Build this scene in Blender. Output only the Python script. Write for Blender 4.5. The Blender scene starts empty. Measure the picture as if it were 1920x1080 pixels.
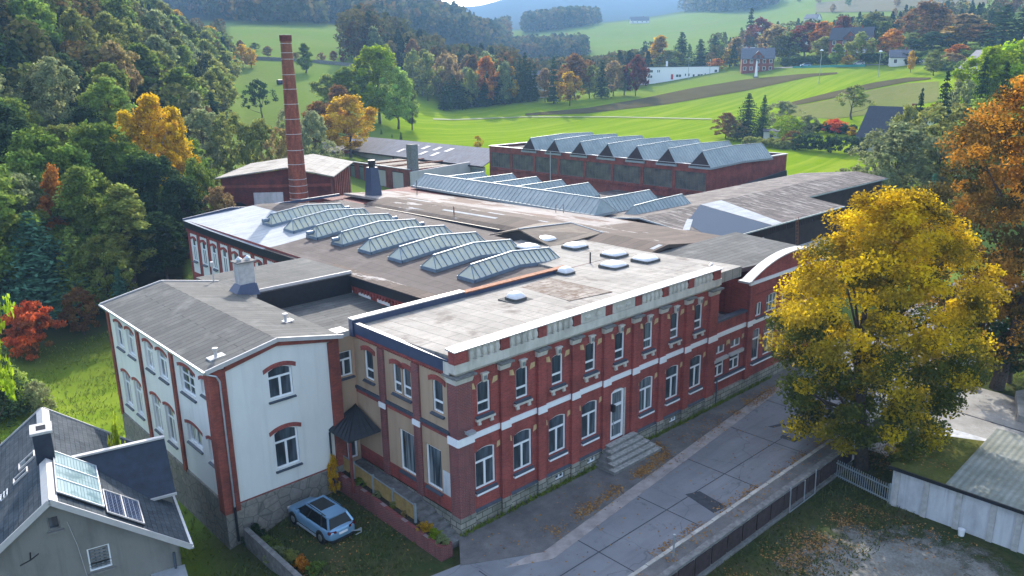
import bpy, math, random
import numpy as np
from mathutils import Vector, Matrix
random.seed(7)
SC = bpy.context.scene
COL = SC.collection
PI = math.pi
R = math.radians
# ---------------------------------------------------------------- camera (solved from the lines of the buildings)
YAW, PITCH, ROLL, F = R(42.74), R(15.55), R(-0.77), 1479.0
cf = np.array([math.sin(YAW)*math.cos(PITCH), math.cos(YAW)*math.cos(PITCH), -math.sin(PITCH)])
cr = np.array([math.cos(YAW), -math.sin(YAW), 0.0])
cu = np.cross(cr, cf)
cr, cu = cr*math.cos(ROLL)+cu*math.sin(ROLL), cu*math.cos(ROLL)-cr*math.sin(ROLL)
CAM = np.array([-24.11, -30.58, 25.0])
cam = bpy.data.cameras.new('camera')
co = bpy.data.objects.new('camera', cam)
COL.objects.link(co)
co.matrix_world = Matrix(((cr[0], cu[0], -cf[0], CAM[0]), (cr[1], cu[1], -cf[1], CAM[1]), (cr[2], cu[2], -cf[2], CAM[2]), (0, 0, 0, 1)))
cam.sensor_width = 36
cam.lens = 36*F/1920
cam.clip_end = 20000
cam.clip_start = 0.5
SC.camera = co
def ray(px, py):
    return cf*F+cr*(px-960)-cu*(py-540)
def Zp(px, py, z=0.0):
    d = ray(px, py)
    return CAM+d*((z-CAM[2])/d[2])
def polar(px, py, dist):
    d = ray(px, py)
    h = math.hypot(d[0], d[1])
    return CAM+d*(dist/h)
def az_of(px):
    d = ray(px, 130)
    return math.atan2(d[0], d[1])
# ---------------------------------------------------------------- terrain heights: surveyed columns (azimuth) x distances
TD = np.array([0, 60, 100, 150, 200, 250, 300, 350, 400, 450, 550, 700, 900, 1150, 1500, 2200, 3200, 4500, 6000.])
TT = {
 -2600: [0, 0, 0, 2, 6, 10, 14, 18, 22, 26, 34, 45, 60, 80, 120, 180, 240, 260, 260],
 -700: [0, -1, 2, 14, 30, 48, 62, 72, 78, 82, 86, 90, 95, 105, 150, 220, 280, 290, 290],
 0: [0, -1, 1, 15, 33, 50, 63, 72, 78, 82, 86, 90, 95, 105, 150, 220, 285, 290, 290],
 140: [0, -1, 1, 12, 26, 42, 53, 62, 67, 70, 74, 78, 90, 110, 150, 220, 290, 290, 290],
 300: [0, -1, 0, 7, 16, 26, 33, 40, 43, 43, 46, 60, 85, 110, 150, 220, 290, 290, 290],
 400: [0, -1, 0, 3, 9, 16, 22, 27, 31, 36, 48, 65, 90, 112, 150, 220, 290, 290, 290],
 450: [0, -.5, 0, 1, 5, 11, 17, 24, 30, 37, 50, 66, 90, 112, 150, 220, 290, 290, 290],
 560: [0, 0, 0, 1, 4, 11.5, 18, 24.5, 31, 37, 49, 66, 92, 112, 150, 220, 290, 290, 290],
 700: [0, 0, 0, 0, 3, 7.5, 13, 20, 28, 33, 44, 60, 86, 105, 140, 200, 270, 280, 280],
 800: [0, 0, 0, 0, 2, 4.5, 7.5, 12, 17, 21, 31, 50, 80, 90, 110, 165, 255, 260, 260],
 850: [0, 0, 0, 0, 1.5, 3.5, 5.6, 9, 12, 15, 25, 44, 72, 78, 90, 140, 250, 255, 255],
 900: [0, 0, 0, 0, 1, 3, 5, 9, 12, 14, 20, 38, 56, 62, 75, 130, 258, 260, 260],
 960: [0, 0, 0, 0, 1, 2.5, 4.5, 10, 12, 13, 15, 24, 46, 74, 92, 140, 285, 300, 300],
 1080: [0, 0, 0, 0, 1, 2.5, 5, 11, 14, 15, 17, 28, 50, 80, 98, 150, 290, 320, 320],
 1200: [0, 0, 0, 0, 1, 2.5, 6, 10.5, 14.5, 17.5, 22, 34, 52, 82, 108, 150, 290, 330, 330],
 1400: [0, 0, 0, 0, .5, 2.5, 7, 12.5, 19.5, 25, 34, 47, 64, 98, 135, 190, 290, 340, 340],
 1680: [0, 0, 0, .5, 2, 8, 14.5, 21.5, 28, 35, 45, 60, 85, 120, 152, 210, 290, 340, 340],
 1600: [0, 0, 0, 0, .8, 7.5, 14, 21, 27.5, 33, 42, 57, 82, 117, 150, 210, 290, 340, 340],
 1920: [0, 0, 0, 2, 7, 14, 21, 28, 34, 40, 50, 66, 92, 125, 155, 210, 290, 340, 340],
 2700: [0, 0, 0, 2, 7, 14, 21, 28, 34, 40, 50, 66, 92, 125, 155, 210, 290, 340, 340],
}
_tk = sorted(TT)
_taz = np.array([az_of(k) for k in _tk])
_tz = np.array([TT[k] for k in _tk])
def smooth(a, b, x):
    t = np.clip((x-a)/(b-a), 0, 1)
    return t*t*(3-2*t)
def zg(x, y):
    x = np.asarray(x, float)
    y = np.asarray(y, float)
    dx, dy = x-CAM[0], y-CAM[1]
    d = np.hypot(dx, dy)
    a = np.arctan2(dx, dy)
    a = np.where(a < YAW-PI, a+2*PI, a)
    a = np.where(a > YAW+PI, a-2*PI, a)
    ai = np.interp(a, _taz, np.arange(len(_taz)))
    di = np.interp(d, TD, np.arange(len(TD)))
    i0 = np.minimum(ai.astype(int), len(_taz)-2)
    fa = ai-i0
    fa = fa*fa*(3-2*fa)*0.5+fa*0.5
    j1 = np.minimum(di.astype(int), len(TD)-2)
    t = di-j1
    jm, jp = np.maximum(j1-1, 0), np.minimum(j1+2, len(TD)-1)
    def cat(i):
        p0, p1, p2, p3 = _tz[i, jm], _tz[i, j1], _tz[i, j1+1], _tz[i, jp]
        m1 = (p2-p0)*0.5
        m2 = (p3-p1)*0.5
        return p1+t*(m1+t*(3*(p2-p1)-2*m1-m2+t*(m1+m2-2*(p2-p1))))
    z = cat(i0)*(1-fa)+cat(i0+1)*fa
    z = z+smooth(250, 600, d)*(1.3*np.sin(x*.021+1.3)*np.sin(y*.017)+.7*np.sin(x*.05)*np.cos(y*.043))
    # local levels: the low yard beyond the street wall, the lawn by the white building, the small yard
    near = 1-smooth(95, 130, d)
    low = smooth(-8.2, -9.8, y)*smooth(-3, 3, x)
    z = z-near*1.5*low
    lawn = np.maximum(smooth(-8.6, -11.5, x)*smooth(-6, 4, y), smooth(28, 33, y)*smooth(7.5, 3, x))
    z = z-near*1.3*lawn
    z = z-near*0.35*(1-smooth(-9, -11, x))*smooth(-10, -8, y)
    return z
def zg1(x, y):
    return float(zg(np.array([x]), np.array([y]))[0])
def at(px, py, dmin=8, dmax=4500):
    """the point of the ground seen at a pixel of the photograph"""
    d = ray(px, py)
    d = d/math.hypot(d[0], d[1])
    s = np.geomspace(dmin, dmax, 1400)
    P = CAM[None]+d[None]*s[:, None]
    g = P[:, 2]-zg(P[:, 0], P[:, 1])
    k = np.argmax(g < 0)
    if g[k] >= 0:
        k = len(s)-1
    a, b = s[max(k-1, 0)], s[k]
    for _ in range(25):
        m = (a+b)/2
        p = CAM+d*m
        if p[2]-zg1(p[0], p[1]) > 0:
            a = m
        else:
            b = m
    return CAM+d*((a+b)/2)
# ---------------------------------------------------------------- materials
def lin(r, g, b):
    f = lambda c: (c/255)/12.92 if c <= 10.3 else ((c/255+.055)/1.055)**2.4
    return (f(r), f(g), f(b), 1)
class NT:
    def __init__(s, name):
        s.m = bpy.data.materials.new(name)
        s.m.use_nodes = True
        s.t = s.m.node_tree
        s.t.nodes.clear()
        s.out = s.n('ShaderNodeOutputMaterial')
    def n(s, ty, **kw):
        x = s.t.nodes.new(ty)
        for k, v in kw.items():
            setattr(x, k, v)
        return x
    def l(s, a, b):
        s.t.links.new(a, b)
    def math(s, op, a, b=None, clamp=False):
        x = s.n('ShaderNodeMath', operation=op, use_clamp=clamp)
        for i, v in enumerate((a, b)):
            if v is None:
                continue
            if isinstance(v, (int, float)):
                x.inputs[i].default_value = v
            else:
                s.l(v, x.inputs[i])
        return x.outputs[0]
    def mix(s, fac, a, b, mode='MIX'):
        x = s.n('ShaderNodeMix', data_type='RGBA', blend_type=mode)
        for i, v in ((0, fac), (6, a), (7, b)):
            if isinstance(v, (int, float)):
                x.inputs[i].default_value = v
            elif isinstance(v, tuple):
                x.inputs[i].default_value = v
            else:
                s.l(v, x.inputs[i])
        return x.outputs[2]
    def ramp(s, fac, a, b):
        x = s.n('ShaderNodeMapRange')
        x.inputs[1].default_value = a
        x.inputs[2].default_value = b
        s.l(fac, x.inputs[0])
        return x.outputs[0]
    def coord(s, scale=(1, 1, 1), rot=0, kind='Object'):
        c = s.n('ShaderNodeTexCoord')
        mp = s.n('ShaderNodeMapping')
        mp.inputs['Scale'].default_value = scale
        mp.inputs['Rotation'].default_value = (0, 0, rot)
        s.l(c.outputs[kind], mp.inputs[0])
        return mp.outputs[0]
    def noise(s, vec, scale, detail=3, rough=.6):
        x = s.n('ShaderNodeTexNoise')
        x.inputs['Scale'].default_value = scale
        x.inputs['Detail'].default_value = detail
        x.inputs['Roughness'].default_value = rough
        s.l(vec, x.inputs['Vector'])
        return x.outputs['Fac']
    def wallvec(s):
        c = s.n('ShaderNodeTexCoord')
        sp = s.n('ShaderNodeSeparateXYZ')
        s.l(c.outputs['Object'], sp.inputs[0])
        cb = s.n('ShaderNodeCombineXYZ')
        s.l(s.math('ADD', sp.outputs[0], sp.outputs[1]), cb.inputs[0])
        s.l(sp.outputs[2], cb.inputs[1])
        return cb.outputs[0]
    def brick(s, vec, w, h, mortar, c1, c2, cm, off=.5, bias=0.0, msmooth=.1):
        x = s.n('ShaderNodeTexBrick')
        x.offset = off
        x.inputs['Scale'].default_value = 1
        x.inputs['Brick Width'].default_value = w
        x.inputs['Row Height'].default_value = h
        x.inputs['Mortar Size'].default_value = mortar
        x.inputs['Mortar Smooth'].default_value = msmooth
        x.inputs['Bias'].default_value = bias
        for k, v in (('Color1', c1), ('Color2', c2), ('Mortar', cm)):
            x.inputs[k].default_value = v
        s.l(vec, x.inputs['Vector'])
        return x
    def bsdf(s, col, rough=.8, spec=.3, metal=0.0, bump=None, bstr=.3, bdist=.02):
        b = s.n('ShaderNodeBsdfPrincipled')
        if isinstance(col, tuple):
            b.inputs['Base Color'].default_value = col
        else:
            s.l(col, b.inputs['Base Color'])
        if isinstance(rough, (int, float)):
            b.inputs['Roughness'].default_value = rough
        else:
            s.l(rough, b.inputs['Roughness'])
        b.inputs['Specular IOR Level'].default_value = spec
        b.inputs['Metallic'].default_value = metal
        if bump is not None:
            bp = s.n('ShaderNodeBump')
            bp.inputs['Strength'].default_value = bstr
            bp.inputs['Distance'].default_value = bdist
            s.l(bump, bp.inputs['Height'])
            s.l(bp.outputs[0], b.inputs['Normal'])
        s.l(b.outputs[0], s.out.inputs[0])
        return s.m
M = {}
def paint(name, col, rough=.6, spec=.3, metal=0, var=.12, sc=3.0, bump=0):
    t = NT(name)
    v = t.coord()
    n = t.noise(v, sc, 4)
    c = t.mix(t.ramp(n, .3, .7), tuple(x*(1-var) for x in col[:3])+(1,), tuple(min(1, x*(1+var)) for x in col[:3])+(1,))
    M[name] = t.bsdf(c, rough, spec, metal, n if bump else None, bump or .1)
    return M[name]
def brickmat(name, c1, c2, cm, dirt=.35, w=.25, h=.077, dcol=(.03, .02, .02, 1), mort=.009):
    t = NT(name)
    v = t.wallvec()
    b = t.brick(v, w, h, mort, c1, c2, cm)
    o = t.coord()
    n = t.noise(o, .6, 5)
    n2 = t.noise(o, 7, 3)
    c = t.mix(t.math('MULTIPLY', t.ramp(n, .42, .75), dirt), b.outputs['Color'], dcol)
    ns = t.noise(t.coord((1.8, 1.8, .12)), 1.5, 4)
    c = t.mix(t.math('MULTIPLY', t.ramp(n2, .45, .8), .25), c, c2)
    c = t.mix(t.math('MULTIPLY', t.ramp(ns, .52, .8), .5), c, dcol)
    M[name] = t.bsdf(c, .82, .2, 0, b.outputs['Fac'], .25, -.01)
brickmat('brick', (.38, .066, .052, 1), (.25, .040, .036, 1), (.26, .14, .125, 1), .5)
brickmat('ashlar', (.36, .335, .29, 1), (.22, .21, .185, 1), (.09, .09, .075, 1), .75, .75, .36, (.06, .065, .045, 1), .03)
brickmat('brick_grey', (.24, .055, .045, 1), (.15, .045, .045, 1), (.27, .19, .19, 1), .35)
brickmat('brick_old', (.36, .085, .055, 1), (.24, .055, .042, 1), (.14, .08, .07, 1), .7)
brickmat('brick_dark', (.19, .035, .03, 1), (.09, .025, .025, 1), (.13, .07, .06, 1), .8)
def roofmat(name, c1, c2, cm, w=10., h=1.0, rot=0, patches=None, pscale=.35, lo=.5, hi=.62, rough=.85, mort=.03, streak=None, spec=.10, rain=.35):
    t = NT(name)
    v = t.coord((1, 1, 1), rot)
    vn = t.noise(t.coord(), 1.3, 3)
    wv = t.n('ShaderNodeVectorMath', operation='ADD')
    cbx = t.n('ShaderNodeCombineXYZ')
    t.l(t.math('MULTIPLY', vn, .12), cbx.inputs[1])
    t.l(v, wv.inputs[0]); t.l(cbx.outputs[0], wv.inputs[1])
    b = t.brick(wv.outputs[0], w, h, mort, c1, c2, cm, .35)
    o = t.coord()
    n = t.noise(o, .55, 6, .7)
    c = t.mix(t.math('MULTIPLY', t.ramp(n, .42, .68), .55), b.outputs['Color'], cm)
    n3 = t.noise(o, 9, 4, .7)
    c = t.mix(t.math('MULTIPLY', t.ramp(n3, .45, .75), .38), c, tuple(x*.55 for x in c2[:3])+(1,))
    n4 = t.noise(t.coord((.25, 2.2, 1), rot), 1.2, 4, .6)
    c = t.mix(t.math('MULTIPLY', t.ramp(n4, .5, .75), rain), c, tuple(min(1, x*1.35) for x in c1[:3])+(1,))
    if patches:
        vp = t.coord(streak or (1, 1, 1), rot)
        n2 = t.noise(vp, pscale, 6, .68)
        c = t.mix(t.ramp(n2, lo, hi), c, patches)
    M[name] = t.bsdf(c, rough, spec, 0, n3, .3, .012)
roofmat('felt_light', (.335, .31, .28, 1), (.275, .255, .23, 1), (.145, .134, .122, 1), 9, 1.0, PI/2, (.15, .13, .115, 1), .35, .54, .66)
roofmat('felt_grey', (.125, .125, .12, 1), (.095, .095, .093, 1), (.05, .05, .05, 1), 5, .55, 0, (.16, .157, .15, 1), .4, .55, .72, rain=.1)
roofmat('felt_hall', (.105, .086, .082, 1), (.085, .07, .067, 1), (.05, .042, .04, 1), 12, 1.0, PI/2, (.14, .122, .115, 1), .25, .55, .7)
roofmat('felt_white', (.38, .40, .42, 1), (.33, .35, .37, 1), (.23, .24, .25, 1), 12, 1.0, 0, (.28, .285, .29, 1), .3, .58, .7)
roofmat('felt_brown', (.125, .094, .078, 1), (.085, .066, .056, 1), (.05, .038, .034, 1), 8, 1.0, 0, (.34, .31, .29, 1), .5, .60, .64, .85, .03, (1, .25, 1))
roofmat('felt_strip', (.33, .295, .275, 1), (.28, .25, .235, 1), (.16, .14, .13, 1), 12, 1.1, PI/2, (.15, .105, .085, 1), .4, .53, .57, .85, .03, (1, .35, 1))
roofmat('felt_shed', (.15, .125, .115, 1), (.085, .072, .068, 1), (.035, .03, .03, 1), 2.6, 1.0, PI/2, (.23, .21, .195, 1), 1.1, .53, .60, .85, .04, (1.6, .35, 1))
roofmat('felt_tan', (.20, .165, .13, 1), (.17, .14, .115, 1), (.12, .10, .085, 1), 3, .6, 0, (.14, .10, .08, 1), .8, .5, .75)
roofmat('fibre_roof', (.22, .22, .245, 1), (.20, .20, .225, 1), (.13, .13, .145, 1), 2.4, 1.1, 0, (.17, .155, .16, 1), .3, .5, .75)
roofmat('moss_patch', (.29, .26, .23, 1), (.20, .165, .14, 1), (.07, .05, .037, 1), .9, .7, 0, (.12, .08, .06, 1), 1.6, .5, .62)
paint('white_paint', (.78, .79, .81, 1), .35, .4, 0, .05)
paint('zinc', (.50, .53, .57, 1), .4, .5, .6, .1)
paint('coping', (.43, .41, .405, 1), .45, .4, 0, .08)
paint('bluesheet', (.035, .05, .10, 1), .45, .5, 0, .15)
paint('canopy_sheet', (.035, .04, .047, 1), .55, .3, 0, .2)
paint('blacksheet', (.013, .014, .018, 1), .5, .4, 0, .3)
paint('slate_sill', (.05, .062, .085, 1), .5, .4, 0, .25)
paint('concrete', (.42, .41, .40, 1), .85, .2, 0, .22, 2.5, .3)
paint('worn_step', (.33, .32, .30, 1), .9, .2, 0, .4, 4, .3)
paint('concrete_dark', (.17, .165, .16, 1), .9, .2, 0, .35, 3, .3)
paint('sandstone', (.52, .38, .20, 1), .85, .2, 0, .2)
paint('castmetal', (.20, .25, .27, 1), .5, .5, .5, .15)
paint('darkwood', (.030, .018, .016, 1), .75, .2, 0, .4, 1.2)
paint('picket', (.30, .20, .075, 1), .8, .2, 0, .2)
paint('greysteel', (.30, .34, .36, 1), .5, .4, .4, .15)
paint('redpost', (.16, .04, .035, 1), .7, .3, 0, .2)
paint('tin_white', (.62, .63, .65, 1), .4, .5, .2, .08, 1)
paint('rust', (.25, .10, .05, 1), .8, .2, 0, .4)
paint('bark', (.075, .06, .05, 1), .95, .1, 0, .4, 6, .5)
paint('birch_bark', (.38, .36, .33, 1), .9, .1, 0, .4, 6)
paint('interior', (.02, .022, .028, 1), .9, .1)
def plaster(name, col, stain, amt=.5, sc=.5):
    t = NT(name)
    o = t.coord((1, 1, .45))
    n = t.noise(o, sc, 5, .65)
    n2 = t.noise(t.coord(), 16, 3)
    ns = t.noise(t.coord((2.2, 2.2, .10)), 1.2, 4)
    c = t.mix(t.math('MULTIPLY', t.ramp(n, .45, .75), amt), col, stain)
    c = t.mix(t.math('MULTIPLY', t.ramp(ns, .52, .75), amt*.8), c, stain)
    M[name] = t.bsdf(c, .88, .15, 0, n2, .15, .01)
plaster('plaster_white', (.68, .68, .66, 1), (.50, .50, .49, 1), .5)
plaster('plaster_tan', (.42, .30, .21, 1), (.29, .19, .13, 1), .7)
plaster('plaster_court', (.50, .47, .46, 1), (.36, .34, .33, 1), .6)
plaster('house_render', (.20, .195, .18, 1), (.13, .125, .115, 1), .9, .8)
plaster('garage_render', (.55, .56, .58, 1), (.28, .29, .31, 1), .9, .7)
plaster('relief', (.58, .545, .49, 1), (.34, .32, .28, 1), .8, 1.2)
def stonemat(name, c1, c2, cm, sc=1.6):
    t = NT(name)
    v = t.coord()
    vo = t.n('ShaderNodeTexVoronoi', feature='DISTANCE_TO_EDGE')
    vo.inputs['Scale'].default_value = sc
    t.l(v, vo.inputs['Vector'])
    vc = t.n('ShaderNodeTexVoronoi')
    vc.inputs['Scale'].default_value = sc
    t.l(v, vc.inputs['Vector'])
    sp = t.n('ShaderNodeSeparateColor')
    t.l(vc.outputs['Color'], sp.inputs[0])
    n = t.noise(v, 5, 5)
    c = t.mix(sp.outputs[0], c1, c2)
    c = t.mix(t.ramp(n, .3, .8), c, tuple(x*.55 for x in c1[:3])+(1,))
    c = t.mix(t.ramp(vo.outputs['Distance'], .05, 0.0), c, cm)
    M[name] = t.bsdf(c, .9, .2, 0, n, .5, .03)
stonemat('stone', (.28, .25, .22, 1), (.19, .19, .17, 1), (.10, .10, .09, 1), 1.5)
stonemat('stone_green', (.20, .19, .16, 1), (.12, .13, .105, 1), (.06, .065, .05, 1), 1.7)
def glassmat(name, col, cur, share, rough=.06, spec=.6):
    t = NT(name)
    oi = t.n('ShaderNodeObjectInfo')
    n = t.noise(t.coord((1.6, 1, .25)), 1.1, 2)
    r = oi.outputs['Random']
    dark = t.mix(t.ramp(n, .4, .65), tuple(x*.25 for x in col[:3])+(1,), col)
    on_ = t.math('LESS_THAN', r, share)
    v = t.n('ShaderNodeVectorMath', operation='ADD')
    t.l(t.coord((5, 1, .15)), v.inputs[0]); t.l(oi.outputs['Location'], v.inputs[1])
    f = t.noise(v.outputs[0], 1.6, 3)
    c = t.mix(t.math('MULTIPLY', on_, t.ramp(f, .44, .56)), dark, cur)
    M[name] = t.bsdf(c, rough, spec)
glassmat('glass', (.10, .13, .16, 1), (.20, .23, .25, 1), .3)
glassmat('glass_curtain', (.16, .19, .21, 1), (.42, .43, .43, 1), .85, .12)
def skyglass(name, c1, c2, rough=.22, sc=.35, var=.3):
    t = NT(name)
    n = t.noise(t.coord(), sc, 3)
    n2 = t.noise(t.coord(), 2.2, 3)
    c = t.mix(t.ramp(n, .35, .65), c1, c2)
    c = t.mix(t.math('MULTIPLY', t.ramp(n2, .4, .75), var), c, tuple(x*.5 for x in c1[:3])+(1,))
    M[name] = t.bsdf(c, rough, .5)
skyglass('roof_glass', (.42, .44, .38, 1), (.54, .51, .36, 1), .35, .6, .25)
skyglass('roof_glass_blue', (.20, .245, .245, 1), (.31, .345, .335, 1), .4)
skyglass('factory_glass', (.05, .047, .045, 1), (.17, .15, .115, 1), .45, .5)
skyglass('dull_glass', (.20, .22, .24, 1), (.30, .31, .32, 1), .3)
t = NT('dome'); M['dome'] = t.bsdf((.62, .62, .64, 1), .25, .5)
# slates on the small house
t = NT('slate')
v = t.coord()
sp = t.n('ShaderNodeSeparateXYZ'); t.l(v, sp.inputs[0])
cb = t.n('ShaderNodeCombineXYZ'); t.l(sp.outputs[1], cb.inputs[0]); t.l(t.math('MULTIPLY', sp.outputs[2], 1.6), cb.inputs[1])
b = t.brick(cb.outputs[0], .34, .26, .012, (.066, .08, .095, 1), (.04, .05, .06, 1), (.016, .02, .025, 1))
n = t.noise(v, .7, 4)
c = t.mix(t.math('MULTIPLY', t.ramp(n, .4, .75), .35), b.outputs['Color'], (.15, .16, .17, 1))
M['slate'] = t.bsdf(c, .85, .05, 0, b.outputs['Fac'], .5, -.02)
paint('slate_dark', (.016, .024, .042, 1), .5, .4, 0, .35, 2)
# solar glass
t = NT('pv_cells')
v = t.coord()
b = t.brick(v, .17, .17, .008, (.012, .02, .05, 1), (.015, .024, .06, 1), (.20, .24, .30, 1), 0)
M['pv_cells'] = t.bsdf(b.outputs['Color'], .15, .6)
t = NT('collector')
v = t.coord()
b = t.brick(v, .12, 3, .012, (.20, .29, .31, 1), (.26, .35, .37, 1), (.10, .15, .17, 1), 0)
n = t.noise(v, .7, 3)
c = t.mix(t.ramp(n, .45, .55), b.outputs['Color'], (.10, .17, .19, 1))
M['collector'] = t.bsdf(c, .2, .6)
# leaves: colour comes from the object, varied per clump and per leaf
def leafmat(name, second=None, zlo=0, zhi=1, trans=.5):
    t = NT(name)
    oi = t.n('ShaderNodeObjectInfo')
    at_ = t.n('ShaderNodeAttribute', attribute_name='clump')
    gi = t.n('ShaderNodeNewGeometry')
    base = oi.outputs['Color']
    if second:
        sp = t.n('ShaderNodeSeparateXYZ')
        t.l(t.coord(), sp.inputs[0])
        h = t.ramp(sp.outputs[2], zlo, zhi)
        f = t.math('ADD', h, t.math('MULTIPLY', t.math('SUBTRACT', at_.outputs['Fac'], .5), 1.3), True)
        base = t.mix(f, second, base)
    hs = t.n('ShaderNodeHueSaturation')
    t.l(base, hs.inputs['Color'])
    t.l(t.math('ADD', .488, t.math('MULTIPLY', at_.outputs['Fac'], .028)), hs.inputs['Hue'])
    r2 = t.math('MULTIPLY', gi.outputs['Random Per Island'], .7)
    t.l(t.math('ADD', .5, t.math('ADD', r2, t.math('MULTIPLY', at_.outputs['Fac'], .45))), hs.inputs['Value'])
    d = t.n('ShaderNodeBsdfDiffuse')
    tr = t.n('ShaderNodeBsdfTranslucent')
    t.l(hs.outputs[0], d.inputs[0])
    t.l(hs.outputs[0], tr.inputs[0])
    mx = t.n('ShaderNodeMixShader')
    mx.inputs[0].default_value = trans
    t.l(d.outputs[0], mx.inputs[1])
    t.l(tr.outputs[0], mx.inputs[2])
    t.l(mx.outputs[0], t.out.inputs[0])
    M[name] = t.m
leafmat('leaf')
leafmat('leaf_needle', None, 0, 1, .22)
leafmat('leaf_maple', (.095, .12, .022, 1), 3.5, 19.5)
leafmat('leaf_sumac', (.09, .12, .03, 1), -1.6, 2.6)
leafmat('leaf_beech', (.09, .075, .022, 1), 7.0, 34.0)
leafmat('leaf_birch', (.42, .32, .02, 1), 0.0, 5.0)
# grass and ground
def groundmat(name, c1, c2, c3, wood=False, sc1=.35, sc2=2.5, fine=30):
    t = NT(name)
    v = t.coord()
    n1, n2, n3 = t.noise(v, sc1*.1, 4), t.noise(v, sc2*.2, 5, .7), t.noise(v, fine*.1, 4, .7)
    c = t.mix(t.ramp(n1, .35, .65), c1, c2)
    c = t.mix(t.math('MULTIPLY', t.ramp(n2, .4, .75), .6), c, c3)
    c = t.mix(t.math('MULTIPLY', t.ramp(n3, .35, .8), .35), c, tuple(x*.4 for x in c1[:3])+(1,))
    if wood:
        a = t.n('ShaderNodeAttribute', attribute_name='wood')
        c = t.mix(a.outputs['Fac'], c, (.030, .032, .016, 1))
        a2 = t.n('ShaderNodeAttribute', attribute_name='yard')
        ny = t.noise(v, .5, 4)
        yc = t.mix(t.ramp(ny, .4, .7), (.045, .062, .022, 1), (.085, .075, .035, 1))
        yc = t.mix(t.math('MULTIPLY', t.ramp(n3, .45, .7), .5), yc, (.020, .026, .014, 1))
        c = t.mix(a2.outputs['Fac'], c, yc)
        a3 = t.n('ShaderNodeAttribute', attribute_name='lush')
        nw = t.noise(t.coord((.02, .35, .1), .35), 1.0, 3)
        lu = t.mix(t.ramp(n2, .3, .75), (.165, .245, .003, 1), (.12, .205, .004, 1))
        lu = t.mix(t.math('MULTIPLY', t.ramp(nw, .45, .65), .75), lu, (.23, .29, .02, 1))
        c = t.mix(a3.outputs['Fac'], c, lu)
    M[name] = t.bsdf(c, 1.0, 0.0, 0, n3, .6, .15)
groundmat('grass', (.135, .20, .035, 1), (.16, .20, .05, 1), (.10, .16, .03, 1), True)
groundmat('ploughed', (.085, .07, .035, 1), (.105, .085, .045, 1), (.08, .085, .03, 1), False, 1, 4, 60)
groundmat('dryfield', (.15, .17, .045, 1), (.17, .165, .06, 1), (.11, .14, .03, 1))
groundmat('farfield', (.15, .14, .08, 1), (.17, .15, .10, 1), (.13, .13, .07, 1))
t = NT('asphalt')
v = t.coord()
n = t.noise(v, .35, 5, .65); n3 = t.noise(v, 40, 2)
c = t.mix(t.ramp(n, .3, .7), (.17, .172, .185, 1), (.235, .237, .25, 1))
ns = t.noise(t.coord((.05, .9, 1)), 1.0, 4, .6); nk = t.noise(t.coord(), 1.1, 6, .75)
c = t.mix(t.math('MULTIPLY', t.ramp(ns, .48, .7), .45), c, (.10, .10, .108, 1))
c = t.mix(t.math('MULTIPLY', t.ramp(nk, .60, .68), .5), c, (.075, .075, .08, 1))
c = t.mix(t.math('MULTIPLY', t.ramp(n3, .4, .7), .3), c, (.07, .07, .075, 1))
vk = t.n('ShaderNodeTexVoronoi', feature='DISTANCE_TO_EDGE'); vk.inputs['Scale'].default_value = .16
vw = t.n('ShaderNodeVectorMath', operation='ADD'); nv = t.n('ShaderNodeTexNoise'); nv.inputs['Scale'].default_value = .8; t.l(t.coord(), nv.inputs['Vector']); t.l(t.coord(), vw.inputs[0]); t.l(nv.outputs['Color'], vw.inputs[1]); t.l(vw.outputs[0], vk.inputs['Vector'])
c = t.mix(t.math('MULTIPLY', t.ramp(vk.outputs['Distance'], .005, .0015), .4), c, (.05, .05, .055, 1))
M['asphalt'] = t.bsdf(c, .85, .25, 0, n3, .2, .01)
paint('asphalt_dark', (.045, .048, .055, 1), .85, .25, 0, .25)
t = NT('pavement')
n = t.noise(t.coord(), .8, 5, .7); n3 = t.noise(t.coord(), 25, 3)
c = t.mix(t.ramp(n, .35, .7), (.105, .10, .10, 1), (.18, .17, .165, 1))
c = t.mix(t.math('MULTIPLY', t.ramp(n3, .5, .75), .5), c, (.04, .045, .03, 1))
M['pavement'] = t.bsdf(c, .9, .2, 0, n3, .3, .02)
paint('gutter', (.30, .265, .25, 1), .9, .2, 0, .25, 1.5)
paint('kerbstone', (.40, .37, .33, 1), .85, .2, 0, .3, 1.2)
t = NT('yard_concrete')
n = t.noise(t.coord(), .45, 5, .7); n3 = t.noise(t.coord(), 9, 4)
c = t.mix(t.ramp(n, .35, .65), (.34, .33, .31, 1), (.20, .19, .175, 1))
c = t.mix(t.math('MULTIPLY', t.ramp(n3, .5, .8), .4), c, (.08, .085, .05, 1))
M['yard_concrete'] = t.bsdf(c, .9, .2, 0, n3, .3, .02)
t = NT('garage_roof')
w_ = t.n('ShaderNodeTexWave', bands_direction='Y'); w_.inputs['Scale'].default_value = .9
t.l(t.coord(), w_.inputs['Vector'])
n = t.noise(t.coord(), .6, 5, .7)
c = t.mix(t.ramp(n, .35, .65), (.16, .17, .14, 1), (.30, .31, .28, 1))
c = t.mix(t.math('MULTIPLY', w_.outputs['Fac'], .3), c, (.10, .11, .095, 1))
M['garage_roof'] = t.bsdf(c, .85, .15, 0, w_.outputs['Fac'], .5, .04)
paint('track', (.24, .25, .13, 1), .9, .1)
for nm, cc in (('fl_orange', (.36, .12, .03, 1)), ):
    paint(nm, cc, .9, .1)
t = NT('litter')
gi = t.n('ShaderNodeNewGeometry')
c = t.mix(gi.outputs['Random Per Island'], (.20, .085, .03, 1), (.36, .21, .07, 1))
M['litter'] = t.bsdf(c, .9, .1)
t = NT('car_paint'); M['car_paint'] = t.bsdf((.20, .35, .52, 1), .3, .5, .35)
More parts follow.
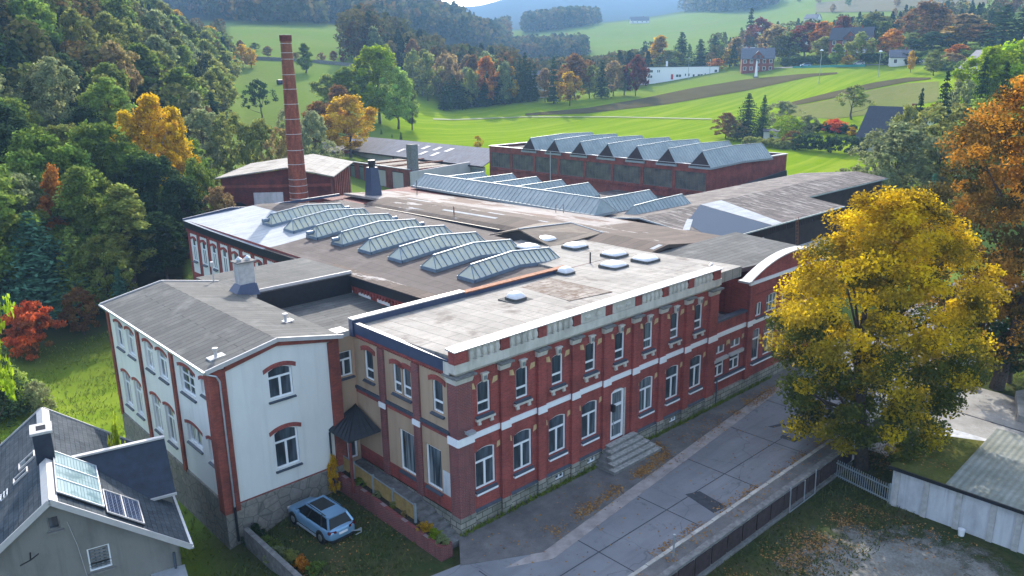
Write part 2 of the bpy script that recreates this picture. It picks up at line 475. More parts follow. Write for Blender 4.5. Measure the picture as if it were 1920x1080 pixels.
t = NT('car_glass'); M['car_glass'] = t.bsdf((.006, .008, .010, 1), .08, .3)
t = NT('tyre'); M['tyre'] = t.bsdf((.012, .012, .013, 1), .8, .2)
t = NT('car_black'); M['car_black'] = t.bsdf((.02, .02, .022, 1), .5, .4)
t = NT('rim'); M['rim'] = t.bsdf((.35, .36, .38, 1), .3, .5, .8)
t = NT('tail_red'); M['tail_red'] = t.bsdf((.10, .008, .012, 1), .2, .5)
t = NT('plate'); M['plate'] = t.bsdf((.75, .75, .75, 1), .4, .4)
# brick wrapped round the chimney, profiled sheet, and a dark gable face
t = NT('stack_brick')
c = t.n('ShaderNodeTexCoord')
sp = t.n('ShaderNodeSeparateXYZ'); t.l(c.outputs['Object'], sp.inputs[0])
an_ = t.math('ARCTAN2', sp.outputs[1], sp.outputs[0])
cb = t.n('ShaderNodeCombineXYZ'); t.l(an_, cb.inputs[0]); t.l(sp.outputs[2], cb.inputs[1])
b = t.brick(cb.outputs[0], .22, .16, .012, (.36, .10, .05, 1), (.25, .06, .036, 1), (.14, .08, .07, 1))
st = t.noise(t.coord((1, 1, .25)), 1.4, 5, .7)
c = t.mix(t.math('MULTIPLY', t.ramp(st, .42, .62), .7), b.outputs['Color'], (.07, .035, .03, 1))
zz = t.ramp(sp.outputs[2], 21, 28)
c = t.mix(t.math('MULTIPLY', zz, .35), c, (.20, .13, .09, 1))
M['stack_brick'] = t.bsdf(c, .85, .2)
t = NT('bluesheet2')
w_ = t.n('ShaderNodeTexWave'); w_.inputs['Scale'].default_value = 1.6
t.l(t.coord(), w_.inputs['Vector'])
c = t.mix(t.ramp(w_.outputs['Fac'], .35, .65), (.045, .066, .10, 1), (.085, .11, .15, 1))
M['bluesheet2'] = t.bsdf(c, .9, .03, 0, w_.outputs['Fac'], .5, .03)
paint('darkwood_face', (.05, .035, .035, 1), .8, .2, 0, .3)
groundmat('moss', (.10, .115, .03, 1), (.14, .14, .04, 1), (.075, .07, .025, 1), False, 8, 20, 60)
paint('soil', (.045, .038, .028, 1), .95, .1, 0, .4, 8)
paint('roof_steel', (.16, .21, .27, 1), .5, .4, .3, .15)
t = NT('leaf_far')
at_ = t.n('ShaderNodeAttribute', attribute_name='clump')
gi = t.n('ShaderNodeNewGeometry')
rp = t.n('ShaderNodeValToRGB')
t.l(at_.outputs['Fac'], rp.inputs[0])
el = rp.color_ramp.elements
el[0].color = (.022, .042, .024, 1); el[1].color = (.14, .085, .03, 1)
for p_, c_ in ((.4, (.035, .06, .025, 1)), (.6, (.08, .09, .03, 1)), (.85, (.11, .095, .035, 1))):
    e_ = el.new(p_); e_.color = c_
hs = t.n('ShaderNodeHueSaturation')
t.l(rp.outputs[0], hs.inputs['Color'])
t.l(t.math('ADD', .7, t.math('MULTIPLY', gi.outputs['Random Per Island'], .6)), hs.inputs['Value'])
d_ = t.n('ShaderNodeBsdfDiffuse'); tr_ = t.n('ShaderNodeBsdfTranslucent')
t.l(hs.outputs[0], d_.inputs[0]); t.l(hs.outputs[0], tr_.inputs[0])
mx = t.n('ShaderNodeMixShader'); mx.inputs[0].default_value = .35
t.l(d_.outputs[0], mx.inputs[1]); t.l(tr_.outputs[0], mx.inputs[2]); t.l(mx.outputs[0], t.out.inputs[0])
M['leaf_far'] = t.m
paint('house_white', (.62, .61, .58, 1), .85, .15, 0, .06)
paint('roof_slate', (.10, .105, .13, 1), .6, .3, 0, .25, 1.5)
paint('red_door', (.45, .03, .03, 1), .5, .3)
paint('teal_fence', (.03, .22, .20, 1), .6, .3)
t = NT('grass_blade')
gi = t.n('ShaderNodeNewGeometry')
c = t.mix(gi.outputs['Random Per Island'], (.10, .15, .02, 1), (.20, .24, .05, 1))
d_ = t.n('ShaderNodeBsdfDiffuse'); tr_ = t.n('ShaderNodeBsdfTranslucent')
t.l(c, d_.inputs[0]); t.l(c, tr_.inputs[0])
mx = t.n('ShaderNodeMixShader'); mx.inputs[0].default_value = .35
t.l(d_.outputs[0], mx.inputs[1]); t.l(tr_.outputs[0], mx.inputs[2]); t.l(mx.outputs[0], t.out.inputs[0])
M['grass_blade'] = t.m
t = NT('patchy_concrete')
v = t.coord()
n = t.noise(v, .45, 5, .7); n3 = t.noise(v, 7, 4, .7)
c = t.mix(t.ramp(n, .35, .65), (.26, .25, .23, 1), (.13, .122, .105, 1))
c = t.mix(t.math('MULTIPLY', t.ramp(n3, .42, .7), .6), c, (.07, .066, .045, 1))
ln = t.n('ShaderNodeVectorMath', operation='LENGTH')
t.l(t.coord((1/8.5, 1/8.5, 0)), ln.inputs[0])
e_ = t.math('ADD', ln.outputs['Value'], t.math('MULTIPLY', t.math('SUBTRACT', t.noise(v, .7, 6, .75), .5), 1.3))
bs_ = t.n('ShaderNodeBsdfPrincipled'); t.l(c, bs_.inputs['Base Color']); bs_.inputs['Roughness'].default_value = .95
tp_ = t.n('ShaderNodeBsdfTransparent'); mx = t.n('ShaderNodeMixShader')
t.l(t.ramp(e_, .55, .82), mx.inputs[0]); t.l(bs_.outputs[0], mx.inputs[1]); t.l(tp_.outputs[0], mx.inputs[2]); t.l(mx.outputs[0], t.out.inputs[0])
M['patchy_concrete'] = t.m
t = NT('grass_dark')
gi = t.n('ShaderNodeNewGeometry')
c = t.mix(gi.outputs['Random Per Island'], (.045, .068, .018, 1), (.10, .105, .035, 1))
t.bsdf(c, 1, 0)
M['grass_dark'] = t.m
# ---------------------------------------------------------------- mesh building
class MB:
    def __init__(s):
        s.v, s.f, s.m = [], [], []
    def poly(s, pts, m=0):
        k = len(s.v)
        s.v += [tuple(map(float, p)) for p in pts]
        s.f.append(tuple(range(k, k+len(pts))))
        s.m.append(m)
        return s
    def hull8(s, p, m=0):
        """box from 8 corners: bottom loop then top loop"""
        k = len(s.v)
        s.v += [tuple(map(float, q)) for q in p]
        for f in ((3, 2, 1, 0), (4, 5, 6, 7), (0, 1, 5, 4), (1, 2, 6, 5), (2, 3, 7, 6), (3, 0, 4, 7)):
            s.f.append(tuple(k+i for i in f))
            s.m.append(m)
        return s
    def box(s, x0, x1, y0, y1, z0, z1, m=0):
        s.hull8([(x0, y0, z0), (x1, y0, z0), (x1, y1, z0), (x0, y1, z0), (x0, y0, z1), (x1, y0, z1), (x1, y1, z1), (x0, y1, z1)], m)
        return s
    def prism(s, poly, axis, a0, a1, m=0):
        """2-D outline extruded along x, y or z"""
        def P(q, a):
            return {'x': (a, q[0], q[1]), 'y': (q[0], a, q[1]), 'z': (q[0], q[1], a)}[axis]
        k = len(s.v)
        n = len(poly)
        s.v += [P(q, a0) for q in poly]+[P(q, a1) for q in poly]
        s.f += [tuple(range(k+n-1, k-1, -1)), tuple(range(k+n, k+2*n))]
        s.f += [(k+i, k+(i+1) % n, k+n+(i+1) % n, k+n+i) for i in range(n)]
        s.m += [m]*(n+2)
        return s
    def tube(s, p0, p1, r0, r1=None, n=8, m=0, caps=True):
        r1 = r0 if r1 is None else r1
        p0, p1 = Vector(p0), Vector(p1)
        d = (p1-p0).normalized()
        a = d.orthogonal().normalized()
        b = d.cross(a)
        k = len(s.v)
        for p, r in ((p0, r0), (p1, r1)):
            for i in range(n):
                t = 2*PI*i/n
                s.v.append(tuple(p+a*math.cos(t)*r+b*math.sin(t)*r))
        s.f += [(k+i, k+(i+1) % n, k+n+(i+1) % n, k+n+i) for i in range(n)]
        s.m += [m]*n
        if caps:
            s.f += [tuple(range(k+n-1, k-1, -1)), tuple(range(k+n, k+2*n))]
            s.m += [m, m]
        return s
    def bar(s, p0, p1, w, h, m=0, up=(0, 0, 1)):
        """rectangular bar between two points, w across and h along up"""
        p0, p1 = Vector(p0), Vector(p1)
        d = (p1-p0).normalized()
        sd = d.cross(Vector(up)).normalized()*w/2
        u = sd.cross(d).normalized()*h/2
        s.hull8([p0-sd-u, p0+sd-u, p1+sd-u, p1-sd-u, p0-sd+u, p0+sd+u, p1+sd+u, p1-sd+u], m)
        return s
    def dome(s, x, y, z, rx, ry, h, m=0, n=10, k=4):
        prev = None
        for j in range(k+1):
            t = j/k*PI/2
            ring = []
            for i in range(n):
                a = 2*PI*i/n
                ca, sa = math.cos(a), math.sin(a)
                q = .5
                ring.append((x+rx*math.cos(t)*math.copysign(abs(ca)**q, ca), y+ry*math.cos(t)*math.copysign(abs(sa)**q, sa), z+h*math.sin(t)))
            if prev:
                for i in range(n):
                    s.poly([prev[i], prev[(i+1) % n], ring[(i+1) % n], ring[i]], m)
            prev = ring
        return s
    def islands(s):
        """one MB per separate piece"""
        par = list(range(len(s.v)))
        def find(i):
            while par[i] != i:
                par[i] = par[par[i]]
                i = par[i]
            return i
        for f in s.f:
            for i in f[1:]:
                par[find(i)] = find(f[0])
        out = {}
        for f, m in zip(s.f, s.m):
            b = out.setdefault(find(f[0]), MB())
            b.poly([s.v[i] for i in f], m)
        return list(out.values())
    def comb(s, axis, a0, a1, u0, u1, n, z0, zt, z1, duty=.5):
        """a band with n teeth hanging below it, as one outline"""
        pts = [(u0, z1)]
        st_ = (u1-u0)/n
        for i in range(n):
            u = u0+st_*i
            pts += [(u, zt), (u, z0), (u+st_*duty, z0), (u+st_*duty, zt)]
        pts += [(u1, zt), (u1, z1)]
        def P(q, a): return (a, q[0], q[1]) if axis == 'x' else (q[0], a, q[1])
        s.hull8([P(q, a) for a in (a0, a1) for q in ()] or [P((u0, zt), a0), P((u1, zt), a0), P((u1, zt), a1), P((u0, zt), a1), P((u0, z1), a0), P((u1, z1), a0), P((u1, z1), a1), P((u0, z1), a1)])
        k = len(s.v)-8
        for i in range(n):
            u = u0+st_*i
            ua, ub = u, u+st_*duty
            b = len(s.v)
            s.v += [P((ua, z0), a0), P((ub, z0), a0), P((ub, z0), a1), P((ua, z0), a1), P((ua, zt), a0), P((ub, zt), a0), P((ub, zt), a1), P((ua, zt), a1)]
            for f in ((3, 2, 1, 0), (0, 1, 5, 4), (1, 2, 6, 5), (2, 3, 7, 6), (3, 0, 4, 7)):
                s.f.append(tuple(b+j for j in f)); s.m.append(0)
            s.f.append((k, b+4, b+5)); s.m.append(0)
        return s
    def mesh(s, name, mats, off=(0, 0, 0), smooth=False):
        me = bpy.data.meshes.new(name)
        if off != (0, 0, 0):
            s.v = [(a-off[0], b-off[1], c-off[2]) for a, b, c in s.v]
        me.from_pydata(s.v, [], s.f)
        for x in mats:
            me.materials.append(M[x])
        me.polygons.foreach_set('material_index', s.m)
        if smooth:
            me.polygons.foreach_set('use_smooth', [True]*len(s.f))
        me.update()
        return me
WL = {}
SPLIT = {'plinth_ledge', 'coping', 'verge_trim', 'repair_strip', 'boarded_opening', 'boarded_wall', 'dark_window', 'low_roof', 'gable_coping', 'string_course', 'sill', 'parapet_coping', 'rail', 'roof_beam', 'vent_duct'}
def tag(o, label=None, cat=None, group=None, kind=None):
    if label: o['label'] = label
    if cat: o['category'] = cat
    if group: o['group'] = group
    if kind: o['kind'] = kind
    return o
def root(name, loc, label, cat, group=None, rotz=0):
    o = bpy.data.objects.new(name, None)
    COL.objects.link(o)
    o.empty_display_size = .5
    o.location = loc
    o.rotation_euler = (0, 0, rotz)
    WL[o] = tuple(loc)
    return tag(o, label, cat, group)
def link(name, me, parent=None, loc=(0, 0, 0), rotz=0):
    o = bpy.data.objects.new(name, me)
    COL.objects.link(o)
    if parent is not None:
        o.parent = parent
    o.location = loc
    o.rotation_euler = (0, 0, rotz)
    return o
def part(name, mb, mats, parent, local=False, smooth=False, label=None):
    """a part whose vertices were given in world coordinates (or in the thing's own, if local)"""
    if isinstance(mats, str):
        mats = [mats]
    base = (0, 0, 0) if local else WL.get(parent, (0, 0, 0))
    if name in SPLIT:
        isl = mb.islands()
        if 1 < len(isl) < 40:
            for x in isl[:-1]:
                WL[link(name, x.mesh(name, mats, base, smooth), parent)] = base
            mb = isl[-1]
    o = link(name, mb.mesh(name, mats, base, smooth), parent)
    WL[o] = base
    if label: o['label'] = label
    return o
def single(name, mb, mats, loc, label=None, cat=None, group=None, kind=None, smooth=False):
    """a thing that is one mesh, its origin at loc"""
    if isinstance(mats, str):
        mats = [mats]
    o = link(name, mb.mesh(name, mats, tuple(loc), smooth), None, loc)
    WL[o] = tuple(loc)
    return tag(o, label, cat, group, kind)
def copy_tree(o, parent=None):
    c = o.copy()
    COL.objects.link(c)
    if parent is not None:
        c.parent = parent
    for ch in list(o.children):
        copy_tree(ch, c)
    return c
def arc_pts(w, z0, rise, n=8):
    """points of a segmental arch of width w springing at z0, from left to right"""
    if rise <= 0:
        return [(-w/2, z0), (w/2, z0)]
    r = (w*w/4+rise*rise)/(2*rise)
    zc = z0+rise-r
    out = []
    for i in range(n+1):
        x = -w/2+w*i/n
        out.append((x, zc+math.sqrt(max(r*r-x*x, 0))))
    return out
class Wall:
    """a wall face with real openings; O = left end seen from outside, facing -y ('y') or -x ('x')"""
    def __init__(s, mb, face, x, y):
        s.mb, s.face, s.x, s.y = mb, face, x, y
    def P(s, u, z, d=0.0):
        if s.face == 'y':
            return (s.x+u, s.y+d, z)
        if s.face == '+x':
            return (s.x-d, s.y+u, z)
        return (s.x+d, s.y-u, z)
    def build(s, L, z0, z1, ops, depth=.16, m=0, mr=None):
        """ops: (centre u, width, z bottom, z spring, rise)"""
        mr = m if mr is None else mr
        us = {0.0, float(L)}
        for (c, w, a, b, r) in ops:
            us |= {c-w/2, c+w/2}
        us = sorted(us)
        for ua, ub in zip(us, us[1:]):
            if ub-ua < 1e-5:
                continue
            mid = (ua+ub)/2
            cov = sorted([(a, b+r) for (c, w, a, b, r) in ops if c-w/2 < mid < c+w/2])
            z = z0
            for a, b in cov+[(z1, z1)]:
                if a-z > 1e-4:
                    s.mb.poly([s.P(ua, z), s.P(ub, z), s.P(ub, a), s.P(ua, a)], m)
                z = max(z, b)
        for (c, w, a, b, r) in ops:
            pts = arc_pts(w, b, r)
            top = b+r
            for (xa, za), (xb, zb) in zip(pts, pts[1:]):
                if r > 0:
                    q = [s.P(c+xa, za), s.P(c+xb, zb)]
                    if top-zb > 1e-4: q.append(s.P(c+xb, top))
                    if top-za > 1e-4: q.append(s.P(c+xa, top))
                    if len(q) > 2: s.mb.poly(q, m)
                s.mb.poly([s.P(c+xa, za), s.P(c+xa, za, depth), s.P(c+xb, zb, depth), s.P(c+xb, zb)], mr)
            for e in (-w/2, w/2):
                s.mb.poly([s.P(c+e, a), s.P(c+e, a, depth), s.P(c+e, b, depth), s.P(c+e, b)], mr)
            s.mb.poly([s.P(c-w/2, a), s.P(c+w/2, a), s.P(c+w/2, a, depth), s.P(c-w/2, a, depth)], mr)
        return s
WIN = {}
def win_meshes(key, w, h, rise, style, glass='glass', frame='white_paint', sill=None, lintel=None, key_stone=False, fw=.085):
    """pane, frame, sill, lintel meshes in the window's own coordinates: x across, z up from the sill, facing -y"""
    if key in WIN:
        return WIN[key]
    out = {}
    a = arc_pts(w, h, rise)
    g = MB()
    g.poly([(-w/2, .0, 0), (w/2, .0, 0)]+[(x, .0, z) for x, z in reversed(a)])
    out['window'] = g.mesh('window', [glass])
    f = MB()
    y0, y1 = -.06, .012
    f.box(-w/2, -w/2+fw, y0, y1, 0, h)
    f.box(w/2-fw, w/2, y0, y1, 0, h)
    f.box(-w/2+fw, w/2-fw, y0, y1, 0, fw)
    for (xa, za), (xb, zb) in zip(a, a[1:]):
        f.hull8([(xa, y0, za-fw), (xb, y0, zb-fw), (xb, y1, zb-fw), (xa, y1, za-fw), (xa, y0, za), (xb, y0, zb), (xb, y1, zb), (xa, y1, za)])
    yb = -.05
    def H(z, t=fw*1.3):
        f.box(-w/2+fw, w/2-fw, yb, y1, z-t/2, z+t/2)
    def V(x, z0, z1, t=fw*1.5):
        f.box(x-t/2, x+t/2, yb-.004, y1, z0, z1)
    ht = h+rise
    if style == 'cross':
        H(ht*.655); V(0, fw, ht*.655-fw*.65)
    elif style == 'sash':
        H(ht*.33)
    elif style == 'mullion':
        V(0, fw, ht-fw)
    elif style == 'tall':
        H(ht*.68); H(ht*.02+fw*.5)
    elif style == 'grid':
        H(ht*.5, .05); V(-w/6, fw, ht-fw-rise*.5, .05); V(w/6, fw, ht-fw-rise*.5, .05)
    elif style == 'six':
        H(ht*.66, .06); H(ht*.34, .06); V(0, fw, ht-fw, .06)
    elif style == 'bars':
        n = 8
        for i in range(1, n):
            V(-w/2+w*i/n, fw, ht-fw, .045)
        H(ht*.5, .05)
    out['frame'] = f.mesh('frame', [frame])
    if sill:
        s = MB()
        wd = w/2+sill[1]
        s.hull8([(-wd, -.30, -.20), (wd, -.30, -.20), (wd, .0, -.14), (-wd, .0, -.14), (-wd, -.30, -.13), (wd, -.30, -.13), (wd, .0, -.005), (-wd, .0, -.005)], 0)
        mats = [sill[0]]
        if len(sill) > 2:
            mats.append(sill[2])
            if sill[3] == 'brackets':
                s.box(-wd-.06, wd+.06, -.335, -.16, -.32, -.205, 1)
                for x in (-wd*.72, wd*.72):
                    s.box(x-.09, x+.09, -.31, -.16, -.56, -.325, 1)
                    s.tube((x-.1, -.26, -.52), (x+.1, -.26, -.52), .07, None, 8, 1)
            else:
                s.box(-wd, wd, -.325, -.02, -.31, -.197, 1)
        out['sill'] = s.mesh('sill', mats)
    if lintel:
        l = MB()
        t = lintel[1]
        b = arc_pts(w+.5, h-.05, rise+.02, 8)
        for i, ((xa, za), (xb, zb)) in enumerate(zip(b, b[1:])):
            l.hull8([(xa, -.20, za), (xb, -.20, zb), (xb, .10, zb), (xa, .10, za), (xa*1.03, -.20, za+t), (xb*1.03, -.20, zb+t), (xb*1.03, .10, zb+t), (xa*1.03, .10, za+t)])
        out['lintel'] = l.mesh('lintel', [lintel[0]])
    if key_stone:
        k = MB()
        if key_stone == 'head':
            k.hull8([(-.13, -.30, ht-.02), (.13, -.30, ht-.02), (.13, -.145, ht-.02), (-.13, -.145, ht-.02), (-.19, -.33, ht+.42), (.19, -.33, ht+.42), (.19, -.145, ht+.42), (-.19, -.145, ht+.42)], 0)
            k.box(-.24, .24, -.37, -.145, ht+.42, ht+.50, 0)
            k.box(-.10, .10, -.36, -.33, ht+.12, ht+.34, 2)
        for sg in (-1, 1):
            x = sg*(w/2+.12)
            dz = .0 if key_stone == 'head' else -.05
            q = [(x, h-.22+dz), (x+sg*.42, h-.12+dz), (x+sg*.42, h+.16+dz), (x+sg*.12, h+.16+dz)]
            if key_stone == 'small':
                q = [(x, h-.2), (x+sg*.30, h-.1), (x+sg*.26, h+.2), (x+sg*.05, h+.16)]
            out['skewback'+('' if sg < 0 else ' ')] = MB().prism(q, 'y', -.162, -.10, 1).mesh('skewback', ['relief', 'sandstone'])
        if k.v: out['keystone'] = k.mesh('keystone', ['relief', 'sandstone', 'castmetal'])
    WIN[key] = out
    return out
def window(parent, key, x, y, z, face, name='window'):
    """face 'y' looks to -y, 'x' to -x"""
    ms = WIN[key]
    b = WL[parent]
    rz = {'y': 0, 'x': -PI/2, '+x': PI/2}[face]
    w = link(name, ms['window'], parent, (x-b[0], y-b[1], z-b[2]), rz)
    for k in ms:
        if k != 'window':
            link(k.strip(), ms[k], w)
    return w
# ---------------------------------------------------------------- 1. the red brick office building
red = root('office_building', (0, 0, 0), 'two storey red brick office building with white balustrade parapet along the street', 'building')
DEP = .16
win_meshes('r_low', 1.48, 2.30, .18, 'cross', sill=('slate_sill', .05, 'white_paint', 'lip'), key_stone='small')
win_meshes('r_up', .95, 1.78, .12, 'sash', sill=('slate_sill', .16, 'relief', 'brackets'), key_stone='head')
win_meshes('r_base', .75, .34, 0, 'mullion', fw=.06)
win_meshes('r_pair', 1.42, .66, .07, 'mullion', key_stone='small')
win_meshes('r_pair_low', 1.42, 1.28, 0, 'cross')
bayc = [1.93, 4.83, 7.76, 10.72, 13.55, 16.52, 19.49, 22.35]
PIER = [(-.12, .95)]+[(3.04+2.925*i, 3.69+2.925*i) for i in range(7)]+[(23.55, 24.62)]
wb = MB()
ops, ups, bas = [], [], []
for i, c in enumerate(bayc):
    if i != 4:
        ops.append((c, 1.48, 2.2, 4.50, .18))
    ups.append((c, .95, 6.72, 8.50, .12))
    if i in (2, 3, 6):
        bas.append((c+.15, .75, .36, .70, 0))
W1 = Wall(wb, 'y', 0, 0)
dop = [(13.45, 1.30, 1.20, 4.55, .22)]
W1.build(24.6, .98, 10.05, ops+ups+dop, DEP)
# left side (faces -x): u runs from y=10.05 to y=0
W2 = Wall(wb, 'x', 0, 10.05)
lw_up = [(10.05-8.43, .95, 6.76, 8.55, .16), (10.05-5.47, .80, 6.80, 8.5, .14), (10.05-4.52, .80, 6.80, 8.5, .14), (10.05-1.62, .92, 6.80, 8.55, .16)]
lw_lo = [(10.05-4.70, 1.66, 1.88, 4.55, 0), (10.05-2.24, 1.42, 1.92, 4.52, 0)]
wall2 = MB()
Wall(wall2, 'x', 0, 10.05).build(10.05, 5.9, 9.55, lw_up, DEP, 0)
Wall(wall2, 'x', 0, 10.05).build(10.05, 1.9, 5.9, [(c, w, max(a, 1.9), b, r) for c, w, a, b, r in lw_lo], DEP, 0)
part('side_wall', wall2, ['plaster_tan'], red, label='tan rendered side wall')
wb.poly([(0, 0, .98), (0, 10.05, .98), (0, 10.05, 1.9), (0, 0, 1.9)])
wb.poly([(24.6, 0, 0), (24.6, 10, 0), (24.6, 10, 10), (24.6, 0, 10)])
wb.poly([(.02, 10.06, 0), (24.6, 10.06, 0), (24.6, 10.06, 10), (.02, 10.06, 10)])
part('wall', wb, ['brick'], red)
# plinth of rough stone blocks and its openings
pl = MB()
Wall(pl, 'y', -.06, -.07).build(24.7, -2, .93, [(c+.06, w, a, b, r) for c, w, a, b, r in bas]+[(13.51, 1.8, -1.9, .86, 0)], .2)
Wall(pl, 'x', -.06, 10.0).build(10.07, -2, .98, [], .2)
pl.poly([(-.06, -.07, .93), (24.64, -.07, .93), (24.64, 0, .99), (-.06, 0, .99)])
part('plinth', pl, ['ashlar'], red)
lg = MB()
for (a, b), (c, d) in zip(PIER, PIER[1:]):
    if a < 13 < c: continue
    lg.hull8([(b, -.15, .90), (c, -.15, .90), (c, -.072, .90), (b, -.072, .90), (b, -.15, .94), (c, -.15, .94), (c, -.002, 1.03), (b, -.002, 1.03)])
part('plinth_ledge', lg, ['slate_sill'], red)
for i, c in enumerate(bayc):
    if i != 4:
        window(red, 'r_low', c, DEP-.02, 2.2, 'y')
    window(red, 'r_up', c, DEP-.02, 6.72, 'y')
    if i in (2, 3, 6):
        window(red, 'r_base', c+.15, .05, .36, 'y')
win_meshes('r_side', .95, 1.79, .16, 'sash', sill=('slate_sill', .12), lintel=('brick', .28))
win_meshes('r_side2', .80, 1.70, .14, 'sash', sill=('slate_sill', .10), lintel=('brick', .28))
win_meshes('r_shop1', 1.66, 2.65, 0, 'plain', sill=('slate_sill', .05), fw=.09)
win_meshes('r_shop2', 1.42, 2.60, 0, 'plain', sill=('slate_sill', .05), fw=.09)
for y, z, k in ((8.43, 6.76, 'r_side'), (5.47, 6.8, 'r_side2'), (4.52, 6.8, 'r_side2'), (1.62, 6.8, 'r_side'), (4.70, 1.9, 'r_shop1'), (2.24, 1.92, 'r_shop2')):
    window(red, k, DEP-.02, y, z, 'x')
# piers with capitals
for i, (a, b) in enumerate(PIER):
    p = MB()
    y1 = -.001 if i else .62
    x0 = a
    p.box(a, b, -.20, -.001, .99, 8.95)
    if i == 0:
        p.box(-.12, -.001, 0, .62, .99, 8.95)
    o = part('pier', p, ['brick'] if i else ['brick_grey'], red)
    k = MB()
    k.hull8([(a-.06, -.20, 8.95), (b+.06, -.20, 8.95), (b+.06, -.001, 8.95), (a-.06, -.001, 8.95), (a-.10, -.30, 9.32), (b+.10, -.30, 9.32), (b+.10, -.001, 9.32), (a-.10, -.001, 9.32)], 0)
    k.box(a-.18, b+.18, -.46, -.001, 9.32, 9.425, 1)
    if i == 0:
        k.hull8([(-.18, 0, 8.95), (-.001, 0, 8.95), (-.001, .66, 8.95), (-.18, .66, 8.95), (-.24, 0, 9.32), (-.001, 0, 9.32), (-.001, .72, 9.32), (-.24, .72, 9.32)], 0)
        k.box(-.34, -.16, -.2, .8, 9.32, 9.42, 1)
    part('capital', k, ['relief', 'concrete_dark'], o)
    k = MB()
    k.box(a-.04, b+.04, -.27, -.201, 5.36, 5.80)
    if i == 0:
        k.box(-.20, -.122, -.201, .66, 5.36, 5.80)
    part('band_block', k, ['white_paint'], o)
    if a > .5 or i == 0:
        k = MB().box(a-.03, b+.03, -.22, -.151, -.6, .985)
        if i == 0:
            k.box(-.16, -.121, -.15, .65, -.6, .985)
        part('pier_foot', k, ['ashlar'], o)
bands = MB()
for (a, b), (c, d) in zip(PIER, PIER[1:]):
    bands.box(b, c, -.07, -.002, 5.40, 5.74)
part('string_course', bands, ['white_paint'], red)
fr = MB()
fr.hull8([(-.05, -.10, 9.43), (24.62, -.10, 9.43), (24.62, .3, 9.43), (-.05, .3, 9.43), (-.22, -.24, 9.62), (24.64, -.24, 9.62), (24.64, .3, 9.62), (-.22, .3, 9.62)])
fr.box(-.27, 24.66, -.29, .3, 9.621, 10.12)
fr.box(-.22, -.0, .3, .75, 9.43, 10.12)
part('cornice', fr, ['relief'], red)
RB = [(-.24, .72), (3.04, 3.68), (5.95, 6.59), (8.88, 9.51), (11.84, 12.44), (14.77, 15.39), (17.65, 18.28), (20.57, 21.23), (23.62, 24.55)]
for a, b in RB:
    part('parapet_pier', MB().box(a, b, -.26, .25, 10.122, 10.84), ['brick'], red)
bal = MB()
def baluster_panel(a, b):
    p = MB().box(a, b, -.14, .18, 10.122, 10.84)
    n = 5
    for i in range(n):
        x = a+(b-a)*(i+.5)/n
        prev = None
        for z0, z1, r0, r1 in ((10.16, 10.30, .12, .15), (10.30, 10.50, .19, .19), (10.50, 10.70, .19, .11), (10.70, 10.82, .11, .16)):
            p.tube((x, -.15, z0), (x, -.15, z1), r0, r1, 8)
        p.box(x-.17, x+.17, -.30, -.14, 10.123, 10.17)
    return p
for i, ((a, b), (c, d)) in enumerate(zip(RB, RB[1:])):
    if i in (3, 4):
        p = MB().box(b, c, -.2, .18, 10.122, 10.84)
        for k in range(2):
            x = b+(c-b)*(.3+.4*k)
            p.dome(x, -.2, 10.4, .28, .10, .18, 0, 10, 3)
            p.hull8([(x-.3, -.24, 10.36), (x+.3, -.24, 10.36), (x+.3, -.2, 10.36), (x-.3, -.2, 10.36), (x-.1, -.22, 10.22), (x+.1, -.22, 10.22), (x+.1, -.2, 10.22), (x-.1, -.2, 10.22)])
        p.box(b+.1, c-.1, -.25, -.2, 10.72, 10.80)
        p.box(b+.1, c-.1, -.25, -.2, 10.14, 10.20)
        part('parapet_panel', p, ['relief'], red, label='parapet panel with carved garland')
    else:
        part('parapet_panel', baluster_panel(b, c), ['relief'], red)
cp = MB()
xs = [-.34, .75]+[.75+(3.0-.75)]+[3.0+1.48*i for i in range(1, 15)]
xs = [x for x in xs if x < 24.3]+[24.68]
for a, b in zip(xs, xs[1:]):
    cp.hull8([(a+.012, -.40, 10.842), (b-.012, -.40, 10.842), (b-.012, .40, 10.842), (a+.012, .40, 10.842), (a+.012, -.40, 10.90), (b-.012, -.40, 10.90), (b-.012, .40, 10.96), (a+.012, .40, 10.96)])
part('coping', cp, ['coping'], red)
# roof, fascia sheet on the left, copings at the back
rf = MB()
rf.hull8([(-.02, .26, 9.5), (28.2, .26, 9.5), (28.2, 9.6, 9.5), (-.02, 9.6, 9.5), (-.02, .26, 10.45), (28.2, .26, 10.30), (28.2, 9.6, 9.98), (-.02, 9.6, 9.98)], 0)
rf.hull8([(18.9, 9.6, 9.5), (28.2, 9.6, 9.5), (28.2, 20.5, 9.5), (18.9, 20.5, 9.5), (18.9, 9.6, 9.98), (28.2, 9.6, 9.98), (28.2, 20.5, 9.97), (18.9, 20.5, 9.97)], 0)
part('roof', rf, ['felt_light'], red)
part('roof_patch', MB().hull8([(12.2, 3.2, 9.9), (15.8, 2.6, 9.9), (16.4, 9.2, 9.9), (13.0, 8.7, 9.9), (12.2, 3.2, 10.32), (15.8, 2.6, 10.335), (16.4, 9.2, 10.01), (13.0, 8.7, 10.025)]), ['moss_patch'], red, label='worn mossy patch of roof')
fs = MB().box(-.16, -.021, .40, 10.15, 9.50, 10.20)
fs.box(-.22, .06, .40, 10.15, 10.20, 10.235)
part('fascia', fs, ['bluesheet'], red)
dn = MB()
dn.comb('x', -.10, -.001, .7, 10.0, 46, 9.22, 9.32, 9.499)
part('dentil_course', dn, ['brick'], red)
for a, b in ((7.28, 6.70), (3.87, 3.24)):
    o = part('pilaster', MB().box(-.13, -.001, b, a, .99, 9.18), ['brick_grey'], red)
    part('band_block', MB().box(-.20, -.131, b-.04, a+.04, 5.42, 5.75), ['white_paint'], o)
sd = MB()
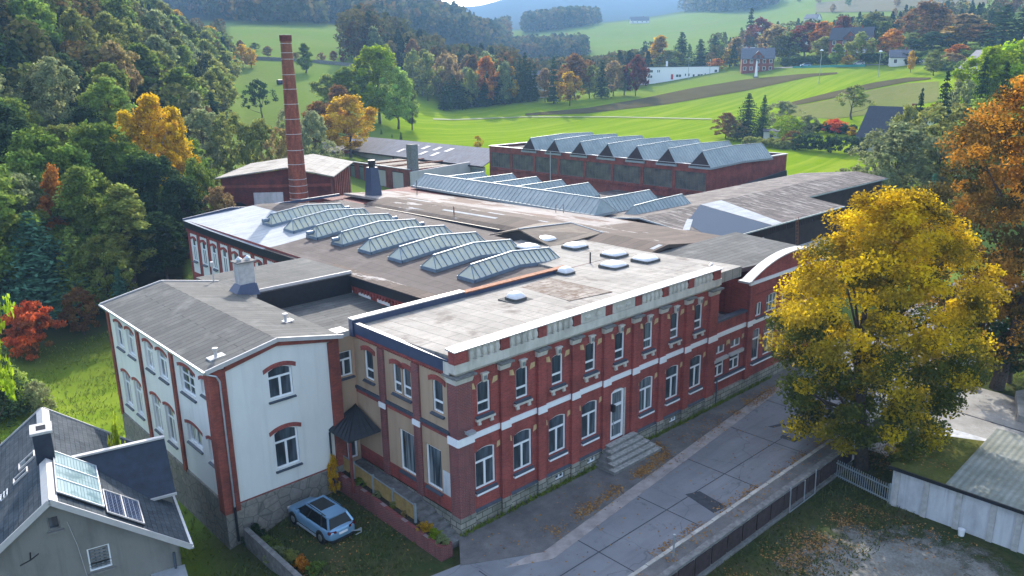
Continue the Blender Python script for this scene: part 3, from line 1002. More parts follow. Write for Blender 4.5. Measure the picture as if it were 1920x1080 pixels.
for a, b in ((10.0, 7.28), (6.7, 3.87), (3.24, .5)):
    sd.box(-.12, -.001, b, a, 5.80, 6.0, 0)
    sd.box(-.05, -.0012, b, a, 5.55, 5.798, 1)
part('string_course', sd, ['slate_sill', 'brick'], red)
part('wall_patch', MB().box(-.006, -.0005, .63, 1.42, 1.95, 3.4), ['garage_render'], red, label='pale patch where the render has flaked off')
bp = MB()
pts = [(-.2, 10.2), (5.5, 10.15), (9.0, 10.4), (18.8, 10.9)]
for (xa, ya), (xb, yb) in zip([(-.25, 9.62), (2, 9.62), (4.4, 9.62), (6.6, 9.62), (8.6, 9.62), (12.2, 9.62), (15.6, 9.62), (18.9, 9.62)], [(2, 0), (4.4, 0), (6.6, 0), (8.6, 0), (12.2, 0), (15.6, 0), (18.9, 0)]):
    m = 0 if xb < 9 else 2
    bp.box(xa+.01, xb-.01, 9.55, 10.1, 10.36-(.1 if xb > 9 else 0), 10.44-(.1 if xb > 9 else 0), m)
    bp.box(xa, xb, 9.62, 10.04, 9.3, 10.36-(.1 if xb > 9 else 0), 1)
part('rear_parapet', bp, ['coping', 'bluesheet', 'rust'], red)
part('roof_post', MB().tube((21.9, 10.0, 9.9), (21.9, 10.0, 10.9), .06), ['blacksheet'], red)
# roof domes
for x, y, s in ((22.0, 17.2, 1), (25.3, 18.4, 1), (25.1, 14.6, 1), (25.1, 10.2, 1), (25.1, 7.0, 1), (21.9, 7.6, 1), (18.0, 9.0, .62), (10.3, 6.3, .62)):
    k = .8*s
    z = 10.0 if y > 9.6 else 10.45-.47*(y-.26)/9.34
    up = MB().box(x-k*1.05, x+k*1.05, y-k*1.05, y+k*1.05, z-.12, z+.2)
    if s < 1 and x < 12:
        up.box(x-k*1.7, x+k*1.7, y-k*1.7, y+k*1.7, z-.1, z+.05)
    o = part('roof_dome', up, ['felt_grey'], red)
    part('dome_shell', MB().dome(x, y, z+.2, k*1.08, k*1.08, .30*(1 if s == 1 else 1.3), 0, 20, 5), ['dome'], o, smooth=True)
# entrance door, steps, sign, lamp
door = part('door', MB().poly([(12.85, .118, 1.25), (14.05, .118, 1.25), (14.05, .118, 4.72), (12.85, .118, 4.72)]), ['glass'], red)
f = MB()
for q in ((12.80, 12.95, 1.2, 4.6), (13.95, 14.10, 1.2, 4.6), (12.95, 13.95, 1.2, 1.36), (12.95, 13.95, 2.25, 2.36), (12.95, 13.95, 3.5, 3.66), (12.95, 13.95, 4.5, 4.66)):
    f.box(q[0], q[1], .03, .115, q[2], q[3])
part('door_frame', f, ['white_paint'], door)
part('door_handle', MB().tube((13.05, -.02, 2.0), (13.05, -.02, 2.6), .025), ['greysteel'], door)
rev = MB()
rev.box(14.1005, 14.25, -.03, .16, 1.0, 4.6)
part('door_reveal', rev, ['concrete'], red)
st = MB()
for i in range(5):
    st.box(12.1-.25*i, 14.95+.25*i, -.55-.32*i, -.152, -.4, 1.18-.235*i-(0.002*i))
o = part('steps', st, ['concrete_dark'], red)
tr = MB()
for i in range(5):
    z = 1.18-.235*i-.002*i
    tr.box(12.08-.25*i, 14.97+.25*i, -.58-.32*i, -.16-(.28+.32*(i-1) if i else 0), z+.001, z+.045)
part('tread', tr, ['worn_step'], o)
part('sign', MB().box(14.82, 15.2, -.19, -.152, 2.3, 3.1), ['white_paint'], red, label='small blank white notice beside the door')
lamp = MB().tube((.35, -.16, 6.15), (.35, -.55, 6.25), .035)
lamp.box(.12, .62, -.85, -.5, 6.2, 6.34)
part('camera_lamp', lamp, ['zinc'], red)
lamp = MB().box(12.45, 12.68, -.5, -.26, 3.5, 3.95)
lamp.tube((12.56, -.15, 3.9), (12.56, -.4, 4.0), .03)
part('wall_lantern', lamp, ['blacksheet'], red)
# side shop door under the canopy + canopy
cn = MB()
apex = (-.02, 9.95, 4.75)
A, B, C_, D_ = (-2.42, 10.0, 3.75), (-2.42, 7.35, 3.72), (-.14, 7.35, 3.72), (-.14, 10.0, 4.75)
top = (-.25, 9.9, 4.78)
th = .10
def lift(p, h): return (p[0], p[1], p[2]+h)
cn.poly([lift(A, th), lift(B, th), top])
cn.poly([lift(B, th), lift(C_, th), top])
cn.poly([A, B, (-.25, 9.9, 4.6)])
cn.poly([B, C_, (-.25, 9.9, 4.6)])
for p, q in ((A, B), (B, C_)):
    cn.poly([p, q, lift(q, th), lift(p, th)])
o = part('canopy', cn, ['canopy_sheet'], red)
s = MB()
for i in range(1, 6):
    f_ = i/6
    p0 = Vector(lift(B, th)).lerp(Vector(lift(A, th)), f_)
    s.bar(p0+Vector((0, 0, .02)), Vector(top)+Vector((0, 0, .02)), .03, .03)
for i in range(1, 5):
    f_ = i/5
    p0 = Vector(lift(B, th)).lerp(Vector(lift(C_, th)), f_)
    s.bar(p0+Vector((0, 0, .02)), Vector(top)+Vector((0, 0, .02)), .03, .03)
s.bar(Vector(lift(B, th))+Vector((0, 0, .02)), Vector(top)+Vector((0, 0, .02)), .06, .06)
part('roof_seam', s, ['blacksheet'], o)
part('canopy_post', MB().box(-2.3, -2.16, 7.45, 7.59, .3, 3.72), ['redpost'], red)
gp = MB().tube((-2.42, 9.5, 3.7), (-2.42, 9.5, .2), .06)
part('downpipe', gp, ['blacksheet'], red)
# ---------------------------------------------------------------- 2. the white rendered building with the gable
wh = root('white_building', (-5.3, 9.6, -1), 'white rendered two storey building with red brick corners and grey felt roof', 'building')
WX, WY0, WY1 = -9.19, 9.6, 27.0
wl = MB()
gw = [(-5.2-WX, 1.5, 6.86, 8.55, .24), (-5.2-WX, 1.5, 2.46, 4.70, .24)]
wf = Wall(wl, 'y', WX, WY0)
wf.build(7.8, 1.25, 9.40, gw, .2)
wl.poly([(WX, WY0, 9.40), (-1.39, WY0, 9.40), (-1.39, WY0, 9.65), (-5.3, WY0, 10.42), (WX, WY0, 9.65)])
ys = [(24.95, 1.45), (22.75, 1.35), (19.3, 1.4), (17.0, 1.45), (13.1, 2.1), (10.5, 1.1)]
lo = []
for i, (y, w) in enumerate(ys):
    lo.append((WY1-y, w, {4: 7.15, 5: 7.9}.get(i, 7.0), 8.62, .22))
    lo.append((WY1-y, w, {4: 3.95, 5: 3.75}.get(i, 2.72), 5.0, .22))
Wall(wl, 'x', WX, WY1).build(WY1-WY0, 1.68, 9.60, lo, .2)
wl.poly([(WX, WY1, -2), (-1.4, WY1, -2), (-1.4, WY1, 9.65), (-5.3, WY1, 10.42), (WX, WY1, 9.65)])
wl.poly([(-1.4, WY0, -2), (-1.4, WY1, -2), (-1.4, WY1, 9.65), (-1.4, WY0, 9.65)])
part('wall', wl, ['plaster_white'], wh)
pl = MB()
pl.poly([(WX-.08, WY0-.08, -3), (-1.38, WY0-.08, -3), (-1.38, WY0-.08, 1.2), (WX-.08, WY0-.08, 1.2)])
pl.poly([(WX-.08, WY0-.08, -3), (WX-.08, WY1, -3), (WX-.08, WY1, 1.63), (WX-.08, WY0-.08, 1.63)])
pl.poly([(WX-.08, WY0-.08, 1.63), (WX-.08, WY1, 1.63), (WX, WY1, 1.69), (WX, WY0, 1.69)])
pl.poly([(WX-.08, WY0-.08, 1.2), (-1.38, WY0-.08, 1.2), (-1.38, WY0, 1.26), (WX-.08, WY0, 1.26)])
part('plinth', pl, ['stone'], wh)
bt = MB()
bt.box(WX-.13, WX+.80, WY0-.13, WY0-.001, .9, 9.5)
bt.box(WX-.13, WX-.001, WY0, WY0+.6, .9, 9.5)
bt.box(-2.08, -1.36, WY0-.13, WY0-.001, 1.27, 9.4)
bt.box(WX+.8, -2.08, WY0-.03, WY0-.0015, 1.262, 1.34)
for a, b in (((WX+.8, 9.62), (-5.3, 10.32)), ((-5.3, 10.32), (-1.36, 9.62))):
    bt.hull8([(a[0], WY0-.13, a[1]-.28), (b[0], WY0-.13, b[1]-.28), (b[0], WY0-.002, b[1]-.28), (a[0], WY0-.002, a[1]-.28), (a[0], WY0-.13, a[1]), (b[0], WY0-.13, b[1]), (b[0], WY0-.002, b[1]), (a[0], WY0-.002, a[1])])
part('brick_trim', bt, ['brick_old'], wh)
for y0, y1 in ((20.7, 21.15), (14.95, 15.4), (26.6, 27.0)):
    part('pilaster', MB().box(WX-.12, WX-.001, y0, y1, 1.5, 9.45), ['brick_old'], wh)
win_meshes('w_gable', 1.5, 1.69, .24, 'cross', sill=('slate_sill', .1), lintel=('brick', .26))
win_meshes('w_gable2', 1.5, 2.24, .24, 'cross', sill=('slate_sill', .1), lintel=('brick', .26))
window(wh, 'w_gable', -5.2, WY0+.18, 6.86, 'y')
window(wh, 'w_gable2', -5.2, WY0+.18, 2.46, 'y')
for i, (y, w) in enumerate(ys):
    zu, zl = {4: 7.15, 5: 7.9}.get(i, 7.0), {4: 3.95, 5: 3.75}.get(i, 2.72)
    st_ = 'six' if i == 4 else ('mullion' if i == 5 else 'cross')
    win_meshes('wu%d' % i, w, 8.62-zu, .22, st_, glass='glass' if i == 4 else 'glass_curtain', sill=('slate_sill', .06), lintel=('brick', .2))
    win_meshes('wl%d' % i, w, 5.0-zl, .22, 'mullion' if i > 3 else 'cross', glass='glass_curtain', sill=('slate_sill', .06), lintel=('brick', .2))
    window(wh, 'wu%d' % i, WX+.18, y, zu, 'x')
    window(wh, 'wl%d' % i, WX+.18, y, zl, 'x')
rf = MB()
for (xa, za), (xb, zb), m in (((-9.5, 9.66), (-5.3, 10.5), 0), ((-5.3, 10.5), (-1.15, 9.68), 0)):
    rf.hull8([(xa, 9.33, za-.12), (xb, 9.33, zb-.12), (xb, 27.15, zb-.12), (xa, 27.15, za-.12), (xa, 9.33, za), (xb, 9.33, zb), (xb, 27.15, zb), (xa, 27.15, za)], m)
part('roof', rf, ['felt_grey'], wh)
vg = MB()
for y in (9.28, 27.17):
    for (xa, za), (xb, zb) in (((-9.52, 9.66), (-5.3, 10.5)), ((-5.3, 10.5), (-1.13, 9.68))):
        vg.bar((xa, y, za-.03), (xb, y, zb-.03), .10, .24)
part('verge_trim', vg, ['coping'], wh)
gt = MB().bar((-9.56, 9.3, 9.60), (-9.56, 27.2, 9.60), .14, .12)
part('gutter', gt, ['zinc'], wh)
gp = MB().tube((-9.5, 9.45, 9.5), (-8.95, 9.36, 9.25), .055).tube((-8.95, 9.36, 9.25), (-8.78, 9.37, 8.9), .055).tube((-8.78, 9.37, 8.9), (-8.78, 9.37, 1.3), .055)
gp.tube((-8.78, 9.37, 1.3), (-8.78, 9.37, -.9), .075, None, 8, 1)
part('downpipe', gp, ['zinc', 'blacksheet'], wh)
ch = MB().box(-1.45, -.30, 22.5, 23.35, 9.2, 11.9)
ch.box(-1.6, -.15, 22.35, 23.5, 11.9, 12.0, 1)
o = part('chimney', ch, ['concrete', 'concrete_dark'], wh)
cp_ = MB()
for x in (-1.2, -.55):
    cp_.tube((x, 22.9, 12.0), (x, 22.9, 12.15), .17).tube((x, 22.9, 12.15), (x, 22.9, 12.32), .24, .05)
part('chimney_cowl', cp_, ['zinc'], o)
part('chimney_flashing', MB().hull8([(-2.0, 22.1, 9.75), (-.2, 22.1, 9.5), (-.2, 23.5, 9.5), (-2.0, 23.5, 9.75), (-1.5, 22.35, 10.35), (-.3, 22.35, 10.35), (-.3, 23.4, 10.35), (-1.5, 23.4, 10.35)]), ['bluesheet'], o)
for x, y, z in ((-8.35, 10.6, 9.9), (-2.7, 13.4, 10.0)):
    vp = MB().tube((x, y, z-.1), (x, y, z+.42), .09, None, 10).tube((x, y, z+.42), (x, y, z+.52), .16, None, 10).hull8([(x-.45, y-.3, z-.12), (x+.45, y-.3, z+.02), (x+.45, y+.3, z+.02), (x-.45, y+.3, z-.12), (x-.45, y-.3, z-.02), (x+.45, y-.3, z+.08), (x+.45, y+.3, z+.08), (x-.45, y+.3, z-.02)])
    part('vent_pipe', vp, ['coping'], wh)
part('vent_mast', MB().tube((-1.6, 26.9, 9.6), (-1.6, 26.9, 11.1), .05).box(-1.7, -1.5, 26.8, 27.0, 11.0, 11.35), ['coping'], wh)
# ---------------------------------------------------------------- 3. linking wing between the white building, the office and the hall
lk = root('link_wing', (0, 10.1, 0), 'narrow tan and grey linking wing between the white building and the office', 'building')
lw = MB()
lop = [(.65, 1.15, 6.72, 8.35, 0), (.60, 1.2, 1.05, 3.1, 0)]
Wall(lw, 'y', -1.38, 10.1).build(1.46, .2, 9.3, lop, .18)
lw.box(-1.38, .08, 10.9, 11.0, -1, 9.28)  # unseen back panel, added to stop sun leaking through the corner gap
part('wall', lw, ['plaster_tan'], lk)
win_meshes('k_up', 1.15, 1.63, 0, 'cross', sill=('slate_sill', .08))
win_meshes('k_door', 1.2, 2.05, 0, 'mullion', fw=.11)
window(lk, 'k_up', -.73, 10.26, 6.72, 'y')
window(lk, 'k_door', -.78, 10.26, 1.05, 'y', 'door')
part('roof_edge', MB().box(-1.12, -.28, 10.0, 11.0, 9.3, 9.66), ['coping'], lk)
# courtyard block: low flat roof, beige wall with window
cw = MB()
Wall(cw, 'y', -1.38, 14.6).build(9.2, 3, 7.55, [(1.6, 1.5, 5.9, 7.2, 0)], .18)
part('court_wall', cw, ['plaster_court'], lk)
win_meshes('k_court', 1.5, 1.3, 0, 'mullion')
window(lk, 'k_court', .22, 14.76, 5.9, 'y')
part('flat_roof', MB().hull8([(-1.39, 14.3, 7.45), (7.95, 14.3, 7.45), (7.95, 23.0, 7.5), (-1.39, 23.0, 7.5), (-1.39, 14.3, 7.65), (7.95, 14.3, 7.65), (7.95, 23.0, 7.8), (-1.39, 23.0, 7.8)]), ['felt_grey'], lk)
part('porch_roof', MB().hull8([(-1.39, 12.6, 6.9), (1.4, 12.9, 6.4), (1.4, 14.4, 6.5), (-1.39, 14.58, 7.3), (-1.39, 12.6, 7.0), (1.4, 12.9, 6.5), (1.4, 14.4, 6.6), (-1.39, 14.58, 7.4)]), ['felt_grey'], lk)
cx = MB().box(-1.3, 7.95, 23.05, 23.3, 7.5, 9.45)
part('cross_wall', cx, ['blacksheet'], lk)
part('cross_roof', MB().hull8([(-1.4, 23.0, 9.3), (7.96, 23.0, 9.3), (7.96, 31.0, 9.1), (-1.4, 31.0, 9.1), (-1.4, 23.0, 9.62), (7.96, 23.0, 9.6), (7.96, 31.0, 9.35), (-1.4, 31.0, 9.35)]), ['felt_grey'], lk)
part('verge_trim', MB().bar((-1.15, 22.95, 9.55), (7.9, 22.95, 9.53), .1, .22).bar((-1.15, 22.95, 9.55), (-1.15, 21.7, 9.55), .12, .2), ['coping'], lk)
# ---------------------------------------------------------------- 4. the old weaving hall with eight roof lights
hl = root('weaving_hall', (8, 10.2, 0), 'old factory hall with white and brick striped side and rows of glazed roof lights', 'building')
hw = MB()
hw.poly([(8, 10.1, -2.5), (8, 57.2, -2.5), (8, 57.2, 9.3), (8, 10.1, 9.3)])
hw.poly([(8, 57.2, -1), (28, 57.2, -1), (28, 57.2, 9.3), (8, 57.2, 9.3)])
part('wall', hw, ['brick'], hl)
wp, wq = MB(), MB()
hwin = []
y = 56.3
i = 0
win_meshes('h_win', .95, 2.35, .2, 'cross', sill=('slate_sill', .08), lintel=('brick', .22))
while y > 11.5:
    w = 1.75
    ya, yb = y-w, y
    ops = [(w/2, .95, 5.0, 7.35, .2)]
    Wall(wp, 'x', 7.93, yb).build(w, 3.6, 8.05, ops, .1)
    hp = arc_pts(w, 7.75, .3)
    hwin.append((7.98, (ya+yb)/2, 5.0))
    y -= 2.63
    i += 1
part('wall_panel', wp, ['plaster_white'], hl, label='white rendered panels between brick pilasters')
for a in hwin:
    window(hl, 'h_win', a[0], a[1], a[2], 'x')
te = MB()
te.comb('x', 7.86, 7.999, 11, 57.2, 110, 8.0, 8.32, 8.5)
part('dentil_course', te, ['brick'], hl)
fs = MB()
yk = [10.6, 20, 30, 40, 50, 57.4]
zk = [9.30, 9.22, 9.12, 9.02, 9.10, 9.26]
for (ya, za), (yb, zb) in zip(zip(yk, zk), list(zip(yk, zk))[1:]):
    fs.hull8([(7.7, ya, za-.72), (7.98, ya, za-.72), (7.98, yb, zb-.72), (7.7, yb, zb-.72), (7.7, ya, za), (7.98, ya, za), (7.98, yb, zb), (7.7, yb, zb)])
part('fascia', fs, ['blacksheet'], hl)
# roof surface: low waves across x, as strips
def strip_roof(mb, xs, zs_of, ys, m=0, t=.3):
    for (ya, yb) in zip(ys, ys[1:]):
        for (xa, xb) in zip(xs, xs[1:]):
            q = [(xa, ya), (xb, ya), (xb, yb), (xa, yb)]
            mb.hull8([(a, b, zs_of(a, b)-t) for a, b in q]+[(a, b, zs_of(a, b)) for a, b in q], m)
def hallz(x, y):
    zl = float(np.interp(y, yk, zk))+.02
    return float(np.interp(x, [7.6, 10, 17, 21.8, 24.5, 28.2], [zl, zl+.18, 10.0, 9.55, 9.25, 9.25]))
hr = MB()
strip_roof(hr, [7.72, 10, 12.5, 15.2, 17, 18.88], hallz, [10.12, 14, 20, 25, 30, 34, 38])
strip_roof(hr, [18.88, 21.8, 24.5, 27.6], hallz, [20.52, 25, 30, 34, 38])
strip_roof(hr, [16.002, 17, 21.8, 24.5, 27.6], hallz, [38, 40, 45, 50, 54, 57.4])
part('roof', hr, ['felt_hall'], hl)
hr = MB()
strip_roof(hr, [7.72, 10, 12.5, 16], hallz, [38.002, 40, 45, 50, 54, 57.4])
part('roof_end', hr, ['felt_white'], hl, label='newer pale grey felt at the far end of the roof')
hr = MB().bar((7.75, 57.45, 9.3), (13.4, 57.45, 9.9), .22, .3).bar((13.4, 57.45, 9.9), (16, 57.45, 9.6), .22, .3).bar((16, 57.45, 9.6), (27.6, 57.45, 9.85), .22, .3)
part('rear_verge', hr, ['bluesheet'], hl)
ed = MB()
ed.hull8([(7.68, 10.7, 9.31), (8.9, 10.7, 9.33), (8.9, 27, 9.27), (7.68, 27, 9.2), (7.68, 10.7, 9.36), (8.9, 10.7, 9.42), (8.9, 27, 9.33), (7.68, 27, 9.25)])
part('roof_edge', ed, ['felt_brown'], hl)
# a roof light: kinked ridge along x; glass slopes, end triangles, bars
def roof_light(parent, y, x0, x1, xm, zb0, zbm, zb1, hw_, hh, glassm, barm, n, tri='roof_glass', pipe=False, name='roof_light'):
    b = WL[parent]
    def zb(x):
        return float(np.interp(x, [x0, xm, x1], [zb0, zbm, zb1]))
    bs = MB()
    for xa, xb in ((x0, xm), (xm, x1)):
        for s_ in (-1, 1):
            bs.bar((xa, y+s_*hw_, zb(xa)+.1), (xb, y+s_*hw_, zb(xb)+.1), .14, .34)
    for x in (x0, x1):
        bs.bar((x, y-hw_-.07, zb(x)+.1), (x, y+hw_+.07, zb(x)+.1), .14, .34)
    o = part(name, bs, [barm], parent)
    g = MB()
    for xa, xb in ((x0, xm), (xm, x1)):
        for s_ in (-1, 1):
            g.poly([(xa, y+s_*hw_, zb(xa)+.25), (xb, y+s_*hw_, zb(xb)+.25), (xb-(.5 if xb == x1 else 0), y, zb(xb)+hh), (xa+(.5 if xa == x0 else 0), y, zb(xa)+hh)], 0)
    for x, s_ in ((x0, .5), (x1, -.5)):
        g.poly([(x, y-hw_, zb(x)+.25), (x, y+hw_, zb(x)+.25), (x+s_, y, zb(x)+hh)], 1)
    part('glazing', g, [glassm, tri], o)
    f = MB()
    for i in range(n+1):
        x = x0+(x1-x0)*i/n
        xr = min(max(x, x0+.5), x1-.5)
        for s_ in (-1, 1):
            f.bar((x, y+s_*hw_, zb(x)+.27), (xr, y, zb(xr)+hh+.02), .06, .07)
    for xa, xb in ((x0+.5, xm), (xm, x1-.5)):
        f.bar((xa, y, zb(xa)+hh+.03), (xb, y, zb(xb)+hh+.03), .14, .1)
    part('glazing_bars', f, [barm], o)
    if pipe:
        p = MB()
        for x, s_ in ((x0, -1), (x1, 1)):
            p.tube((x+.9*(-s_), y, zb(x)+hh*.55), (x+s_*.5, y, zb(x)+hh*.55), .2, None, 10)
        part('vent_duct', p, [barm], o)
    return o
for i in range(8):
    y = 13.9+4.63*i
    zl = hallz(10.6, y)
    roof_light(hl, y, 12.3, 21.7, 17, hallz(12.3, y)-.02, 9.98, hallz(21.7, y), .95, 1.12, 'roof_glass', 'roof_steel', 16, 'roof_glass', pipe=i in (4, 5, 7))
# ---------------------------------------------------------------- 5. annex with the curved gable, along the street
an = root('street_annex', (35.2, 0, 0), 'red brick annex with a curved gable next to the yellow maple', 'building')
aw = MB()
s2 = [(25.42-24.6, 1.42, 4.02, 4.62, .07), (27.62-24.6, 1.42, 4.02, 4.62, .07), (25.42-24.6, 1.42, 2.2, 3.48, 0), (27.62-24.6, 1.42, 2.2, 3.48, 0)]
Wall(aw, 'y', 24.6, 0).build(4.3, .98, 6.6, s2, DEP)
s3 = [(30.45-28.9, 1.1, 2.2, 4.75, .12), (32.45-28.9, 1.65, 2.25, 4.85, .15), (34.45-28.9, 1.1, 2.2, 4.75, .12), (30.5-28.9, .9, 5.9, 6.95, .1), (32.45-28.9, 1.65, 5.9, 7.25, .15), (34.4-28.9, .9, 5.9, 6.95, .1)]
s3 += [(36.45-28.9, 1.1, 2.2, 4.75, .12), (38.45-28.9, 1.65, 2.25, 4.85, .15), (40.3-28.9, 1.1, 2.2, 4.75, .12)]
Wall(aw, 'y', 28.9, -.12).build(12.6, .98, 9.0, s3, DEP)
arc = arc_pts(12.6, 9.0, 1.3, 18)
aw.poly([(28.9, -.12, 8.999), (41.5, -.12, 8.999)]+[(35.2+x, -.12, z) for x, z in reversed(arc)])
aw.poly([(28.9, -.12, .9), (28.9, 2.6, .9), (28.9, 2.6, 9.0), (28.9, -.12, 9.0)])
aw.poly([(41.5, -.12, .9), (41.5, 9, .9), (41.5, 9, 9.0), (41.5, -.12, 9.0)])
aw.poly([(24.65, 2.6, 6), (28.9, 2.6, 6), (28.9, 2.6, 9.2), (24.65, 2.6, 9.2)])
part('wall', aw, ['brick'], an)
part('plinth', MB().box(24.66, 41.6, -.18, .2, -2, .97), ['ashlar'], an)
part('terrace_floor', MB().box(24.62, 28.88, .02, 2.58, 5.9, 6.1), ['felt_brown'], an)
part('terrace_coping', MB().box(24.62, 28.89, -.1, .42, 6.602, 6.76), ['slate_sill'], an)
sc = MB().box(24.64, 28.88, -.07, -.002, 5.40, 5.74).box(28.9, 41.6, -.20, -.122, 5.40, 5.74).box(28.85, 29.5, -.28, -.201, 5.36, 5.8)
sc.box(28.8, 41.7, -.26, -.121, 8.7, 8.95)
part('string_course', sc, ['white_paint'], an)
ac = MB()
a2 = arc_pts(13.2, 8.95, 1.45, 18)
for (xa, za), (xb, zb) in zip(a2, a2[1:]):
    ac.hull8([(35.2+xa, -.36, za), (35.2+xb, -.36, zb), (35.2+xb, .5, zb), (35.2+xa, .5, za), (35.2+xa, -.36, za+.10), (35.2+xb, -.36, zb+.10), (35.2+xb, .5, zb+.10), (35.2+xa, .5, za+.10)])
ac.box(28.3, 28.95, -.4, .55, 8.96, 9.12)
part('gable_arch', ac, ['coping'], an)
ab = MB()
ab.box(29.9, 40.5, -.125, -.121, 7.75, 7.8)
part('brick_band', ab, ['brick_dark'], an)
for x0 in (28.9, 35.1, 40.85):
    o = part('pier', MB().box(x0, x0+.65, -.24, -.1205, .98, 8.69), ['brick'], an)
for x in (25.42, 27.62):
    window(an, 'r_pair', x, DEP-.02, 4.02, 'y')
    window(an, 'r_pair_low', x, DEP-.02, 2.2, 'y')
    part('shutter_box', MB().box(x-.95, x+.95, -.22, -.003, 3.50, 3.74), ['coping'], an)
sl = MB().box(24.72, 28.85, -.2, -.004, 1.98, 2.12, 0).box(24.72, 28.85, -.25, -.004, 1.88, 1.979, 1).box(29.8, 35.1, -.32, -.124, 2.02, 2.16, 0).box(29.8, 35.1, -.36, -.124, 1.92, 2.019, 1).box(29.95, 35.0, -.3, -.2035, 5.745, 5.86, 0)
part('sill', sl, ['slate_sill', 'white_paint'], an)
win_meshes('a_n', 1.1, 2.55, .12, 'tall')
win_meshes('a_w', 1.65, 2.6, .15, 'cross')
win_meshes('a_nu', .9, 1.05, .1, 'mullion')
win_meshes('a_wu', 1.65, 1.35, .15, 'grid')
for k, x, z in (('a_n', 30.45, 2.2), ('a_w', 32.45, 2.25), ('a_n', 34.45, 2.2), ('a_nu', 30.5, 5.9), ('a_wu', 32.45, 5.9), ('a_nu', 34.4, 5.9), ('a_n', 36.45, 2.2), ('a_w', 38.45, 2.25), ('a_n', 40.3, 2.2)):
    window(an, k, x, -.12+DEP-.02, z, 'y')
part('roof', MB().hull8([(28.25, 2.3, 9.0), (41.5, .5, 9.0), (41.5, 9, 9.0), (28.25, 9, 9.0), (28.25, 2.3, 9.35), (41.5, .5, 9.3), (41.5, 9, 9.75), (28.25, 9, 9.75)]), ['felt_grey'], an)
part('roof_fascia', MB().box(24.7, 28.9, 2.3, 2.58, 9.0, 9.42), ['bluesheet'], an)
part('downpipe', MB().tube((27.9, 2.45, 9.0), (27.9, 2.45, 6.1), .07), ['white_paint'], an)
part('flue', MB().tube((26.6, 2.2, 8.2), (26.6, 2.2, 10.1), .07).tube((26.6, 2.2, 10.1), (27.3, 2.3, 10.3), .07), ['zinc'], an)
part('drain_pipe', MB().tube((24.85, -.28, 2.3), (24.85, -.28, -.1), .05), ['slate_sill'], an)
# ---------------------------------------------------------------- 6. the long middle block: patched felt strip, hatch gable, long glass ridge with cross lights
md = root('middle_block', (34, 9, 0), 'long middle factory block with patched brown and white felt roof', 'building')
mw = MB()
mw.box(27.62, 44, 27, 62, 3, 8.9)
mw.box(28.25, 41, 9.02, 27, 3, 8.9)
part('wall', mw, ['brick_dark'], md)
mr = MB()
def midz(x, y):
    return float(np.interp(x, [27.5, 28.3, 31, 34.5, 40.7, 44.3], [9.5, 9.85, 10.2, 9.75, 9.3, 9.3]))-.018*max(0, y-27)
strip_roof(mr, [27.6, 28.3, 31, 34.5], midz, [20.6, 24, 27, 34, 40, 46, 52])
strip_roof(mr, [28.3, 31, 34.5, 37.5, 41], midz, [9.1, 13, 17, 20.6])
part('roof', mr, ['felt_brown'], md)
mr = MB()
strip_roof(mr, [34.5, 37.5, 41.0], midz, [20.602, 24, 27, 34, 40, 46, 52, 57, 60.5])
strip_roof(mr, [30, 34.5], midz, [52, 57, 60.5])
part('roof_strip', mr, ['felt_strip'], md)
mr = MB()
for i, (xa, xb, ya, yb) in enumerate(((28.2, 28.9, 20, 44), (29.6, 30.0, 30, 39), (32.6, 33.2, 22, 50), (31.1, 31.6, 24, 33), (29.3, 30.6, 9.4, 9.8), (28.35, 28.5, 3.0, 16), (30.0, 31.9, 16.5, 17.6))):
    mr.hull8([(xa, ya, midz(xa, ya)-.05), (xb, ya, midz(xb, ya)-.05), (xb, yb, midz(xb, yb)-.05), (xa, yb, midz(xa, yb)-.05), (xa, ya, midz(xa, ya)+.015), (xb, ya, midz(xb, ya)+.015), (xb, yb, midz(xb, yb)+.015), (xa, yb, midz(xa, yb)+.015)])
part('repair_strip', mr, ['felt_white'], md, label='white sealing strips across the brown felt')
part('fascia', MB().hull8([(27.5, 27, 8.9), (27.61, 27, 8.9), (27.61, 53, 8.6), (27.5, 53, 8.6), (27.5, 27, 9.55), (27.61, 27, 9.55), (27.61, 53, 9.2), (27.5, 53, 9.2)]), ['blacksheet'], md)
# low hatch gable on the roof
hg = MB()
ax0, ax1 = 24.3, 31
P_ = [(24.2, 16.6, 9.9), (24.2, 20.6, 10.95), (24.2, 24.4, 9.9)]
hg.poly([(24.3, 16.8, 9.8), (24.3, 24.2, 9.8), (24.3, 20.6, 10.85)], 1)
hg.hull8([(24.1, 16.5, 9.86), (31, 16.5, 10.1), (31, 20.6, 10.5), (24.1, 20.6, 10.86), (24.1, 16.5, 9.96), (31, 16.5, 10.2), (31, 20.6, 10.6), (24.1, 20.6, 10.98)], 0)
hg.hull8([(24.1, 20.6, 10.86), (31, 20.6, 10.5), (31, 24.6, 10.0), (24.1, 24.6, 9.8), (24.1, 20.6, 10.98), (31, 20.6, 10.6), (31, 24.6, 10.1), (24.1, 24.6, 9.9)], 0)
part('hatch_roof', hg, ['felt_tan', 'blacksheet'], md)
part('hatch_cap', MB().bar((24.1, 20.6, 11.0), (31, 20.6, 10.62), .2, .06).bar((30.95, 20.6, 10.63), (30.95, 16.5, 10.22), .12, .06), ['felt_white'], md)
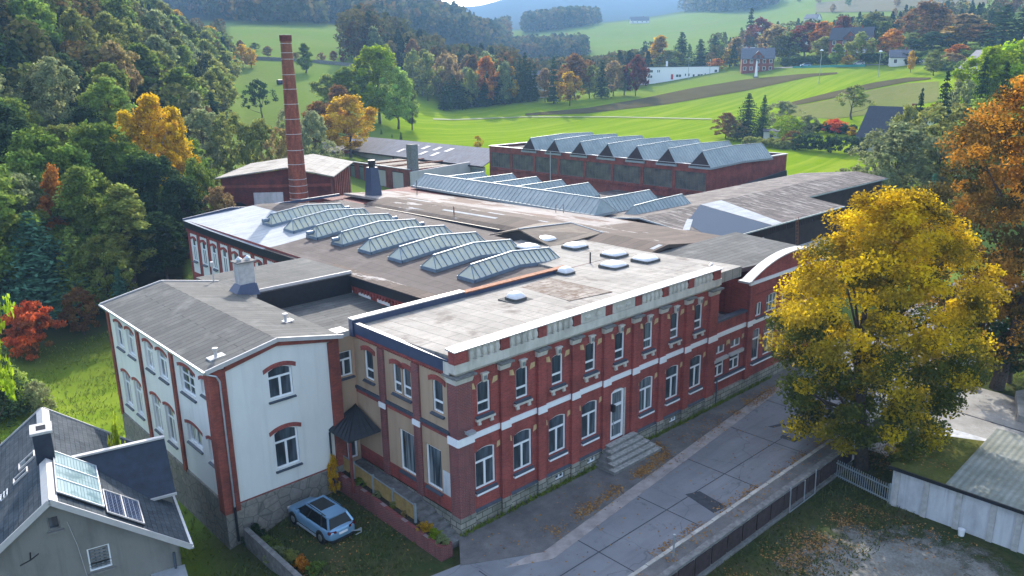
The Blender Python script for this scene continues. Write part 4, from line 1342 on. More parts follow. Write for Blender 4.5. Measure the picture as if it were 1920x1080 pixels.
# long glass ridge along y
def long_light(parent, xc, y0, y1, zb, hw_, hh, n):
    bs = MB()
    for s_ in (-1, 1):
        bs.bar((xc+s_*hw_, y0, zb+.1), (xc+s_*hw_, y1, zb+.1), .12, .3)
    for y in (y0, y1):
        bs.bar((xc-hw_-.06, y, zb+.1), (xc+hw_+.06, y, zb+.1), .12, .3)
    o = part('ridge_light', bs, ['greysteel'], parent)
    g = MB()
    for s_ in (-1, 1):
        g.poly([(xc+s_*hw_, y0, zb+.22), (xc+s_*hw_, y1, zb+.22), (xc, y1-.7, zb+hh), (xc, y0+.7, zb+hh)])
    for y, s_ in ((y0, .7), (y1, -.7)):
        g.poly([(xc-hw_, y, zb+.22), (xc+hw_, y, zb+.22), (xc, y+s_, zb+hh)])
    part('glazing', g, ['roof_glass_blue'], o)
    f = MB()
    for i in range(n+1):
        y = y0+(y1-y0)*i/n
        yr = min(max(y, y0+.7), y1-.7)
        for s_ in (-1, 1):
            f.bar((xc+s_*hw_, y, zb+.25), (xc, yr, zb+hh+.02), .05, .06)
    f.bar((xc, y0+.7, zb+hh+.03), (xc, y1-.7, zb+hh+.03), .12, .08)
    part('glazing_bars', f, ['greysteel'], o)
long_light(md, 42.5, 26.0, 60.0, 9.15, 1.85, 1.75, 44)
part('low_roof', MB().box(44.02, 56, 27, 62, 7.6, 8.6), ['felt_hall'], md)
part('dark_pit', MB().box(46, 58, 30.8, 36.2, 8.61, 8.68), ['blacksheet'], md, label='flat black sheet painted as the dark of a pit between the cross lights')  # flat sheet; the darkness inside the pit is put into its black colour
part('pit_kerb', MB().bar((46, 31.2, 8.9), (57.5, 30.9, 8.9), .4, .5), ['coping'], md)
for y, xe in ((57.6, 52.5), (53.0, 54), (48.0, 54), (43.2, 54), (38.6, 54.3), (28.8, 54.5), (24.0, 54.5)):
    roof_light(md, y, 44.4, xe, 49, 8.62 if y > 27 else 8.3, 8.62 if y > 27 else 8.5, 8.62, 1.5, 1.75, 'roof_glass_blue', 'greysteel', 16, 'roof_glass_blue', name='cross_light')
part('roof_ladder', MB().bar((38.9, 30.2, 9.2), (38.9, 30.2, 10.3), .05, .05, 0, (1, 0, 0)).bar((39.5, 29.6, 9.2), (39.5, 29.6, 10.3), .05, .05, 0, (1, 0, 0)), ['rust'], md)
part('roof_railing', MB().bar((29.0, 36.0, 9.5), (29.0, 36.0, 10.6), .05, .05, 0, (1, 0, 0)).bar((29.4, 36.6, 9.5), (29.4, 36.6, 10.6), .05, .05, 0, (1, 0, 0)).bar((29.0, 36.0, 10.55), (29.4, 36.6, 10.55), .05, .05), ['rust'], md)
part('roof_antenna', MB().tube((37.2, 54, 9), (37.2, 54, 11), .04), ['blacksheet'], md)
fl = MB().hull8([(31.2, 55.6, 8.4), (32.9, 55.6, 8.4), (32.9, 57.3, 8.4), (31.2, 57.3, 8.4), (31.5, 55.9, 13.0), (32.6, 55.9, 13.0), (32.6, 57.0, 13.0), (31.5, 57.0, 13.0)])
fl.tube((32.05, 56.45, 13.0), (32.05, 56.45, 13.9), .4, .5, 10, 1)
part('clad_chimney', fl, ['bluesheet', 'blacksheet'], md, label='tapered dark blue clad chimney')
# ---------------------------------------------------------------- 7. dark boarded shed with patched felt roof
sh = root('timber_shed', (43, 12, 0), 'low gabled shed with black boarded walls and patched tar paper roof', 'shed')
sw = MB()
sw.poly([(42.6, 12, 4.5), (42.6, 28.6, 4.5), (42.6, 28.6, 8.35), (42.6, 21, 9.4), (42.6, 12, 8.3)])
Wall(sw, 'y', 42.6, 12).build(27.4, 4.0, 8.3, [(4.6, 2.0, 5.9, 7.2, 0), (8.8, 2.0, 5.9, 7.2, 0)], .15)
sw.poly([(70, 12, 3), (70, 16.8, 3), (70, 16.8, 8.8), (70, 12, 8.3)])
sw.poly([(70, 16.8, 3), (93, 16.8, 3), (93, 16.8, 8.8), (70, 16.8, 8.8)])
sw.poly([(93, 16.8, 3), (93, 30, 3), (93, 30, 8.4), (93, 22, 9.4), (93, 16.8, 8.8)])
part('wall', sw, ['darkwood'], sh)
win_meshes('s_win', 2.0, 1.3, 0, 'cross', glass='dull_glass', frame='concrete')
for x in (47.2, 51.4):
    window(sh, 's_win', x, 12.12, 5.9, 'y')
bd = MB()
for i in range(41):
    y = 12.1+i*.4
    zt = 8.3+1.1*(1-abs(y-21)/9)-.12 if y < 21 else 9.4-1.05*(y-21)/7.6-.12
    bd.box(42.55, 42.599, y, y+.07, 4.5, zt)
for i in range(68):
    x = 42.7+i*.4
    bd.box(x, x+.07, 11.95, 11.999, 7.35, 8.25)
part('cover_battens', bd, ['darkwood'], sh)
sr = MB()
def shz(x, y):
    return float(np.interp(y, [11.5, 21, 30.5], [8.36, 9.55, 8.42]))
strip_roof(sr, [42.2, 50, 57, 63, 70.1], shz, [11.6, 16.6, 21.001], 0, .1)
strip_roof(sr, [70.1, 78, 86, 94], shz, [16.4, 21.001], 0, .1)
strip_roof(sr, [42.2, 50, 57, 63, 70, 78, 86, 94], shz, [21.001, 26, 30.0], 0, .1)
part('roof', sr, ['felt_shed'], sh)
def patch(name, mat, pts, label=None, up=.02):
    p = MB()
    p.hull8([(x, y, shz(x, y)-.06) for x, y in pts]+[(x, y, shz(x, y)+up) for x, y in pts])
    part(name, p, [mat], sh, label=label)
patch('roof_sheet', 'bluesheet2', [(42.3, 11.65), (53.0, 11.65), (53.2, 20.9), (45.0, 17.0)], 'blue grey profiled sheet area')
patch('roof_strip', 'felt_white', [(53.2, 11.64), (55.2, 11.64), (57.6, 20.9), (53.4, 20.95)], 'pale strip of new felt across the roof', .03)
patch('roof_strip', 'felt_white', [(42.35, 15.6), (43.0, 15.2), (46.9, 17.5), (46.4, 17.9)], None, .035)
lip = MB().bar((42.2, 11.55, 8.3), (70.1, 11.55, 8.3), .1, .14).bar((70, 16.35, 8.85), (94, 16.35, 8.85), .1, .14).bar((42.15, 11.55, 8.3), (42.15, 21, 9.45), .1, .16).bar((42.15, 21, 9.45), (42.15, 30, 8.4), .1, .16)
part('verge_trim', lip, ['greysteel'], sh)
ld = MB()
for dx in (0, .5):
    ld.bar((58+dx, 11.2, 4.5), (58+dx, 11.5, 8.6), .05, .05)
for k in range(9):
    ld.bar((58, 11.2+.03*k, 4.9+.4*k), (58.5, 11.2+.03*k, 4.9+.4*k), .04, .04)
part('ladder', ld, ['rust'], sh)
part('lean_to_roof', MB().hull8([(46, 8.8, 4.6), (66, 8.8, 4.6), (66, 11.94, 4.9), (46, 11.94, 4.9), (46, 8.8, 4.75), (66, 8.8, 4.75), (66, 11.94, 5.05), (46, 11.94, 5.05)]), ['tin_white'], sh, label='shiny sheet metal lean-to roof')
part('lean_to_wall', MB().box(46.2, 65.8, 9.0, 11.9, -1, 4.6), ['brick_old'], sh)
# ---------------------------------------------------------------- 8. the tall brick hall with seven glass saw-tooth roofs
eh = root('brick_hall', (87.5, 42.5, 0), 'flat roofed red brick hall with seven parallel glazed roof lights', 'building')
ew = MB()
span = 96.7-42.5
pw = span/8
eops = [(pw*(i+.5), pw-.62, 4.95, 8.0, 0) for i in range(8)]
Wall(ew, 'x', 87.5, 96.7).build(span, -1, 9.25, eops, .3)
ew.poly([(87.5, 42.5, -1), (113, 42.5, -1), (113, 42.5, 9.1), (87.5, 42.5, 9.25)])
ew.poly([(87.5, 96.7, -1), (113, 96.7, -1), (113, 96.7, 9.1), (87.5, 96.7, 9.25)])
ew.poly([(113, 42.5, -1), (113, 96.7, -1), (113, 96.7, 9.1), (113, 42.5, 9.1)])
part('wall', ew, ['brick_old'], eh)
win_meshes('e_win', pw-.62, 3.05, 0, 'bars', glass='factory_glass', frame='concrete_dark', fw=.06)
for i in range(8):
    window(eh, 'e_win', 87.7, 96.7-pw*(i+.5), 4.95, 'x')
part('roof', MB().box(87.9, 112.7, 42.9, 96.3, 8.3, 8.75), ['felt_hall'], eh)
pc = MB().box(87.35, 87.9, 42.35, 96.85, 9.252, 9.34).box(112.6, 113.15, 42.35, 96.85, 9.13, 9.24)
pc.hull8([(87.9, 42.35, 9.2), (112.6, 42.35, 9.06), (112.6, 42.9, 9.06), (87.9, 42.9, 9.2), (87.9, 42.35, 9.34), (112.6, 42.35, 9.24), (112.6, 42.9, 9.24), (87.9, 42.9, 9.34)])
pc.hull8([(87.9, 96.3, 9.2), (112.6, 96.3, 9.06), (112.6, 96.85, 9.06), (87.9, 96.85, 9.2), (87.9, 96.3, 9.34), (112.6, 96.3, 9.24), (112.6, 96.85, 9.24), (87.9, 96.85, 9.34)])
part('coping', pc, ['coping'], eh)
dt = MB()
dt.comb('x', 87.38, 87.499, 42.6, 96.6, 108, 4.30, 4.6, 4.75)
part('dentil_course', dt, ['brick_old'], eh)
part('downpipe', MB().tube((87.3, 78.4, 9.2), (87.3, 78.4, 2), .09), ['coping'], eh)
for i in range(7):
    y = 84.6-6.75*i
    roof_light(eh, y, 87.4, 107, 97, 8.72, 9.0, 8.72, 2.1, 2.75, 'roof_glass_blue', 'greysteel', 26, 'darkwood_face')
part('low_roof', MB().box(58, 87.4, 30, 46, 3.0, 4.3).box(56.2, 87.4, 46, 62, 2.5, 3.4), ['felt_shed'], eh)
part('tar_skirt', MB().hull8([(89, 42.0, 4), (113, 42.0, 4), (113, 42.49, 4), (89, 42.49, 4), (89, 42.3, 4.5), (113, 42.3, 6.2), (113, 42.49, 6.2), (89, 42.49, 4.5)]), ['blacksheet'], eh)
part('side_roof', MB().hull8([(90, 30.5, 4), (118, 30.5, 4), (118, 42.0, 4), (90, 42.0, 4), (90, 30.5, 8.2), (118, 26.0, 7.0), (118, 42.0, 5.2), (90, 42.0, 4.6)]), ['felt_shed'], eh)
# ---------------------------------------------------------------- 9. long low warehouse behind
br = root('warehouse', (86.5, 97, 0), 'long low warehouse with grey fibre cement roof beside the brick hall', 'building')
bw2 = MB()
Wall(bw2, 'x', 86.5, 156).build(59, -2, 4.9, [(59-3.2-5.6*i, 4.6, 2.0, 4.3, 0) for i in range(6)], .2)
bw2.poly([(86.5, 156, -2), (98, 156, -2), (98, 156, 4.9), (92.2, 156, 7.8), (86.5, 156, 4.9)])
part('wall', bw2, ['plaster_court'], br)
win_meshes('b_win', 4.6, 2.3, 0, 'bars', glass='dull_glass', frame='greysteel')
for i in range(6):
    window(br, 'b_win', 86.68, 97+3.2+5.6*i, 2.0, 'x')
    part('wall_pier', MB().box(86.38, 86.498, 97+6.0+5.6*i-.3, 97+6.0+5.6*i+.3, -2, 4.85), ['brick_old'], br)
brf = MB()
brf.hull8([(85.8, 97, 4.85), (92.2, 97, 7.85), (92.2, 157, 7.85), (85.8, 157, 4.85), (85.8, 97, 5.05), (92.2, 97, 8.05), (92.2, 157, 8.05), (85.8, 157, 5.05)])
brf.hull8([(92.2, 97, 7.85), (99, 97, 4.85), (99, 157, 4.85), (92.2, 157, 7.85), (92.2, 97, 8.05), (99, 97, 5.05), (99, 157, 5.05), (92.2, 157, 8.05)])
part('roof', brf, ['fibre_roof'], br)
part('roof_edge', MB().bar((85.75, 97, 4.9), (85.75, 157, 4.9), .14, .28).bar((85.8, 157.05, 4.95), (92.2, 157.05, 7.95), .14, .28), ['darkwood'], br)
for y in (131, 126.5, 122, 117.5):
    for xa in (87.3, 89.4):
        yy = y-(xa-87.3)*1.3
        zq = lambda x: 5.05+(x-85.8)/6.4*3.0
        part('roof_window', MB().hull8([(xa, yy-1.2, zq(xa)-.1), (xa+1.5, yy-2.2, zq(xa+1.5)-.1), (xa+1.5, yy-.9, zq(xa+1.5)-.1), (xa, yy+.1, zq(xa)-.1), (xa, yy-1.2, zq(xa)+.05), (xa+1.5, yy-2.2, zq(xa+1.5)+.05), (xa+1.5, yy-.9, zq(xa+1.5)+.05), (xa, yy+.1, zq(xa)+.05)]), ['coping'], br)
part('side_roof', MB().hull8([(80.6, 148.5, 4.9), (88.3, 148, 6.9), (88.3, 150, 6.9), (80.6, 166, 4.9), (80.6, 148.5, 5.1), (88.3, 148, 7.1), (85.8, 165, 7.1), (80.6, 166, 5.1)]), ['fibre_roof'], br)
part('side_wall', MB().box(81.2, 86.4, 149, 165, -2, 4.9), ['brick_old'], br)
# roofless front block with boarded openings
rb = MB()
Wall(rb, 'x', 70.5, 127).build(24.5, -2, 5.3, [(2.9, 2.0, .8, 4.9, 0), (6.6, 2.0, .8, 4.9, 0), (12.6, 7.0, 1.0, 4.6, 0), (20.4, 4.2, 1.0, 4.6, 0)], .3)
rb.poly([(70.5, 102.5, -2), (86.4, 102.5, -2), (86.4, 102.5, 5.3), (70.5, 102.5, 5.3)])
part('front_block', rb, ['brick_old'], br)
part('boarded_opening', MB().box(70.75, 70.8, 123.1, 125.1, .8, 4.9).box(70.75, 70.8, 119.4, 121.4, .8, 4.9), ['castmetal'], br)
part('boarded_wall', MB().box(70.75, 70.8, 110.9, 117.9, 1.0, 4.6).box(70.75, 70.8, 104.5, 108.7, 1.0, 4.6), ['plaster_court'], br)
part('flat_roof', MB().box(70.7, 86.4, 102.6, 127, 4.4, 4.6), ['darkwood'], br)
part('roof_beam', MB().bar((70.6, 118, 5.2), (86, 118, 5.2), .3, .3).bar((70.6, 111, 5.2), (86, 111, 5.2), .3, .3), ['rust'], br)
part('wall_coping', MB().box(70.3, 70.85, 102.3, 127.2, 5.301, 5.45), ['concrete'], br)
part('end_wall', MB().hull8([(70.6, 101.8, -2), (86.4, 101.8, -2), (86.4, 102.3, -2), (70.6, 102.3, -2), (70.6, 101.8, 4.9), (86.4, 101.8, 5.6), (86.4, 102.3, 5.6), (70.6, 102.3, 4.9)]), ['plaster_court'], br)
part('concrete_chimney', MB().box(71.3, 73.0, 102.4, 104.1, 3, 10.3), ['concrete_dark'], br)
# ---------------------------------------------------------------- 10. boiler house, square to the camera, and the tall stack
bz = R(-40.6)
pb = polar(413, 333, 118)
bh = root('boiler_house', (float(pb[0]), float(pb[1]), 0), 'red brick boiler house with a pale low gabled roof behind the tall chimney', 'building', None, bz)
WL[bh] = (0, 0, 0)
W_ = 15.3
L_ = 17
ez = 10.7
bw = MB()
Wall(bw, 'y', 0, 0).build(W_, -1, ez-.1, [(2.0, 2.4, 3.2, 6.8, .5), (12.6, 2.0, 3.2, 6.8, .4)], .35)
bw.poly([(0, 0, ez-.1), (W_, 0, ez-.1), (W_*.62, 0, ez+1.15)])
Wall(bw, '+x', W_, 0).build(L_, -1, ez, [(1.2+1.55*i, .85, 3.0, 7.6, .2) for i in range(10)], .25)
bw.poly([(0, 0, -1), (0, L_, -1), (0, L_, ez), (0, 0, ez)])
part('wall', bw, ['brick_dark'], bh)
part('gable_band', MB().box(-.06, W_+.06, -.12, -.002, 9.3, 9.7), ['brick_old'], bh)
part('door_leaf', MB().box(4.4, 6.4, -.14, -.003, 2.5, 8.6).box(6.42, 7.6, -.16, -.003, 2.5, 8.6).box(7.62, 8.5, -.14, -.003, 2.5, 8.6), ['garage_render'], bh, label='pale boarded gates in the front')
for i in range(9):
    part('pilaster', MB().box(W_+.001, W_+.25, 1.7+1.55*i+.1, 1.7+1.55*i+.65, -1, ez-.3), ['brick_old'], bh)
part('dark_window', MB().box(.9, 3.1, .3, .34, 3.2, 7.2).box(11.6, 13.6, .3, .34, 3.2, 7.2).box(W_-.3, W_-.24, .5, L_-.5, 3, 7.8), ['interior'], bh)
rr = MB()
for (xa, za), (xb, zb) in (((-.6, ez-.05), (W_*.62, ez+1.3)), ((W_*.62, ez+1.3), (W_+.6, ez-.05))):
    rr.hull8([(xa, -.7, za), (xb, -.7, zb), (xb, L_+.6, zb), (xa, L_+.6, za), (xa, -.7, za+.14), (xb, -.7, zb+.14), (xb, L_+.6, zb+.14), (xa, L_+.6, za+.14)])
part('roof', rr, ['felt_light'], bh)
tk = root('brick_chimney', (24.4, 62, 0), 'tall tapering red brick factory chimney with pale iron rings', 'chimney')
cs = MB().tube((24.4, 62, -1), (24.4, 62, 28.55), 1.42, .66, 28)
cs.tube((24.4, 62, 28.551), (24.4, 62, 29.25), .74, .74, 28, 1)
o = part('shaft', cs, ['stack_brick', 'brick_dark'], tk)
part('top_rim', MB().tube((24.4, 62, 29.251), (24.4, 62, 29.3), .78, .62, 28), ['concrete_dark'], tk)
py_ring = [76, 99, 111, 140, 167, 195, 223, 251, 281, 307, 335, 347, 360, 371, 380]
for py in py_ring:
    p = polar(536+(py-66)*.083, py, math.hypot(24.4-CAM[0], 62-CAM[1]))
    z = float(p[2])
    if z > 28.4: z = 28.3
    r = 1.42+(.66-1.42)*(z+1)/29.55
    part('iron_ring', MB().tube((24.4, 62, z-.035), (24.4, 62, z+.035), r+.03, r+.028, 28), ['concrete'], tk)
cl = MB()
for k in range(40):
    z = 2+k*.66
    r = 1.42+(.66-1.42)*(z+1)/29.55
    a = R(205)
    cl.tube((24.4+math.cos(a)*(r+.12)-.2*math.sin(a), 62+math.sin(a)*(r+.12)+.2*math.cos(a), z), (24.4+math.cos(a)*(r+.12)+.2*math.sin(a), 62+math.sin(a)*(r+.12)-.2*math.cos(a), z), .02, None, 5)
part('climbing_irons', cl, ['rust'], tk)
# ---------------------------------------------------------------- 11. small slate roofed house, bottom left
hz = R(-11.7)
ho = root('slate_house', (-18.3, 5.0, -1.6), 'small grey rendered house with slate roof, solar panels and a side dormer', 'house', None, hz)
WL[ho] = (0, 0, 1.6)      # local heights are given above street level
HZ = 7.5
def hx(x): return HZ-.77*abs(x)
def hpart(name, mb, mats, parent=ho, label=None):
    if isinstance(mats, str): mats = [mats]
    if name in ('verge_board', 'gutter', 'ridge_cap'):
        isl = mb.islands()
        for x in isl[:-1]:
            x.v = [(a, b, c+1.6) for a, b, c in x.v]
            link(name, x.mesh(name, mats), parent)
        mb = isl[-1]
    mb.v = [(a, b, c+1.6) for a, b, c in mb.v]
    o = link(name, mb.mesh(name, mats), parent)
    WL[o] = (0, 0, 0)
    if label: o['label'] = label
    return o
w = MB()
Wall(w, 'y', -4.7, .3).build(9.4, -2.5, 3.6, [(4.7+1.48, .9, 3.4, 3.599, 0)], .15)
Wall(w, 'y', -4.7, .3).build(9.4, 3.6, 3.75, [(4.7+1.48, .9, 3.6, 3.75, 0)], .15)
def gable(mb, y, ops):
    # gable triangle above z=3.75 cut in strips round the two windows
    cuts = sorted({3.75, HZ-.12}|{z for o in ops for z in (o[2], o[3])})
    for za, zb in zip(cuts, cuts[1:]):
        ha, hb = (HZ-za)/.77-.1, max((HZ-zb)/.77-.1, .02)
        mid = (za+zb)/2
        holes = sorted([(o[0]-o[1]/2, o[0]+o[1]/2) for o in ops if o[2] < mid < o[3]])
        if not holes:
            mb.poly([(-ha, y, za), (ha, y, za), (hb, y, zb), (-hb, y, zb)])
        else:
            a, b = holes[0]
            mb.poly([(-ha, y, za), (a, y, za), (a, y, zb), (-hb, y, zb)])
            mb.poly([(b, y, za), (ha, y, za), (hb, y, zb), (b, y, zb)])
    for c, wd, z0, z1 in ops:
        for x in (c-wd/2, c+wd/2):
            mb.poly([(x, y, z0), (x, y+.15, z0), (x, y+.15, z1), (x, y, z1)])
        for z in (z0, z1):
            mb.poly([(c-wd/2, y, z), (c+wd/2, y, z), (c+wd/2, y+.15, z), (c-wd/2, y+.15, z)])
gable(w, .3, [(1.48, .9, 3.75, 4.55), (0.0, .46, 5.93, 6.58)])
gable(w, 11.0, [])
w.poly([(-4.7, .3, -2.5), (-4.7, 11, -2.5), (-4.7, 11, 3.9), (-4.7, .3, 3.9)])
w.poly([(4.7, .3, -2.5), (4.7, 11, -2.5), (4.7, 11, 3.9), (4.7, .3, 3.9)])
w.poly([(-4.7, 11, -2.5), (4.7, 11, -2.5), (4.7, 11, 3.75), (-4.7, 11, 3.75)])
w.box(3.9, 5.15, 4.35, 7.3, -2.5, 4.2)
w.poly([(5.15, 4.35, 4.2), (5.15, 7.3, 4.2), (5.15, 5.8, 6.35)])
hpart('wall', w, ['house_render'])
rr = MB()
for sg in (-1, 1):
    rr.hull8([(0, 0, HZ-.14), (sg*5.25, 0, hx(5.25)-.14), (sg*5.25, 11.3, hx(5.25)-.14), (0, 11.3, HZ-.14), (0, 0, HZ), (sg*5.25, 0, hx(5.25)), (sg*5.25, 11.3, hx(5.25)), (0, 11.3, HZ)])
roof = hpart('roof', rr, ['slate'])
dr = MB()
dr.hull8([(1.2, 5.8, 6.50), (5.3, 5.8, 6.50), (5.3, 3.95, 4.22), (1.3, 3.95, 4.22), (1.2, 5.8, 6.62), (5.3, 5.8, 6.62), (5.3, 3.9, 4.34), (1.3, 3.9, 4.34)])
dr.hull8([(1.2, 5.8, 6.50), (5.3, 5.8, 6.50), (5.3, 7.65, 4.22), (1.3, 7.65, 4.22), (1.2, 5.8, 6.62), (5.3, 5.8, 6.62), (5.3, 7.7, 4.34), (1.3, 7.7, 4.34)])
dm = hpart('dormer_roof', dr, ['slate_dark'])  # shade on the dormer slope is put in as a darker slate colour
hpart('ridge_cap', MB().bar((1.0, 5.8, 6.66), (5.32, 5.8, 6.66), .26, .10), ['coping'], dm)
hpart('dormer_gutter', MB().bar((3.6, 3.86, 4.28), (5.34, 3.86, 4.28), .12, .12), ['coping'], dm)
rc = MB()
for y0, y1 in ((0, 4.4), (5.6, 11.3)):
    for sg in (-1, 1):
        rc.hull8([(0, y0, HZ), (sg*.3, y0, hx(.3)), (sg*.3, y1, hx(.3)), (0, y1, HZ), (0, y0, HZ+.05), (sg*.3, y0, hx(.3)+.05), (sg*.3, y1, hx(.3)+.05), (0, y1, HZ+.05)])
hpart('ridge_cap', rc, ['coping'], roof)
vb = MB()
for y in (-.03, 11.33):
    for sg in (-1, 1):
        vb.bar((0, y, HZ-.07), (sg*5.28, y, hx(5.28)-.07), .06, .26)
hpart('verge_board', vb, ['coping'])
gg = MB()
for sg in (-1, 1):
    gg.bar((sg*5.32, -.05, hx(5.3)-.1), (sg*5.32, 11.4, hx(5.3)-.1), .12, .1)
hpart('gutter', gg, ['zinc'])
ch = MB().box(-.38, .38, 4.5, 5.5, 6.6, 8.75).box(-.46, .46, 4.4, 5.6, 8.75, 8.87, 1).box(-.2, .2, 4.7, 5.3, 8.871, 8.876, 2)
hpart('chimney', ch, ['slate_dark', 'concrete', 'interior'])
def on(x, h=0): return HZ-.77*abs(x)+h
def panel(name, mat, x0, x1, y0, y1, nx, ny, frame='coping', lift_=.14):
    g = MB()
    g.poly([(x0, y0, on(x0, lift_)), (x1, y0, on(x1, lift_)), (x1, y1, on(x1, lift_)), (x0, y1, on(x0, lift_))])
    o = hpart(name, g, [mat])
    f = MB()
    for i in range(nx+1):
        x = x0+(x1-x0)*i/nx
        f.bar((x, y0-.02, on(x, lift_+.01)), (x, y1+.02, on(x, lift_+.01)), .05, .06)
    for j in range(ny+1):
        y = y0+(y1-y0)*j/ny
        f.bar((x0, y, on(x0, lift_+.012)), (x1, y, on(x1, lift_+.012)), .05, .06)
    hpart('frame', f, [frame], o)
    b = MB()
    b.hull8([(x0, y0, on(x0, -.02)), (x1, y0, on(x1, -.02)), (x1, y1, on(x1, -.02)), (x0, y1, on(x0, -.02)), (x0, y0, on(x0, lift_-.02)), (x1, y0, on(x1, lift_-.02)), (x1, y1, on(x1, lift_-.02)), (x0, y1, on(x0, lift_-.02))])
    hpart('mounting', b, ['blacksheet'], o)
panel('solar_collector', 'collector', .32, 2.0, .8, 5.3, 1, 3, 'zinc', .17)
panel('solar_panel', 'pv_cells', 2.1, 3.48, .45, 2.75, 2, 1)
for a in ((-1.45, -.85, 4.75, 5.25), (-1.2, -.5, 5.75, 6.4)):
    g = MB()
    g.poly([(a[0], a[2], on(a[0], .07)), (a[1], a[2], on(a[1], .07)), (a[1], a[3], on(a[1], .07)), (a[0], a[3], on(a[0], .07))])
    o = hpart('roof_window', g, ['glass'])
    f = MB()
    for x in a[:2]:
        f.bar((x, a[2]-.04, on(x, .07)), (x, a[3]+.04, on(x, .07)), .07, .09)
    for y in a[2:]:
        f.bar((a[0], y, on(a[0], .071)), (a[1], y, on(a[1], .071)), .07, .09)
    hpart('frame', f, ['coping'], o)
rg = MB()
for k in range(3):
    x = -1.75-.14*k
    rg.bar((x, 4.1, on(x, .15)), (x, 4.75, on(x, .15)), .03, .03)
rg.bar((-1.75, 4.1, on(1.75, .12)), (-2.03, 4.1, on(2.03, .12)), .03, .03).bar((-1.75, 4.75, on(1.75, .12)), (-2.03, 4.75, on(2.03, .12)), .03, .03)
hpart('roof_step', rg, ['zinc'])
def hwin(name, x, z, wd, h, blinds=False):
    g = MB()
    g.poly([(x-wd/2, .43, z), (x+wd/2, .43, z), (x+wd/2, .43, z+h), (x-wd/2, .43, z+h)])
    o = hpart(name, g, ['glass'])
    f = MB()
    for q in ((x-wd/2, x-wd/2+.06, z, z+h), (x+wd/2-.06, x+wd/2, z, z+h), (x-wd/2+.06, x+wd/2-.06, z, z+.06), (x-wd/2+.06, x+wd/2-.06, z+h-.06, z+h)):
        f.box(q[0], q[1], .34, .44, q[2], q[3])
    hpart('frame', f, ['white_paint' if blinds else 'concrete_dark'], o)
    s = MB().box(x-wd/2-.08, x+wd/2+.1, .12, .31, z-.12, z-.03)
    hpart('sill', s, ['house_render'], o)
    if blinds:
        b = MB()
        for k in range(5):
            b.box(x-wd/2+.07, x+wd/2-.07, .40, .425, z+h-.2-.16*k, z+h-.1-.16*k)
        hpart('blind', b, ['concrete_dark'], o)
hwin('window', 1.48, 3.4, .9, 1.15, True)
hwin('window', 0.0, 5.93, .46, .65)
ar = MB().tube((-1.05, .28, 5.15), (-1.05, -.25, 5.1), .03).tube((-1.05, -.25, 5.1), (-.72, -.35, 5.35), .03).tube((-1.05, -.25, 5.1), (-1.45, -.2, 4.95), .03)
hpart('wall_bracket', ar, ['blacksheet'])
hpart('cable', MB().tube((.5, .27, 6.15), (.72, .27, 4.9), .015, None, 5).tube((.72, .27, 4.9), (.95, .27, 2.5), .015, None, 5), ['coping'])
hpart('downpipe', MB().tube((4.5, .2, 3.2), (4.5, .2, -1), .06), ['slate_sill'])
hpart('porch_roof', MB().hull8([(3.4, -1.2, 2.0), (4.9, -1.2, 2.0), (4.9, .28, 2.3), (3.4, .28, 2.3), (3.4, -1.2, 2.08), (4.9, -1.2, 2.08), (4.9, .28, 2.38), (3.4, .28, 2.38)]), ['zinc'])
# ---------------------------------------------------------------- 12. street, pavement, kerb
def sheet(name, poly, z0, z1, mat, kind='structure', **kw):
    p = MB().prism(poly, 'z', z0, z1)
    x, y = poly[0]
    return single(name, p, [mat], (x, y, z0), kind=kind, **kw)
sheet('road', [(-45, -9.0), (110, -9.0), (110, -1.5), (36, -1.5), (2, -4.4), (-1.8, -2.2), (-9, -1.0), (-45, -3)], -2.2, 0, 'asphalt')
sheet('pavement', [(-1.9, -2.3), (2.0, -4.45), (30, -1.45), (110, -1.45), (110, -.2), (-.3, -.2)], -.8, .03, 'pavement')
sheet('gutter_strip', [(-.4, -4.05), (2.0, -5.25), (34, -1.85), (34, -1.15), (2.2, -4.2)], -.1, .012, 'gutter')
k = MB()
x = -30.0
i = 0
while x < 62:
    l = 1.0
    k.box(x, x+l-.03, -9.22, -9.0, -.6, .12+.01*math.sin(i*3.1))
    x += l
    i += 1
single('kerb', k, ['kerbstone'], (0, -9.1, 0), kind='structure')
sheet('footway', [(-30, -10.05), (30, -10.05), (30, -9.225), (-30, -9.225)], -2.2, .09, 'pavement')
j = MB()
for x in (-1.5, 4.2, 10.2, 16.3, 22.5, 28.6):
    j.box(x-.03, x+.03, -8.99, -3.3+.085*max(0, x), -.02, .006)
j.box(-8, 34, -6.55, -6.49, -.02, .0065)
single('road_joints', j, ['asphalt_dark'], (0, -6.5, 0), kind='structure')
pz = lambda px, py: tuple(Zp(px, py, 0)[:2])
sheet('road_patch', [pz(1285, 927), pz(1312, 921), pz(1363, 950), pz(1338, 962)], -.05, .009, 'asphalt_dark')
tr = MB()
ring = [pz(a, b) for a, b in ((1440, 800), (1465, 794), (1500, 800), (1512, 818), (1490, 829), (1462, 820))]
inn = [pz(a, b) for a, b in ((1450, 802), (1467, 798), (1494, 803), (1502, 816), (1488, 823), (1468, 815))]
for a in range(5):
    q = [ring[a], ring[a+1], inn[a+1], inn[a]]
    tr.prism(q, 'z', -.05, .0085)
single('trench_patch', tr, ['asphalt_dark'], tuple(ring[0])+(0,), kind='structure')
